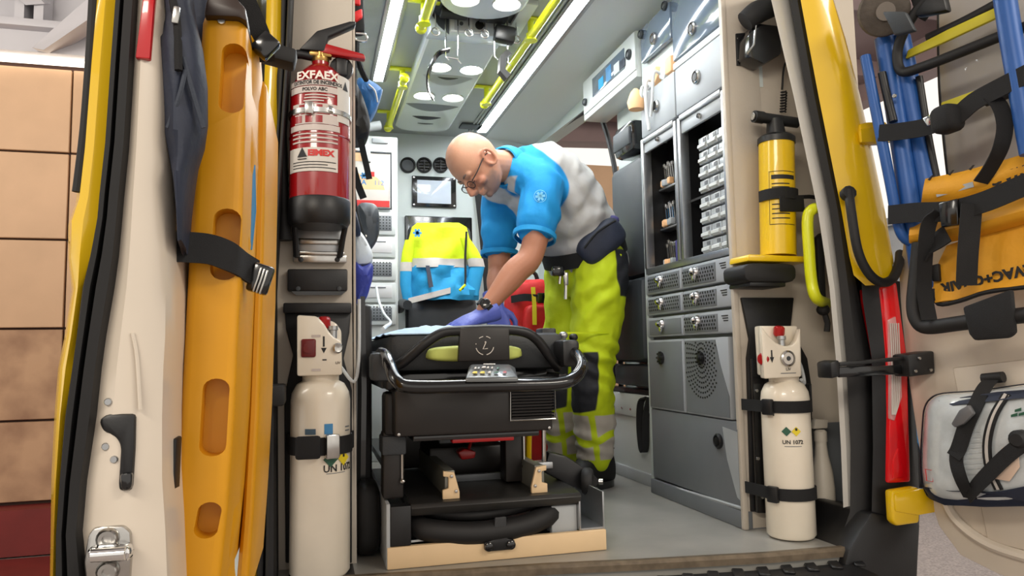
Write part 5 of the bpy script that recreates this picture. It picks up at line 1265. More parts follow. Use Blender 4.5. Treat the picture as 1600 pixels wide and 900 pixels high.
# grey foam handle bar at the bottom
ct('foam_handle', [(1437, 380, .02), (1432, 430, .03), (1428, 478, .04), (1434, 502, .045), (1450, 511, .045), (1500, 505, .045), (1560, 497, .045), (1640, 488, .045)], .0185, m['rubber'], sm=6)
b = MB(); b.prism([D(1510, 480, OC+.05), D(1586, 452, OC+.05), D(1592, 520, OC+.05), D(1582, 528, OC+.05), D(1528, 532, OC+.05), D(1520, 522, OC+.05)], N2*.02, .006); b.build('grip_wrap', m['web'], ch)
# straps round the chair
def dstrap(pts, w_, label, sm=4, wd=(0, 0, 1)):
    b = MB(); b.band([D(px, py, OC+o) for px, py, o in pts], wd, w_, .004, sm); return tag(b.build('chair_strap', m['web']), label, 'strap')
s_ = dstrap([(1373, 208, .06), (1400, 206, .055), (1440, 200, .05), (1466, 192, .06), (1490, 186, .08), (1520, 160, .08), (1560, 138, .08), (1640, 98, .08)], .045, 'black strap across the folded chair over the window, with a silver buckle')
b = MB(); b.prism([D(1444, 186, OC+.075), D(1468, 174, OC+.075), D(1474, 186, OC+.075), D(1452, 198, OC+.075)], N2*.01, .003); b.build('buckle', m['chrome'], s_)
tag(lump(D(1480, 186, OC+.08), (.03, .035, .035), .6, 18, 10, .06, rot=None).build('strap_knot', m['web']), 'bunched knot of black webbing beside the silver buckle', 'strap')
dstrap([(1546, 150, .07), (1562, 165, .07), (1570, 195, .07), (1564, 230, .07), (1548, 262, .05), (1532, 285, .04)], .034, 'black strap end curving down from the knot to the canvas', 5, (1, -.6, 0))
s_ = dstrap([(1388, 336, .06), (1430, 332, .06), (1480, 330, .07), (1530, 318, .07), (1580, 298, .07), (1660, 262, .07)], .05, 'black strap across the yellow canvas of the folded chair')
b = MB(); b.prism([D(1470, 318, OC+.075), D(1500, 310, OC+.075), D(1502, 352, OC+.075), D(1474, 356, OC+.075)], N2*.012, .004); b.build('buckle', m['gloss'], s_)
dstrap([(1518, 318, .075), (1516, 350, .075), (1512, 400, .07), (1510, 446, .06)], .046, 'wide black strap end hanging straight down over the yellow canvas', 4, (1, -.5, 0))
dstrap([(1468, 332, .075), (1452, 348, .075), (1446, 390, .07), (1444, 450, .05), (1452, 500, .06)], .036, 'black strap hanging at the left edge of the yellow canvas down to the foam bar', 5, (1, -.5, 0))
dstrap([(1480, 365, .06), (1458, 382, .06), (1448, 400, .05)], .05, 'short dark webbing fold under the canvas roll', 3, (.3, -.3, 1))
# --- round clear bag at the bottom of the right door
rb = thing('round_bag', 'round clear vinyl bag with navy trim strapped low on the right door', 'bag', D(1520, 700, .1))
b = MB(); rings = []
outl = [(1444, 660), (1447, 638), (1456, 624), (1475, 616), (1530, 612), (1600, 602), (1680, 594), (1700, 640), (1700, 720), (1690, 775), (1600, 786), (1540, 788), (1490, 785), (1462, 780), (1446, 764), (1441, 720)]
cpx, cpy = 1565, 700
for o_, k in ((0, 1.), (.05, 1.01), (.10, .985), (.125, .9), (.14, .7), (.145, .4), (.146, .05)): rings.append([D(cpx+(x-cpx)*k, cpy+(y-cpy)*k, .0+o_) for x, y in outl])
b.loft([smooth_path(r_, 3, True) for r_ in rings]); b.build('clear_cover', m['clear'], rb)
b = MB(); b.loft([smooth_path([D(cpx+(x-cpx)*k, cpy+(y-cpy)*k, o_) for x, y in outl], 3, True) for o_, k in ((.0, 1.02), (.02, 1.03), (.035, 1.02), (.02, 1.0))], True, False); b.build('navy_trim', m['navy'], rb)
b = MB(); b.prism([D(1444, 760, .1), D(1490, 768, .13), D(1560, 768, .14), D(1640, 752, .14), D(1640, 790, .1), D(1540, 792, .1), D(1480, 788, .1), D(1456, 780, .08)], N2*.008, .003); b.build('navy_base', m['navy'], rb)
b = MB(); b.prism([D(1466, 626, .11), D(1560, 612, .12), D(1640, 606, .12), D(1640, 618, .135), D(1560, 626, .14), D(1490, 634, .13)], N2*.006, .003); b.build('navy_top', m['navy'], rb)
for k, dx in enumerate((0, 9)):
    b = MB(); b.tube([D(1568+dx, 616, .135), D(1548+dx, 650, .15), D(1538+dx, 690, .154), D(1541+dx, 730, .152), D(1556+dx, 765, .142)], .0045, 6, smooth=5); b.build('zip', m['web'], rb)
b = MB(); b.band([D(1573, 616, .138), D(1553, 650, .152), D(1543, 690, .156), D(1546, 730, .154), D(1561, 765, .144)], U2, .012, .002, 5); b.build('zip_tape', m['reflect'], rb)
b = MB(); b.prism([D(1555, 748, .15), D(1566, 700, .152), D(1590, 690, .152), D(1594, 730, .152), D(1578, 752, .15)], N2*.003, .001); b.build('folded_packet', mat('peach_packet', (214, 188, 168), .5), rb)
b = MB()
for (x, y) in ((1586, 640), (1592, 646), (1580, 648)): b.prism([D(x, y, .149), D(x+10, y-3, .149), D(x+10, y+2, .149), D(x, y+4, .149)], N2*.0015)
b.build('green_print', m['green'], rb)
b = MB(); 
for pts in (((1446, 733), (1458, 735), (1458, 753), (1448, 751)),): b.tube([D(x, y, .1252) for x, y in pts], .0012, 5, closed=True)
b.build('red_print', m['inkr'], rb)
for k in range(9):
    b = MB(); b.tube([D(1492+k*1.5, 676+k*8, .152), D(1512+k*1.5, 674+k*8, .155), D(1532+k*.8, 672+k*8, .156)], .0008, 4); b.build('moulded_line', m['lgrey'], rb)
s_ = thing('bag_strap', 'black buckled strap looped over the round clear bag', 'strap', D(1520, 650, .15))
b = MB(); b.band([D(1550, 592, .03), D(1538, 606, .09), D(1526, 630, .145), D(1510, 664, .16), D(1498, 700, .16), D(1490, 714, .165)], U2, .036, .004, 4); b.build('webbing', m['web'], s_)
b = MB(); b.band([D(1498, 695, .16), D(1494, 720, .162), D(1502, 750, .162), D(1516, 778, .13)], U2, .032, .004, 4); b.band([D(1512, 776, .14), D(1530, 755, .163), D(1570, 715, .168), D(1602, 690, .165)], (0, 0, 1), .034, .004, 4); b.build('webbing', m['web'], s_)
b = MB(); b.prism([D(1503, 640, .165), D(1518, 632, .165), D(1526, 646, .168), D(1510, 662, .168), D(1496, 668, .168), D(1490, 662, .168)], N2*.014, .004); b.build('buckle', mat('dark_buckle', (96, 96, 98), .3), s_)
b = MB(); b.tube([D(1536, 592, .03), D(1568, 589, .03)], .014, 12); b.build('anchor_bar', m['rubber'], s_)
b = MB(); b.lathe([(.022, 0), (.022, .02), (.014, .03), (0, .03)], D(1598, 686, .145), N2, 16); b.build('anchor_knob', m['rubber'], s_)
# street scene seen past the right door: parked car, pavement
car = thing('parked_car', 'blue parked car glimpsed outside between the tail lamp and the right door', 'car', (4.6, 5.0, GZ))
b = MB(); b.prism([V(4.3, 4.0, GZ+.2), V(4.3, 8.2, GZ+.2), V(4.3, 8.2, GZ+.85), V(4.3, 7.4, GZ+.95), V(4.3, 6.8, GZ+1.45), V(4.3, 5.2, GZ+1.45), V(4.3, 4.7, GZ+.95), V(4.3, 4.0, GZ+.8)], (1.1, 0, 0), .06); b.build('body', m['inkb'], car)
b = MB(); b.prism([V(4.29, 6.7, GZ+1.38), V(4.29, 5.3, GZ+1.38), V(4.29, 4.85, GZ+.95), V(4.29, 7.2, GZ+.95)], (.02, 0, 0)); b.build('side_window', m['tint'], car)
for y in (4.8, 7.3): MB().lathe([(.0, -.1), (.28, -.1), (.32, -.06), (.32, .1), (0, .1)], (4.38, y, GZ+.32), (-1, 0, 0), 24).build('wheel', m['rubber'], car)
# ------------------------------------------------------------------ stretcher on its platform
S = lambda px, py, y=1.955: P(px, py, y=y)
pf = thing('stretcher_platform', 'cream fronted loading platform on the cabin floor carrying the stretcher', 'platform', (.49, 1.96, 0))
MB().box2((.188, 1.955, .001), (.79, 1.972, .056), .002).build('front_board', m['board'], pf)
MB().box2((.186, 1.958, .001), (.196, 3.55, .165), .002).build('left_side_panel', m['lgrey'], pf)
MB().box2((.196, 1.957, .057), (.25, 2.0, .158), .003).build('corner_block', m['black'], pf)
MB().box2((.196, 1.975, .001), (.785, 3.55, .02)).build('base_plate', m['black'], pf)
b = MB(); b.prism([V(.25, 1.965, .160), V(.25, 1.955, .150), V(.25, 1.97, .128), V(.25, 3.5, .14), V(.25, 3.5, .165), V(.25, 2.02, .165)], (.47, 0, 0), .002); b.build('deck', mat('deck_grey_black', (44, 43, 42), .35, noise_amt=.15, scale=16), pf)
for x0, x1 in ((.715, .72), (.785, .79)): MB().box2((x0, 1.965, .057), (x1, 2.5, .158), .001).build('divider', m['alu'], pf)
MB().box2((.72, 1.965, .057), (.785, 2.5, .062)).build('tray_floor', m['alu'], pf)
MB().box2((.72, 2.3, .06), (.785, 2.31, .15)).build('tray_back', m['grey'], pf)
MB().lathe([(.006, 0), (.006, .01), (0, .012)], (.742, 2.2, .062), (0, 0, 1), 10).build('tray_bolt', m['steel'], pf)
MB().box2((.64, 1.98, .05), (.714, 2.2, .125), .002).build('side_bracket', m['lgrey'], pf)
b = MB(); b.tube([V(.26, 2.03, .10), V(.30, 1.985, .085), V(.42, 1.97, .072), V(.55, 1.975, .078), V(.64, 2.0, .10), V(.68, 2.06, .12)], .030, 12, smooth=6); b.build('black_hose', m['rubber'], pf)
b = MB(); b.tube([V(.26, 2.06, .135), V(.34, 2.02, .12), V(.46, 2.0, .115), V(.6, 2.02, .13), V(.68, 2.08, .135)], .018, 10, smooth=6); b.build('black_hose', m['rubber'], pf)
b = MB(); b.tube([V(.25, 1.985, .06), V(.30, 1.98, .063), V(.34, 1.978, .067)], .003, 6); b.build('white_cord', m['wht'], pf)
cl = MB(); c0 = S(781, 850, 1.945); cl.prism([c0+V(-.042, 0, -.012), c0+V(-.034, 0, -.018), c0+V(.034, 0, -.018), c0+V(.042, 0, -.012), c0+V(.042, 0, .006), c0+V(.022, 0, .012), c0+V(.020, 0, .07), c0+V(-.012, 0, .07), c0+V(-.018, 0, .012), c0+V(-.042, 0, .006)], (0, .012, 0), .004); cl = cl.build('release_clip', m['black'], pf)
for dx in (-.03, .03): MB().lathe([(.012, 0), (.012, .005), (.008, .008), (0, .008)], c0+V(dx, -.001, -.004), (0, -1, 0), 16).build('clip_button', m['gloss'], cl)
# guide rails
for (px0, px1, xa) in ((690, 716, 0), (831, 858, 1)):
    p = S((px0+px1)/2, 785, 1.99); x = p.x
    b = MB(); b.box2((x-.012, 2.0, .165), (x+.016, 3.5, .235), .003); r_ = b.build('guide_rail', mat('rail_dull', (124, 124, 116), .35, .5) if not xa else bpy.data.materials['rail_dull'], pf)
    s_ = 1 if not xa else -1
    b = MB(); b.prism([V(x-.02*s_, 1.985, .162), V(x+.026*s_, 1.985, .162), V(x+.026*s_, 1.985, .18), V(x+.012*s_, 1.985, .232), V(x-.018*s_, 1.985, .236), V(x-.018*s_, 1.985, .222), V(x-.004*s_, 1.985, .22), V(x-.004*s_, 1.985, .19), V(x-.02*s_, 1.985, .186)], (0, .012, 0), .002); ep = b.build('end_plate', m['board'], r_)
    for dz, dx in ((.182, .016), (.222, .004)): MB().lathe([(.005, 0), (.004, .003), (0, .004)], (x+dx*s_, 1.984, dz), (0, -1, 0), 10).build('bolt', m['steel'], r_)
MB().box2((.35, 2.22, .165), (.60, 2.24, .185), .002).build('cross_bar', m['grey'], pf)
MB().box2((.35, 2.30, .165), (.60, 2.9, .26), .01).build('dark_housing', m['brown'], pf)
# --- the stretcher itself
stc = thing('stretcher', 'black ambulance stretcher with tubular foot handle and control panel', 'stretcher', (.47, 1.9, .165))
def sb(name, a, c, mt=m['black'], bev=.006, par=None): return MB().box2(a, c, bev).build(name, mt, par or stc)
hou = sb('motor_housing', (.205, 1.925, .338), (.632, 2.10, .458), m['brown'], .008)
b = MB(); g0, g1 = S(797, 611, 1.922), S(868, 654, 1.922)
b.tube([V(g0.x, 1.921, g0.z), V(g1.x, 1.921, g0.z), V(g1.x, 1.921, g1.z), V(g0.x, 1.921, g1.z)], .0028, 6, closed=True); b.build('grille_frame', m['steel'], hou)
for k in range(9): MB().box((g0.x*.5+g1.x*.5, 1.922, g1.z+.008+k*(g0.z-g1.z-.014)/8), (g1.x-g0.x-.008, .006, .0035), Matrix.Rotation(.4, 3, 'X')).build('grille_slat', m['gloss'], hou)
for dx in (.215, .62): MB().lathe([(.005, 0), (.004, .003), (0, .004)], (dx, 1.924, .345), (0, -1, 0), 8).build('screw', m['steel'], hou)
MB().box2((.255, 1.95, .322), (.60, 2.3, .338), .003).build('under_plate', m['gloss'], hou)
MB().box2((.36, 1.955, .312), (.53, 1.99, .325), .003).build('red_band', m['redknob'], hou)
# U handle
hy = 1.80
hd_ = [S(596, 552, 2.02), S(603, 556, 1.93), S(609, 572, 1.85), S(620, 595, 1.80), S(645, 604.5, 1.785), S(735, 603, 1.78), S(800, 602, 1.78), S(868, 600, 1.785), S(895, 592, 1.80), S(909, 572, 1.84), S(899, 552, 1.93), S(882, 538, 2.05)]
MB().tube(hd_, .0165, 14, smooth=6).build('foot_handle', m['gloss'], stc)
for px, py in ((594, 573), (884, 552)):
    c = S(px, py, 1.98); b = MB(); b.box(c, (.052, .10, .075), None, .012); b.build('handle_joint', m['darkgrey'] if px < 700 else m['black'], stc)
# control panel on the handle
cp = MB(); cy = 1.775
cp.hexa([S(727, 598, 1.76), S(810, 597, 1.76), S(806, 574, 1.84), S(732, 573, 1.84), S(727, 590, 1.762), S(810, 589, 1.762), S(795, 568.5, 1.842), S(737, 568.5, 1.842)], .004); cpo = cp.build('control_panel', mat('panel_grey', (92, 96, 98), .3, coat=.3), stc)
def cpp(u, v): 
    a = S(729, 590, 1.7605)*(1-u)+S(808, 589, 1.7605)*u; c = S(738, 569.2, 1.8405)*(1-u)+S(795, 569.2, 1.8405)*u; return a*(1-v)+c*v+V(0, -.0015, .0025)
for (u, v, mt, w_, nm) in ((.14, .28, m['yel'], .013, 'yellow_key'), (.30, .28, m['yel'], .013, 'yellow_key'), (.45, .28, m['tape'], .008, 'white_key'), (.60, .28, m['green'], .012, 'green_key'), (.78, .28, m['redknob'], .010, 'red_key'), (.12, .62, m['tape'], .006, 'white_key'), (.2, .62, m['lgrey'], .006, 'grey_key'), (.32, .68, m['tape'], .011, 'white_key'), (.42, .66, m['tape'], .006, 'white_key'), (.52, .64, m['tape'], .005, 'white_key'), (.66, .6, m['green'], .008, 'green_key')):
    nv = (cpp(.1, .9)-cpp(.1, .1)).normalized()
    b = MB(); c = cpp(u, v); b.prism([c+V(-w_*.5, 0, 0)-nv*.006, c+V(w_*.5, 0, 0)-nv*.006, c+V(w_*.35, 0, 0)+nv*.006, c+V(-w_*.35, 0, 0)+nv*.006], V(0, -.5, .9)*.0018, .0006); b.build(nm, mt, cpo)
b = MB(); b.prism([cpp(.3, .9), cpp(.62, .9), cpp(.62, .95), cpp(.3, .95)], V(0, -.0005, .001)); b.build('print_line', m['tape'], cpo)
# headboard arch + logo plate + pad
arch = [S(598, 577, 2.0), S(626, 568, 1.97), S(660, 540, 1.95), S(690, 521, 1.945), S(720, 517, 1.94), S(770, 515, 1.94), S(815, 518, 1.94), S(838, 530, 1.945), S(858, 556, 1.96), S(872, 575, 1.99)]
MB().tube(arch, .014, 12, smooth=5).build('foot_arch', m['black'], stc)
b = MB(); b.prism([S(719, 512, 1.925), S(796, 513, 1.925), S(797, 563, 1.925), S(716, 565, 1.925)], (0, .02, 0), .004); lp_ = b.build('logo_plate', m['brown'], stc)
b = MB(); c = S(757.5, 540, 1.9235); r_ = .0245
for a0, a1 in ((1.75, 2.25), (.9, 1.4), (2.9, 3.0), (3.4, 4.5), (4.9, 6.1)): b.tube([c+V(r_*math.cos(a0+(a1-a0)*k/8), 0, r_*math.sin(a0+(a1-a0)*k/8)) for k in range(9)], .0013, 5)
b.tube([c+V(.003, 0, .008), c+V(-.005, 0, -.009), c+V(.008, 0, -.008)], .0015, 5); b.ball(c+V(.002, 0, .009), .0026, 8, 6); b.build('emblem', m['tape'], lp_)
b = lump((S(742, 552, 2.0)), (.135, .03, .0215), .55, 32, 14, .05, 20, 2); b.build('pale_green_pad', m['padY'], stc)
# mattress + frame
b = MB(); b.box2((.20, 2.01, .50), (.70, 3.6, .605), .022); b.build('mattress', m['seatgrey'], stc)
sb('frame_rail', (.185, 1.95, .458), (.205, 3.6, .49)); sb('frame_rail', (.66, 1.95, .458), (.685, 3.6, .49))
sb('cross_member', (.20, 1.96, .462), (.66, 2.0, .482)); sb('cross_member', (.20, 2.05, .45), (.66, 2.2, .50), m['gloss'])
for z_, y_ in ((.477, 1.93), (.465, 1.90)): MB().tube([V(.24, y_, z_), V(.6, y_, z_)], .004, 6).build('trim_rod', m['darkgrey'], stc)
# columns, legs, knobs
for x0, x1, y_, par in ((.182, .236, 2.0, 0), (.55, .61, 2.13, 1)):
    lg = sb('leg', (x0, y_, .17), (x1, y_+.07, .345), m['brown'], .006)
    MB().tube([V(x1-.004, y_-.004, .34), V(x1-.004, y_-.004, .22)], .004, 6).build('leg_rod', m['steel'], lg)
    MB().ball((x1-.004, y_-.006, .215), .008, 8, 6).build('leg_bolt', m['steel'], lg)
sb('leg_collar', (.178, 1.985, .285), (.242, 2.08, .335), m['darkgrey'], .006); sb('leg_collar', (.184, 1.99, .335), (.23, 2.07, .45), m['black'], .012)
for px, py, y_ in ((880, 524, 2.1), (896, 527, 2.14)):
    MB().ball(S(px, py, y_), (.014, .014, .012), 12, 8).build('knob', m['alu'] if px == 880 else m['black'], stc)
sb('right_post', (.655, 2.08, .46), (.70, 2.15, .62), m['black'], .006); MB().tube([V(.645, 2.07, .48), V(.645, 2.07, .60)], .006, 8).build('post_rod', m['steel'], stc)
MB().box2((.60, 2.2, .35), (.66, 2.3, .5), .004).build('side_block', m['black'], stc)
MB().tube([V(.665, 2.12, .22), V(.668, 2.12, .42)], .007, 8).build('lift_rod', m['steel'], stc); MB().box2((.64, 2.11, .205), (.69, 2.16, .225), .003).build('rod_foot', m['alu'], stc)
# undercarriage arm with caster on the right, red lever
b = MB(); b.prism([S(858, 706, 2.12), S(884, 712, 2.12), S(925, 738, 2.12), S(938, 752, 2.12), S(926, 772, 2.12), S(896, 762, 2.12), S(850, 738, 2.12)], (0, .05, 0), .008); b.build('swing_arm', m['black'], stc)
wc = S(918, 752, 2.11); b = MB(); b.lathe([(.012, -.018), (.034, -.016), (.04, -.008), (.04, .008), (.034, .016), (.012, .018)], wc, (1, -.5, 0), 24); cw = b.build('caster', m['rubber'], stc)
MB().lathe([(0, 0), (.009, 0), (.009, .012), (0, .013)], wc+V(.03, -.016, 0), (1, -.5, 0), 12).build('axle_cap', m['steel'], cw)
b = MB(); b.tube([wc+V(.02, 0, -.02), wc+V(.022, 0, -.07)], .012, 8); b.build('caster_stem', m['black'], stc)
b = MB(); b.prism([S(716, 707, 2.2), S(726, 701, 2.2), S(744, 706, 2.2), S(742, 716, 2.2), S(722, 719, 2.2)], (0, .05, 0), .004); b.tube([S(732, 703, 2.22), S(736, 690, 2.25)], .005, 8); b.build('red_lever', m['redknob'], stc)
b = MB(); b.prism([S(686, 683, 2.4), S(700, 680, 2.4), S(736, 688, 2.4), S(726, 695, 2.4), S(688, 702, 2.4)], (0, .02, 0), .002); b.build('pale_bracket', m['lgrey'], stc)
MB().tube([V(.49, 2.25, .31), V(.53, 2.7, .20)], [.03, .02], 12).build('actuator', m['grey'], stc)
b = MB(); b.tube([V(.27, 2.3, .3), V(.33, 3.2, .2)], .018, 10); b.tube([V(.60, 2.3, .3), V(.58, 3.2, .2)], .018, 10); b.build('x_frame', m['black'], stc)
MB().box2((.24, 2.5, .17), (.60, 2.55, .345), .01).build('rear_plate', m['brown'], stc)
sb('left_side_box', (.178, 2.03, .458), (.20, 2.5, .56), m['darkgrey'], .006)
# pale blue sheet on the mattress
g = []
for i in range(23):
    r_ = []
    for j in range(15):
        u, v = i/22, j/14; x = .205+.33*u; y = 2.02+.75*v
        z = .607+.026*math.sin(math.pi*min(1, u*1.15))*(.4+.6*math.sin(math.pi*(.15+.8*v)))+.012*noise.noise(V(x*16, y*10, 0))+.006*noise.noise(V(x*50, y*30, 2))
        if j == 0: z = .600
        r_.append(V(x, y, max(z, .6065)))
    g.append(r_)
tag(MB().sheet(g, -.003).build('bed_sheet', m['sheet']), 'crumpled pale blue sheet on the stretcher mattress', 'sheet')
b = MB(); b.tube([P(588, 448, y=3.7), P(592, 470, y=3.6), P(600, 490, y=3.3), P(610, 503, y=2.9), P(603, 510, y=2.4), P(598, 514, y=2.15)], .006, 8, smooth=6)
tag(b.build('white_cable', m['wht']), 'thin white cable running from the drawer tower to the stretcher', 'cable')
# ------------------------------------------------------------------ red rescue backpack beyond the stretcher
q = lambda px, py, y=3.45: P(px, py, y=y)
bp0 = q(828, 480); bz = .0
bk = thing('rescue_backpack', 'red rescue backpack with black buckled straps standing beyond the stretcher', 'backpack', (bp0.x, 3.5, 0))
c = (q(800, 480).x+q(862, 480).x)/2; hw = (q(862, 480).x-q(800, 480).x)/2
zt_ = q(830, 437).z
lump((c, 3.53, zt_/2), (hw, .12, zt_/2), .28, 32, 24, .02, 9, 4).build('main_pocket', m['redbag'], bk)
lump((c+.02, 3.41, zt_*.62), (hw*.82, .045, zt_*.24), .35, 28, 14, .02, 12, 6).build('front_pocket', m['redbag'], bk)
for py, w_ in ((466, .035),): p = q(830, py, 3.36); MB().band([V(c-hw-.005, 3.44, p.z), V(c-hw*.6, 3.37, p.z+.005), V(c, 3.355, p.z), V(c+hw*.7, 3.37, p.z+.006), V(c+hw+.01, 3.45, p.z)], (0, 0, 1), w_, .006, 3).build('strap', m['web'], bk)
MB().box((c+.02, 3.345, q(830, 466, 3.36).z), (.05, .02, .05), None, .006).build('buckle', m['gloss'], bk)
MB().band([V(c-.02, 3.36, zt_*.95), V(c-.018, 3.35, zt_*.85), V(c-.02, 3.345, zt_*.75)], (1, 0, 0), .02, .005).build('yellow_zip_pull', m['yel'], bk)
MB().tube([V(c+hw*.75, 3.38, zt_*.85), V(c+hw*.8, 3.365, zt_*.6), V(c+hw*.8, 3.365, zt_*.45)], .008, 6).build('zip', m['yel'], bk)
MB().tube([V(c-.05, 3.5, zt_-.01), V(c-.03, 3.5, zt_+.04), V(c+.03, 3.5, zt_+.04), V(c+.05, 3.5, zt_-.01)], .01, 8, smooth=4).build('carry_loop', m['web'], bk)
b = MB(); b.tube([V(.80, 2.75, .12), V(.795, 2.70, .40), V(.80, 2.66, .50)], .012, 8); ys_ = tag(b.build('yellow_pole', m['pumpY']), 'yellow upright pole between the stretcher and the trouser leg', 'pole')
b = MB(); b.box((.79, 2.74, .06), (.10, .14, .12), None, .02); tag(b.build('black_floor_box', m['black']), 'small black box on the floor beside the stretcher wheels', 'box')
# ------------------------------------------------------------------ gear hanging along the left wall
q = lambda px, py, y: P(px, py, y=y)
hb = MB(); hb.box2((XL, 2.2, .70), (.085, 3.1, 1.86)); tag(hb.build('wall_cupboard', m['lgrey']), 'narrow grey cupboard on the left wall hidden behind the hanging gear', 'cupboard')
g1 = thing('strap_harness', 'red and black strap harness with a wire clip hanging at the top left', 'harness', q(558, 30, 2.3))
b = MB(); b.prism([q(545, -60, 2.3), q(566, -60, 2.3), q(571, 48, 2.3), q(548, 50, 2.3)], (0, .05, 0), .01); b.build('black_panel', m['web'], g1)
b = MB(); b.prism([q(544, -60, 2.29), q(560, -60, 2.29), q(564, 8, 2.29), q(545, 4, 2.29)], (0, .03, 0), .008); b.prism([q(552, 18, 2.29), q(566, 12, 2.29), q(567, 26, 2.29), q(556, 34, 2.29)], (0, .03, 0), .006); b.build('red_panel', m['redbag'], g1)
b = MB(); b.tube([q(551, 48, 2.28), q(556, 62, 2.28), q(572, 64, 2.28), q(571, 54, 2.28), q(556, 52, 2.28)], .004, 6, smooth=3); b.build('wire_clip', m['steel'], g1)
b = MB(); b.tube([q(557, 66, 2.3), q(558, 90, 2.3), q(566, 112, 2.35), q(572, 124, 2.4)], .010, 8, smooth=4); b.build('hanging_loop', m['web'], g1)
b = MB(); b.tube([q(550, 60, 2.3), q(551, 120, 2.3), q(550, 150, 2.3)], .014, 8); b.build('hanging_loop', m['web'], g1)
def hang(name, mt, outline, y, lab, cat, dep=.10, seed=0, bev=.02, par=None):
    b = MB(); pts = [q(a, c_, y) for a, c_ in outline]; pts = smooth_path(pts, 3, True); cen = sum(pts, V(0, 0, 0))/len(pts)
    rings = []
    for dy, k in ((-.02, .3), (-.016, .6), (-.004, .86), (.02, .98), (dep*.5, 1.), (dep, .95)):
        rings.append([cen+(p-cen)*k+V(0, dy+.01*noise.noise(p*25+V(seed, k*3, 0)), 0) for p in pts])
    b.loft(rings); o = b.build(name, mt, par)
    return tag(o, lab, cat) if lab else o
hang('blue_bag', m['blue'], [(556, 122), (575, 121), (597, 134), (598, 142), (592, 160), (584, 175), (574, 186), (560, 170)], 2.55, 'shiny blue nylon bag hanging at the left wall beside the ceiling strip light', 'bag', .12, 3)
b = MB(); b.tube([q(576, 132, 2.52), q(586, 142, 2.515), q(590, 160, 2.52)], .003, 6, smooth=3); st_ = b.build('seam', m['reflect'], bpy.data.objects['blue_bag'])
hang('black_pouch', m['rubber'], [(549, 132), (556, 124), (568, 150), (579, 186), (577, 208), (568, 214), (552, 212), (549, 190)], 2.4, 'soft black pouch hanging in front of the blue bag on the left wall', 'pouch', .14, 5)
b = MB(); b.band([q(562, 210, 2.42), q(567, 235, 2.44), q(575, 270, 2.46), q(577, 280, 2.46)], (1, 0, 0), .02, .004); b.band([q(552, 262, 2.5), q(558, 285, 2.5), q(568, 310, 2.52)], (1, 0, 0), .024, .004)
tag(b.build('dangling_straps', m['web']), 'black webbing straps dangling under the black pouch', 'strap')
hp = hang('head_immobiliser', m['darkgrey'], [(560, 318), (578, 314), (590, 320), (594, 340), (593, 366), (584, 384), (574, 390), (563, 372), (558, 345)], 2.7, 'dark grey foam head pad hanging on the left beside the drawer tower', 'pad', .10, 7)
b = MB(); b.tube([q(553, 295, 2.62), q(557, 330, 2.62), q(566, 362, 2.63), q(574, 384, 2.64)], .006, 8, smooth=3); b.build('side_strap', m['web'], hp)
MB().lathe([(.006, 0), (.005, .004), (0, .005)], q(571, 369, 2.66), (0, -1, 0), 10).build('stud', m['steel'], hp)
hang('white_bundle', m['wht'], [(552, 356), (562, 358), (574, 374), (583, 396), (581, 412), (566, 416), (552, 410)], 2.58, 'bundle of white cloth hanging on the left below the head pad', 'cloth', .12, 9)
hang('navy_bundle', mat('royal_blue_nylon', (44, 54, 140), .6, bump=.3, bscale=30, noise_amt=.2, scale=14), [(552, 408), (566, 414), (582, 410), (584, 426), (580, 446), (572, 468), (562, 474), (552, 472)], 2.56, 'royal blue nylon bundle hanging on the left under the white cloth', 'bag', .12, 11)
hang('striped_bag', m['navy'], [(551, 330), (556, 328), (562, 350), (564, 366), (552, 362)], 2.5, 'small navy bag with a pale seam tucked left of the head pad', 'bag', .06, 12)
ec = thing('equipment_case', 'tall black padded case standing between the left rear panel and the stretcher', 'case', (.13, 2.3, 0))
MB().box2((.095, 2.18, .01), (.168, 3.2, .70), .02).build('body', m['rubber'], ec)
for x_ in (.115, .140): MB().band([V(x_, 2.175, .72), V(x_+.004, 2.172, .45), V(x_, 2.175, .1)], (1, 0, 0), .014, .004).build('strap', m['gloss'], ec)
tag(lump((.15, 2.14, .10), (.034, .07, .1), .5, 24, 12, .05, seed=8).build('floor_bag', m['rubber']), 'dark bag slumped on the floor left of the stretcher platform', 'bag')
for px, py, y_ in ((586, 690, 2.1), (578, 770, 2.0), (583, 782, 2.0)):
    pass
# ------------------------------------------------------------------ the person bending over the stretcher
def zoned(name, base, layers, rough=.7, bump=.3, bscale=24, namt=.06, nscale=20):
    """cloth or skin whose dyed zones follow signed fields stored on the mesh; layers = (field, colour, half width, roughness)"""
    mt = mat(name, base, rough, bump=bump, bscale=bscale, noise_amt=namt, scale=nscale); nt = mt.node_tree; bs = nt.nodes['Principled BSDF']
    cur = bs.inputs['Base Color'].links[0].from_socket
    for fld, c, hw in layers:
        at = nt.nodes.new('ShaderNodeAttribute'); at.attribute_name = fld
        mr = nt.nodes.new('ShaderNodeMapRange'); mr.interpolation_type = 'SMOOTHSTEP'; mr.inputs['From Min'].default_value = -hw; mr.inputs['From Max'].default_value = hw
        nt.links.new(at.outputs['Fac'], mr.inputs['Value'])
        mx = nt.nodes.new('ShaderNodeMix'); mx.data_type = 'RGBA'
        nt.links.new(mr.outputs['Result'], mx.inputs['Factor']); nt.links.new(cur, mx.inputs['A']); mx.inputs['B'].default_value = (*lin(c), 1)
        cur = mx.outputs['Result']
    nt.links.new(cur, bs.inputs['Base Color']); return mt
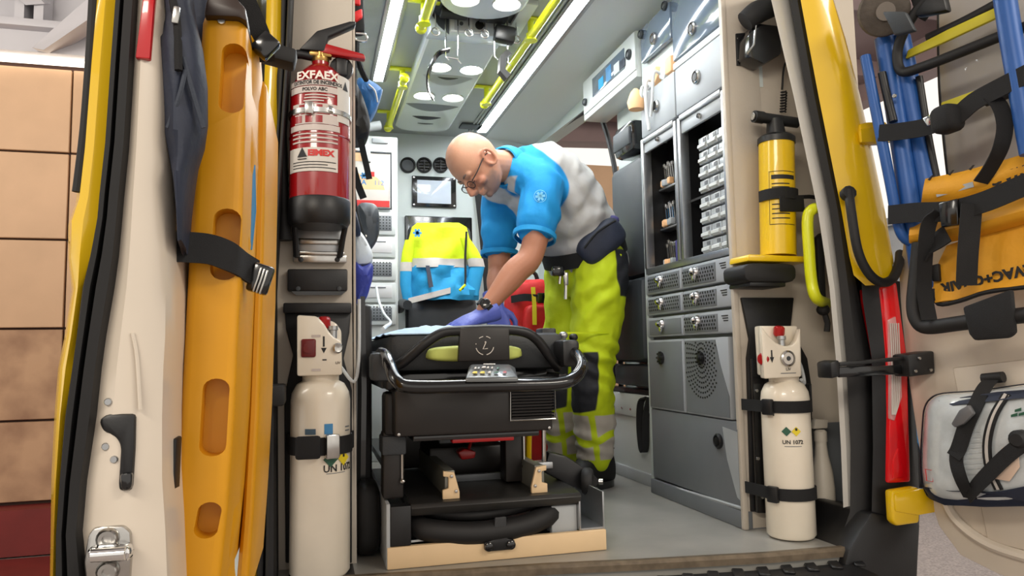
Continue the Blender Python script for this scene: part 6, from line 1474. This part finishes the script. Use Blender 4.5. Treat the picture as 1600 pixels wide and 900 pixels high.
def remesh(name, mb, voxel, mats, parent, smooth=6, fields=None, **tags):
    off = origin_of(parent) if parent else Vector()
    me = bpy.data.meshes.new(name); me.from_pydata([v-off for v in mb.v], [], mb.f)
    bm = bmesh.new(); bm.from_mesh(me); bmesh.ops.recalc_face_normals(bm, faces=bm.faces[:]); bm.to_mesh(me); bm.free()
    o = bpy.data.objects.new(name, me); col.objects.link(o)
    a = o.modifiers.new('r', 'REMESH'); a.mode = 'VOXEL'; a.voxel_size = voxel; a.adaptivity = 0
    s = o.modifiers.new('s', 'SMOOTH'); s.factor = .5; s.iterations = smooth
    bpy.context.view_layer.update(); dg = bpy.context.evaluated_depsgraph_get()
    m2 = bpy.data.meshes.new_from_object(o.evaluated_get(dg)); o.modifiers.clear(); o.data = m2; m2.name = name
    m2.materials.clear()
    for q in (mats if isinstance(mats, (list, tuple)) else [mats]): m2.materials.append(q)
    m2.polygons.foreach_set('use_smooth', [True]*len(m2.polygons))
    for fn_, fx_ in (fields or {}).items():
        at = m2.attributes.new(fn_, 'FLOAT', 'POINT'); at.data.foreach_set('value', [fx_(v.co+off) for v in m2.vertices])
    if parent: o.parent = parent
    ORIG[o.name] = off.copy()
    for k, v in tags.items(): o[k] = v
    return o
def limb(mb, pts, rads, n=18, k=6):
    """tapered limb through joints; rads at the joints"""
    pth = smooth_path(pts, k); rr = []
    for i in range(len(pts)-1):
        for j in range(k): f_ = j/k; f_ = f_*f_*(3-2*f_); rr.append(rads[i]*(1-f_)+rads[i+1]*f_)
    rr.append(rads[-1]); mb.tube(pth, rr, n)
    mb.ball(pts[0], rads[0]*.98); mb.ball(pts[-1], rads[-1]*.98)
    return mb
Q = lambda px, py, y: P(px, py, y=y)
PEL, WAI, CHE, UCH, NEC = Q(917, 410, 2.90), Q(902, 366, 2.87), Q(864, 308, 2.84), Q(828, 276, 2.81), Q(800, 262, 2.78)
SL, SR = Q(846, 292, 2.66), Q(780, 318, 2.95)
EL, WL = Q(832, 392, 2.60), Q(757, 484, 2.60)
ER_, WR = Q(780, 415, 2.93), Q(775, 474, 2.82)
HL, KL, AL = Q(938, 428, 2.80), Q(926, 575, 2.77), Q(930, 738, 2.83)
HR, KR, AR_ = Q(893, 420, 3.00), Q(880, 565, 2.99), Q(880, 720, 3.02)
AL.z = .10; AR_.z = .10
f0 = V(-.90, -.40, 0).normalized()
person = thing('person', 'person in blue and white polo shirt and yellow trousers bending over the stretcher', 'person', (AL.x, 2.9, 0))
def torso(mb, g, zlow=True):
    pts = [PEL+V(.01, 0, -.05), PEL, WAI, (WAI+CHE)/2, CHE, UCH, NEC]
    wd = [(.165, .125), (.17, .13), (.165, .138), (.178, .145), (.19, .142), (.185, .115), (.085, .075)]
    rings = []; k = 5
    sp_ = smooth_path(pts, k); n = 36
    for i, p in enumerate(sp_):
        a = (sp_[min(i+1, len(sp_)-1)]-sp_[max(i-1, 0)]).normalized()
        fr = (f0-a*a.dot(f0)).normalized(); la = a.cross(fr)
        q_ = min(i/k, len(wd)-1.0001); j = int(q_); f_ = q_-j; f_ = f_*f_*(3-2*f_)
        w_ = wd[j][0]*(1-f_)+wd[j+1][0]*f_+g; d_ = wd[j][1]*(1-f_)+wd[j+1][1]*f_+g
        ring = []
        for t in range(n):
            an = 2*math.pi*t/n; c_, s_ = math.cos(an), math.sin(an)
            e = .82; ring.append(p+la*(w_*math.copysign(abs(c_)**e, c_))+fr*(d_*math.copysign(abs(s_)**e, s_)))
        rings.append(ring)
    mb.loft(rings); return mb
# head frame
HC = Q(743, 254, 2.69)
hf = V(-.52, -.16, -.84).normalized(); hu = V(-.84, -.06, .52); hu = (hu-hf*hu.dot(hf)).normalized(); hl_ = hu.cross(hf).normalized()*-1
def HP(x, y, z): return HC + hl_*x + hf*y + hu*z
# local axes: x toward the near (left) ear
if hl_.y > 0: hl_ = -hl_
def head(mb):
    prof = [(.119, .012, .015, .02), (.112, .036, .034, .044), (.10, .051, .056, .064), (.08, .064, .075, .083), (.05, .074, .090, .096), (.02, .077, .095, .100), (0, .076, .094, .098), (-.02, .073, .086, .092), (-.045, .070, .085, .078), (-.07, .064, .084, .056), (-.09, .055, .082, .035), (-.108, .042, .078, .018), (-.120, .026, .068, -.01), (-.126, .010, .055, -.03)]
    rings = []; n = 36
    for z, w_, f_, b_ in prof:
        ring = []; cy = (f_-b_)/2; hy_ = (f_+b_)/2
        for t in range(n):
            an = 2*math.pi*t/n; c_, s_ = math.cos(an), math.sin(an); e = .86
            ring.append(HP(w_*math.copysign(abs(c_)**e, c_), cy+hy_*math.copysign(abs(s_)**e, s_), z))
        rings.append(ring)
    mb.loft(rings)
    nb = [HP(0, .090, .0), HP(0, .100, -.018), HP(0, .112, -.036), HP(0, .120, -.050), HP(0, .106, -.059), HP(0, .086, -.062)]
    mb.tube(nb, [.008, .0095, .0115, .0125, .0125, .008], 12)
    for s_ in (-1, 1):
        mb.ball(HP(s_*.011, .104, -.055), .0088, 10, 8); mb.ball(HP(s_*.034, .080, .004), (.026, .014, .012), 12, 8, rot=Matrix((hl_, hf, hu)).transposed())
        mb.ball(HP(s_*.031, .077, -.022), .0135, 12, 8); mb.ball(HP(s_*.045, .066, -.05), (.02, .02, .018), 12, 8, rot=Matrix((hl_, hf, hu)).transposed())
        ear = [HP(s_*(.076+.016*math.sin(a*.5)), -.008+.019*math.cos(a)-.004*math.sin(a), -.022+.033*math.sin(a)) for a in [k*math.pi/6 for k in range(12)]]
        mb.tube(ear, .0065, 8, closed=True); mb.ball(HP(s_*.076, -.008, -.022), (.007, .018, .028), 12, 8, rot=Matrix((hl_, hf, hu)).transposed())
    mb.tube([HP(-.024, .080, -.078), HP(0, .092, -.076), HP(.024, .080, -.078)], [.004, .0075, .004], 10, smooth=3)
    mb.tube([HP(-.020, .079, -.087), HP(0, .090, -.088), HP(.020, .079, -.087)], [.004, .0078, .004], 10, smooth=3)
    mb.ball(HP(0, .074, -.108), (.02, .014, .014), 12, 8, rot=Matrix((hl_, hf, hu)).transposed())
    return mb
body = MB(); torso(body, -.012); head(body)
limb(body, [UCH+(NEC-UCH)*.4, NEC+V(-.01, 0, .0), HP(0, -.03, -.05), HP(0, -.01, -.02)], [.085, .066, .058, .05])
limb(body, [NEC+(SL-NEC)*.45, SL, EL, (EL*.62+WL*.38), WL], [.07, .062, .047, .049, .030])
limb(body, [NEC+(SR-NEC)*.45, SR, ER_, (ER_*.6+WR*.4), WR], [.07, .060, .046, .047, .030])
limb(body, [HL, KL, KL*.6+AL*.4, AL], [.085, .055, .056, .04]); limb(body, [HR, KR, KR*.6+AR_*.4, AR_], [.085, .055, .056, .04])
for a in (AL, AR_): limb(body, [a, a+V(-.02, -.01, -.05), a+V(-.13, -.05, -.065)], [.04, .036, .026])
stub = mat('grey_stubble', (128, 104, 92), .6, noise_amt=.2, scale=140)
def fstub(c):
    d = c-HC; x, y, z = d.dot(hl_), d.dot(hf), d.dot(hu)
    if d.length > .2: return -.1
    return min((-.060-z)*1.6, (y-.018)*1.2, .05)+.016*noise.noise(c*55) - (.05 if abs(z+.082) < .011 and y > .078 and abs(x) < .024 else 0)
def fflush(c):
    d = c-HC; x, y, z = d.dot(hl_), d.dot(hf), d.dot(hu)
    e1 = .030-(d-(hl_*.05+hf*.07-hu*.05)).length; e2 = .024-(d-(hf*.112-hu*.048)).length; e3 = .036-(d-(hl_*.08-hf*.01-hu*.022)).length
    return max(e1, e2, e3, -.05)-.006+.01*noise.noise(c*40)
def farm(c): return min(segd(c, EL, WL), segd(c, ER_, WR))*-1+.10+.02*noise.noise(c*30)
skin_m = zoned('skin', (200, 146, 116), [('tan', (176, 118, 90), .05), ('flush', (190, 124, 100), .04), ('stubble', (140, 112, 100), .02)], .5, .06, 160, .05, 30)
def segd(p, a, c_):
    t = max(0, min(1, (p-a).dot(c_-a)/(c_-a).length_squared)); return (p-(a+(c_-a)*t)).length
bod = remesh('body', body, .0042, skin_m, person, 4, dict(stubble=fstub, flush=fflush, tan=farm))
# glove hands
def hand(name, wrist, fw, up, side, curl, spread=1., scale=1.):
    """wrist point, finger direction, back-of-hand normal, side = +1 when the thumb lies toward +lat"""
    fw = Vector(fw).normalized(); up = Vector(up); up = (up-fw*up.dot(fw)).normalized(); la = fw.cross(up)*side
    g = MB(); W = lambda x, y, z: wrist+(la*x+fw*y+up*z)*scale
    def rng(y, w_, h_, dz=0): return [W(w_*math.copysign(abs(math.cos(a))**.7, math.cos(a)), y, dz+h_*math.copysign(abs(math.sin(a))**.8, math.sin(a))) for a in [2*math.pi*k/20 for k in range(20)]]
    g.loft([rng(-.07, .036, .033), rng(-.05, .037, .034), rng(-.02, .034, .028), rng(.01, .036, .021), rng(.04, .043, .019), rng(.075, .044, .016, -.002), rng(.09, .04, .012, -.004)])
    fl_ = [(.031, .070, .0095), (.0105, .078, .010), (-.0105, .072, .0095), (-.030, .056, .0085)]
    for i, (x, L, r_) in enumerate(fl_):
        pts = [W(x*.95, .06, -.001), W(x, .088, .0)]; ang = 0; cur = Vector((x, .088, .0)); c_ = curl*(1+.18*i)
        for q_, sl_ in enumerate((.45, .31, .24)):
            ang += c_*(.55, .8, .6)[q_]; d_ = Vector((x*.9*spread*(.25 if q_ == 0 else .15), math.cos(ang), -math.sin(ang))); cur = cur+d_*L*sl_; pts.append(W(*cur))
        g.tube(pts, [r_*1.08, r_*1.08, r_, r_*.94, r_*.78], 12, smooth=0); g.ball(pts[-1], r_*.80*scale, 10, 8)
        for p_ in pts[1:-1]: g.ball(p_, r_*1.0*scale, 10, 8)
    th = [W(.026, .012, -.004), W(.050, .034, -.014), W(.058, .060, -.024), W(.054, .083, -.030)]
    g.tube(th, [.016, .0135, .0115, .009], 12); 
    for p_, r_ in zip(th[1:], (.013, .0112, .009)): g.ball(p_, r_*scale, 10, 8)
    return g
TL, TRr = Q(706, 508, 2.56), Q(742, 506, 2.78)
gl = remesh('glove', hand('g', WL+(WL-EL).normalized()*.035, V(-.93, -.05, -.37), V(-.3, -.35, 1), 1, .42, 1., 1.08), .0028, m['glove'], person, 4)
gr = remesh('glove', hand('g', WR+(WR-ER_).normalized()*.03, V(.10, -.35, -.9), V(-.5, -.9, .2), -1, .55, 1., 1.05), .0028, m['glove'], person, 4)
# watch on the left wrist
aw = (WL-EL).normalized(); b = MB(); b.lathe([(.034, -.012), (.0375, -.012), (.0375, .012), (.034, .012)], WL+aw*-.012, aw, 28, False); wt = b.build('wristwatch', m['rubber'], person)
b = MB(); fn = V(-.2, -1, .45); fn = (fn-aw*aw.dot(fn)).normalized(); b.lathe([(.019, 0), (.019, .010), (.015, .012), (0, .012)], WL-aw*.012+fn*.034, fn, 20); b.build('watch_case', m['gloss'], wt)
# polo shirt: white body, blue sleeves and yoke
shirt = MB(); torso(shirt, .008)
SE = SL+(EL-SL)*.60; SE2 = SR+(ER_-SR)*.62
limb(shirt, [NEC+(SL-NEC)*.35, SL, SE], [.084, .084, .079]); limb(shirt, [NEC+(SR-NEC)*.35, SR, SE2], [.08, .080, .074])
white_shirt = mat('white_polo_cotton', (214, 212, 208), .8, noise_amt=.04, scale=20, bump=.35, bscale=22)
blue_shirt = mat('blue_polo_cotton', (18, 146, 210), .75, noise_amt=.06, scale=20, bump=.35, bscale=24)
def segd(p, a, c_):
    t = max(0, min(1, (p-a).dot(c_-a)/(c_-a).length_squared)); return (p-(a+(c_-a)*t)).length
def fblue(c):
    nl = NEC+V(0, 0, .02)
    a = .104-segd(c, SL, SE+(SE-SL)*.4); d = .092-segd(c, SR+(SE2-SR)*.12, SE2+(SE2-SR)*.4)
    y1 = .108-segd(c, nl, SL); y2 = .088-segd(c, nl, SR)
    ch = (c-(NEC*.5+UCH*.5)).dot((f0*.55+V(0, 0, -.85)).normalized())   # how far toward the chest front
    return max(a, d, min(y1, .10-ch), min(y2, .05-ch))
shirt_m = zoned('polo_cotton', (190, 189, 187), [('blue', (14, 140, 206), .004)], .8, .35, 22, .05, 20)
sh = remesh('polo_shirt', shirt, .006, shirt_m, person, 5, dict(blue=fblue))
# cloth folds: sag rings behind the knee, at the crotch and above the boot
def folds(o, specs):
    me = o.data; off = origin_of(o); ns = [v.normal.copy() for v in me.vertices]
    for v, nn in zip(me.vertices, ns):
        c = v.co+off; d = 0
        for cen, rad, dr, fr_, amp in specs:
            r_ = (c-cen).length
            if r_ < rad: k = (1-r_/rad)**1.2; d += amp*k*math.sin((c-cen).dot(dr)*fr_+2.5*noise.noise(c*9))
        v.co += nn*d
    me.update()
# creases: gentle displacement along normals
def wrinkle(o, amp, fx, seed, dirv=None):
    me = o.data; off = origin_of(o)
    ns = [v.normal.copy() for v in me.vertices]
    for v, nn in zip(me.vertices, ns):
        p = v.co+off; q_ = p*fx
        if dirv is not None: q_ = q_ - Vector(dirv)*(q_.dot(Vector(dirv)))*.75
        v.co += nn*amp*(noise.noise(q_+V(seed, 0, 0))+.5*noise.noise(q_*2.1+V(0, seed, 0)))
    me.update()
wrinkle(sh, .007, 17, 3, (EL-SL).normalized())
a0_ = (EL-SL).normalized()
folds(sh, [(SE+V(0, -.02, 0), .16, (a0_*.6+V(.7, 0, .5)).normalized(), 85, .009), (SL*.6+CHE*.4+V(.05, -.08, -.05), .22, V(.75, 0, .66), 70, .009), (WAI+V(-.02, -.1, 0), .20, V(-.3, 0, .95), 75, .009), (SE2, .15, V(.5, 0, .86), 85, .008), (CHE+V(.08, -.1, .06), .2, V(.8, 0, -.6), 60, .006)])
# hem of the sleeves, collar, placket
for S0, E0, r_ in ((SL, SE, .081), (SR, SE2, .076)):
    a = (E0-S0).normalized(); b = MB(); b.lathe([(r_-.006, -.012), (r_+.002, -.012), (r_+.001, .006), (r_-.006, .008)], E0+a*.052, a, 30, False); b.build('sleeve_hem', blue_shirt, sh)
an = (HP(0, -.03, -.06)-NEC).normalized(); b = MB()
b.lathe([(.082, -.03), (.086, 0), (.078, .032), (.072, .034), (.074, .0), (.078, -.03)], NEC+an*.035, an, 30, False); b.build('collar', blue_shirt, sh)
b = MB(); fr_ = (f0-an*an.dot(f0)).normalized(); 
c0 = NEC+an*.01+fr_*.088; b.prism([c0+V(0, 0, 0), c0+hl_*.03, c0+hl_*.02-an*.11, c0-hl_*.02-an*.11], fr_*.006, .002); b.build('placket', mat('teal_placket', (18, 118, 150), .7), sh)
# sleeve badge
bc = SL+(EL-SL)*.28; nb_ = V(-.25, -1, .15).normalized(); bx = V(1, -.25, .1); b = MB()
fr3 = frame(bc+nb_*.088, bx, V(0, 0, 1))
for k in range(3): b.box(fr3 @ V(0, 0, 0), (.036, .009, .003), fr3.to_3x3() @ Matrix.Rotation(k*math.pi/3, 3, 'Z'))
b.tube([fr3 @ V(.023*math.cos(k*.45), .023*math.sin(k*.45), .001) for k in range(14)], .0012, 5, closed=True); b.build('sleeve_badge', mat('pale_blue_print', (120, 196, 232), .6), sh)
# trousers
tr = MB(); limb(tr, [HL+V(0, 0, .05), HL, KL, KL*.5+AL*.5, AL+V(0, 0, .03)], [.116, .118, .088, .083, .072]); limb(tr, [HR+V(0, 0, .05), HR, KR, KR*.5+AR_*.5, AR_+V(0, 0, .03)], [.108, .114, .088, .082, .071])
rings = []
for p, w_, d_ in ((PEL+V(.015, 0, -.12), .17, .125), (PEL+V(.01, 0, -.05), .178, .14), (PEL, .182, .146), (PEL*.7+WAI*.3, .18, .147)):
    a = V(-.25, 0, .95).normalized(); fr = (f0-a*a.dot(f0)).normalized(); la = a.cross(fr)
    rings.append([p+la*w_*math.cos(t)+fr*d_*math.sin(t) for t in [2*math.pi*k/32 for k in range(32)]])
tr.loft(rings)
navyp = mat('navy_black_panel', (24, 26, 34), .7, noise_amt=.1, scale=20)
def fnavy(c):
    best = -.1
    for K_, A_, H_ in ((KL, AL, HL), (KR, AR_, HR)):
        if segd(c, H_, K_) > .16 and segd(c, K_, A_) > .14: continue
        d = c-K_; best = max(best, min(-.03-(d.x+d.y*.25), .545-c.z, c.z-.305-.25*(d.x+.08)))
    d = c-HL
    return max(best, min(d.x+.10*d.y-.012-.25*max(0, .84-c.z), c.z-.765, .955-c.z))
def fband(c):
    best = -.1
    for K_, A_ in ((KL, AL), (KR, AR_)):
        if segd(c, K_, A_) > .13: continue
        d = c-(K_+(A_-K_)*((K_.z-c.z)/(K_.z-A_.z))); an_ = math.atan2(d.y, d.x)
        cross = min(abs(c.z-.205+.02*math.sin(an_*2))-.014, abs(((an_+1.9+(c.z-.2)*1.6+math.pi) % (2*math.pi))-math.pi)*.085-.013)
        best = max(best, min(.298-c.z, c.z-.120, cross))
    return best
trouser_m = zoned('hi_vis_cloth', (196, 216, 8), [('band', (186, 178, 168), .003), ('navy', (26, 28, 36), .004)], .72, .25, 35, .10, 9)
to = remesh('work_trousers', tr, .0065, trouser_m, person, 6, dict(navy=fnavy, band=fband))
folds(to, [(KL+V(.02, -.05, .02), .20, V(.35, 0, .93), 95, .010), (AL+V(0, 0, .10), .16, V(.2, 0, 1), 110, .009), (HL+V(-.05, -.05, -.06), .20, V(-.75, 0, .66), 80, .010), (KL+V(.05, 0, .22), .2, V(-.6, 0, .8), 70, .008), (AR_+V(0, 0, .10), .15, V(.2, 0, 1), 110, .009)])
wrinkle(to, .009, 13, 8, (0, .3, .2))
b = MB(); p = Q(962, 398, 2.70); b.box(p, (.05, .006, .018), Matrix.Rotation(.25, 3, 'Y'), .003); b.build('pocket_tab', m['hivis'], to)
b = MB(); c = Q(914, 520, 2.655); b.band([c+V(-.09, .0, -.0), c, c+V(.11, .03, .0)], (0, 0, 1), .007, .004, 4); b.build('pocket_seam', m['hivis'], to)
# belt with pouch, keys
b = MB(); a = (WAI-PEL).normalized(); a = (a+V(.0, 0, .25)).normalized(); fr = (f0-a*a.dot(f0)).normalized(); la = a.cross(fr); cb = PEL*.62+WAI*.38
b.band([cb+la*.19*math.cos(t)+fr*.158*math.sin(t) for t in [2*math.pi*k/36 for k in range(37)]], a, .06, .012); b.build('belt', m['web'], person)
pc = Q(938, 378, 2.73); Rm = Matrix((V(.72, -.12, .62).normalized(), V(.1, 1, .08).normalized(), V(-.62, 0, .75).normalized())).transposed()
po = lump(pc, (.105, .055, .062), .55, 28, 16, .04, 10, 2, Rm).build('waist_pouch', m['navy'], person, label='dark navy waist pouch on the hip')
MB().tube([pc+Rm @ V(-.08, -.05, .03), pc+Rm @ V(0, -.06, .045), pc+Rm @ V(.09, -.045, .03)], .004, 6, smooth=3).build('zip', m['web'], po)
b = MB(); b.ball(Q(957, 344, 2.74), (.03, .02, .02), 12, 8); b.build('purple_glove_tuft', m['purple'], po)
b = MB(); k0 = Q(872, 424, 2.72)
b.tube([k0+V(0, 0, .02), k0+V(.01, 0, -.01), k0+V(.005, 0, -.05)], .006, 6); b.tube([k0+V(.022, -.004, 0), k0+V(.03, -.004, -.06), k0+V(.028, -.004, -.11)], .007, 6); b.box(k0+V(.03, -.01, -.03), (.016, .01, .05), None, .003); b.build('key_bunch', m['steel'], person)
b = MB(); b.box(k0+V(.0, .0, .0), (.05, .03, .04), None, .01); b.build('belt_clip', m['gloss'], person)
# boots
for A_ in (AL, AR_):
    b = MB(); fwd = V(-.94, -.34, 0)
    fwd.normalize(); sd = V(-fwd.y, fwd.x, 0)
    def sec(t, w_, z0, z1): c = V(A_.x, A_.y, 0)+fwd*t; return [c+sd*w_*math.copysign(abs(math.cos(a))**.7, math.cos(a))+V(0, 0, (z0+z1)/2+(z1-z0)/2*math.copysign(abs(math.sin(a))**.8, math.sin(a))) for a in [2*math.pi*k/20 for k in range(20)]]
    b.loft([sec(-.085, .030, .022, .12), sec(-.07, .040, .02, .16), sec(-.03, .046, .02, .17), sec(.03, .046, .02, .16), sec(.08, .047, .02, .11), (sec(.14, .049, .02, .085)), sec(.19, .042, .022, .072), sec(.215, .025, .026, .055)])
    bt = b.build('boot', m['rubber'], person)
    b = MB(); b.loft([[V(A_.x, A_.y, 0)+fwd*(.062+.158*math.cos(a))+sd*(.052*math.sin(a))+V(0, 0, z) for a in [2*math.pi*k/24 for k in range(24)]] for z in (0.001, .03)]); b.build('sole', m['gloss'], bt)
    b = MB(); b.tube([V(A_.x, A_.y, .13)-fwd*.085, V(A_.x, A_.y, .15)-fwd*.10, V(A_.x, A_.y, .165)-fwd*.085], .006, 6); b.build('pull_loop', m['web'], bt)
# spectacles
b = MB()
def lens(s_): return [HP(s_*.033+.023*math.cos(t), .106-.02*abs(s_*.033+.023*math.cos(t))*2, -.026+.016*math.sin(t)) for t in [2*math.pi*k/16 for k in range(16)]]
for s_ in (-1, 1):
    b.tube(lens(s_), .0016, 6, closed=True); b.tube([HP(s_*.056, .100, -.018), HP(s_*.078, .07, -.014), HP(s_*.082, .0, -.006), HP(s_*.08, -.018, -.012)], .0022, 6, smooth=3)
b.tube([HP(-.010, .109, -.022), HP(0, .112, -.018), HP(.010, .109, -.022)], .0018, 6); sg_ = b.build('spectacles', m['ink'], person)
for s_ in (-1, 1):
    b = MB(); l = lens(s_); b.add(l, [tuple(range(16))]); b.build('lens', mat('spectacle_glass', (235, 240, 245), .05, trans=1., alpha=.35) if s_ < 0 else bpy.data.materials['spectacle_glass'], sg_)
# brows
for s_ in (-1, 1): MB().tube([HP(s_*.016, .094, .008), HP(s_*.034, .092, .013), HP(s_*.052, .080, .008)], [.003, .0042, .002], 6, smooth=3).build('eyebrow', stub, person)
for s_ in (-1, 1): MB().tube([HP(s_*.02, .0895, -.027), HP(s_*.032, .0915, -.030), HP(s_*.044, .087, -.027)], [.001, .0018, .001], 6, smooth=3).build('eyelid_line', m['joint'], person)
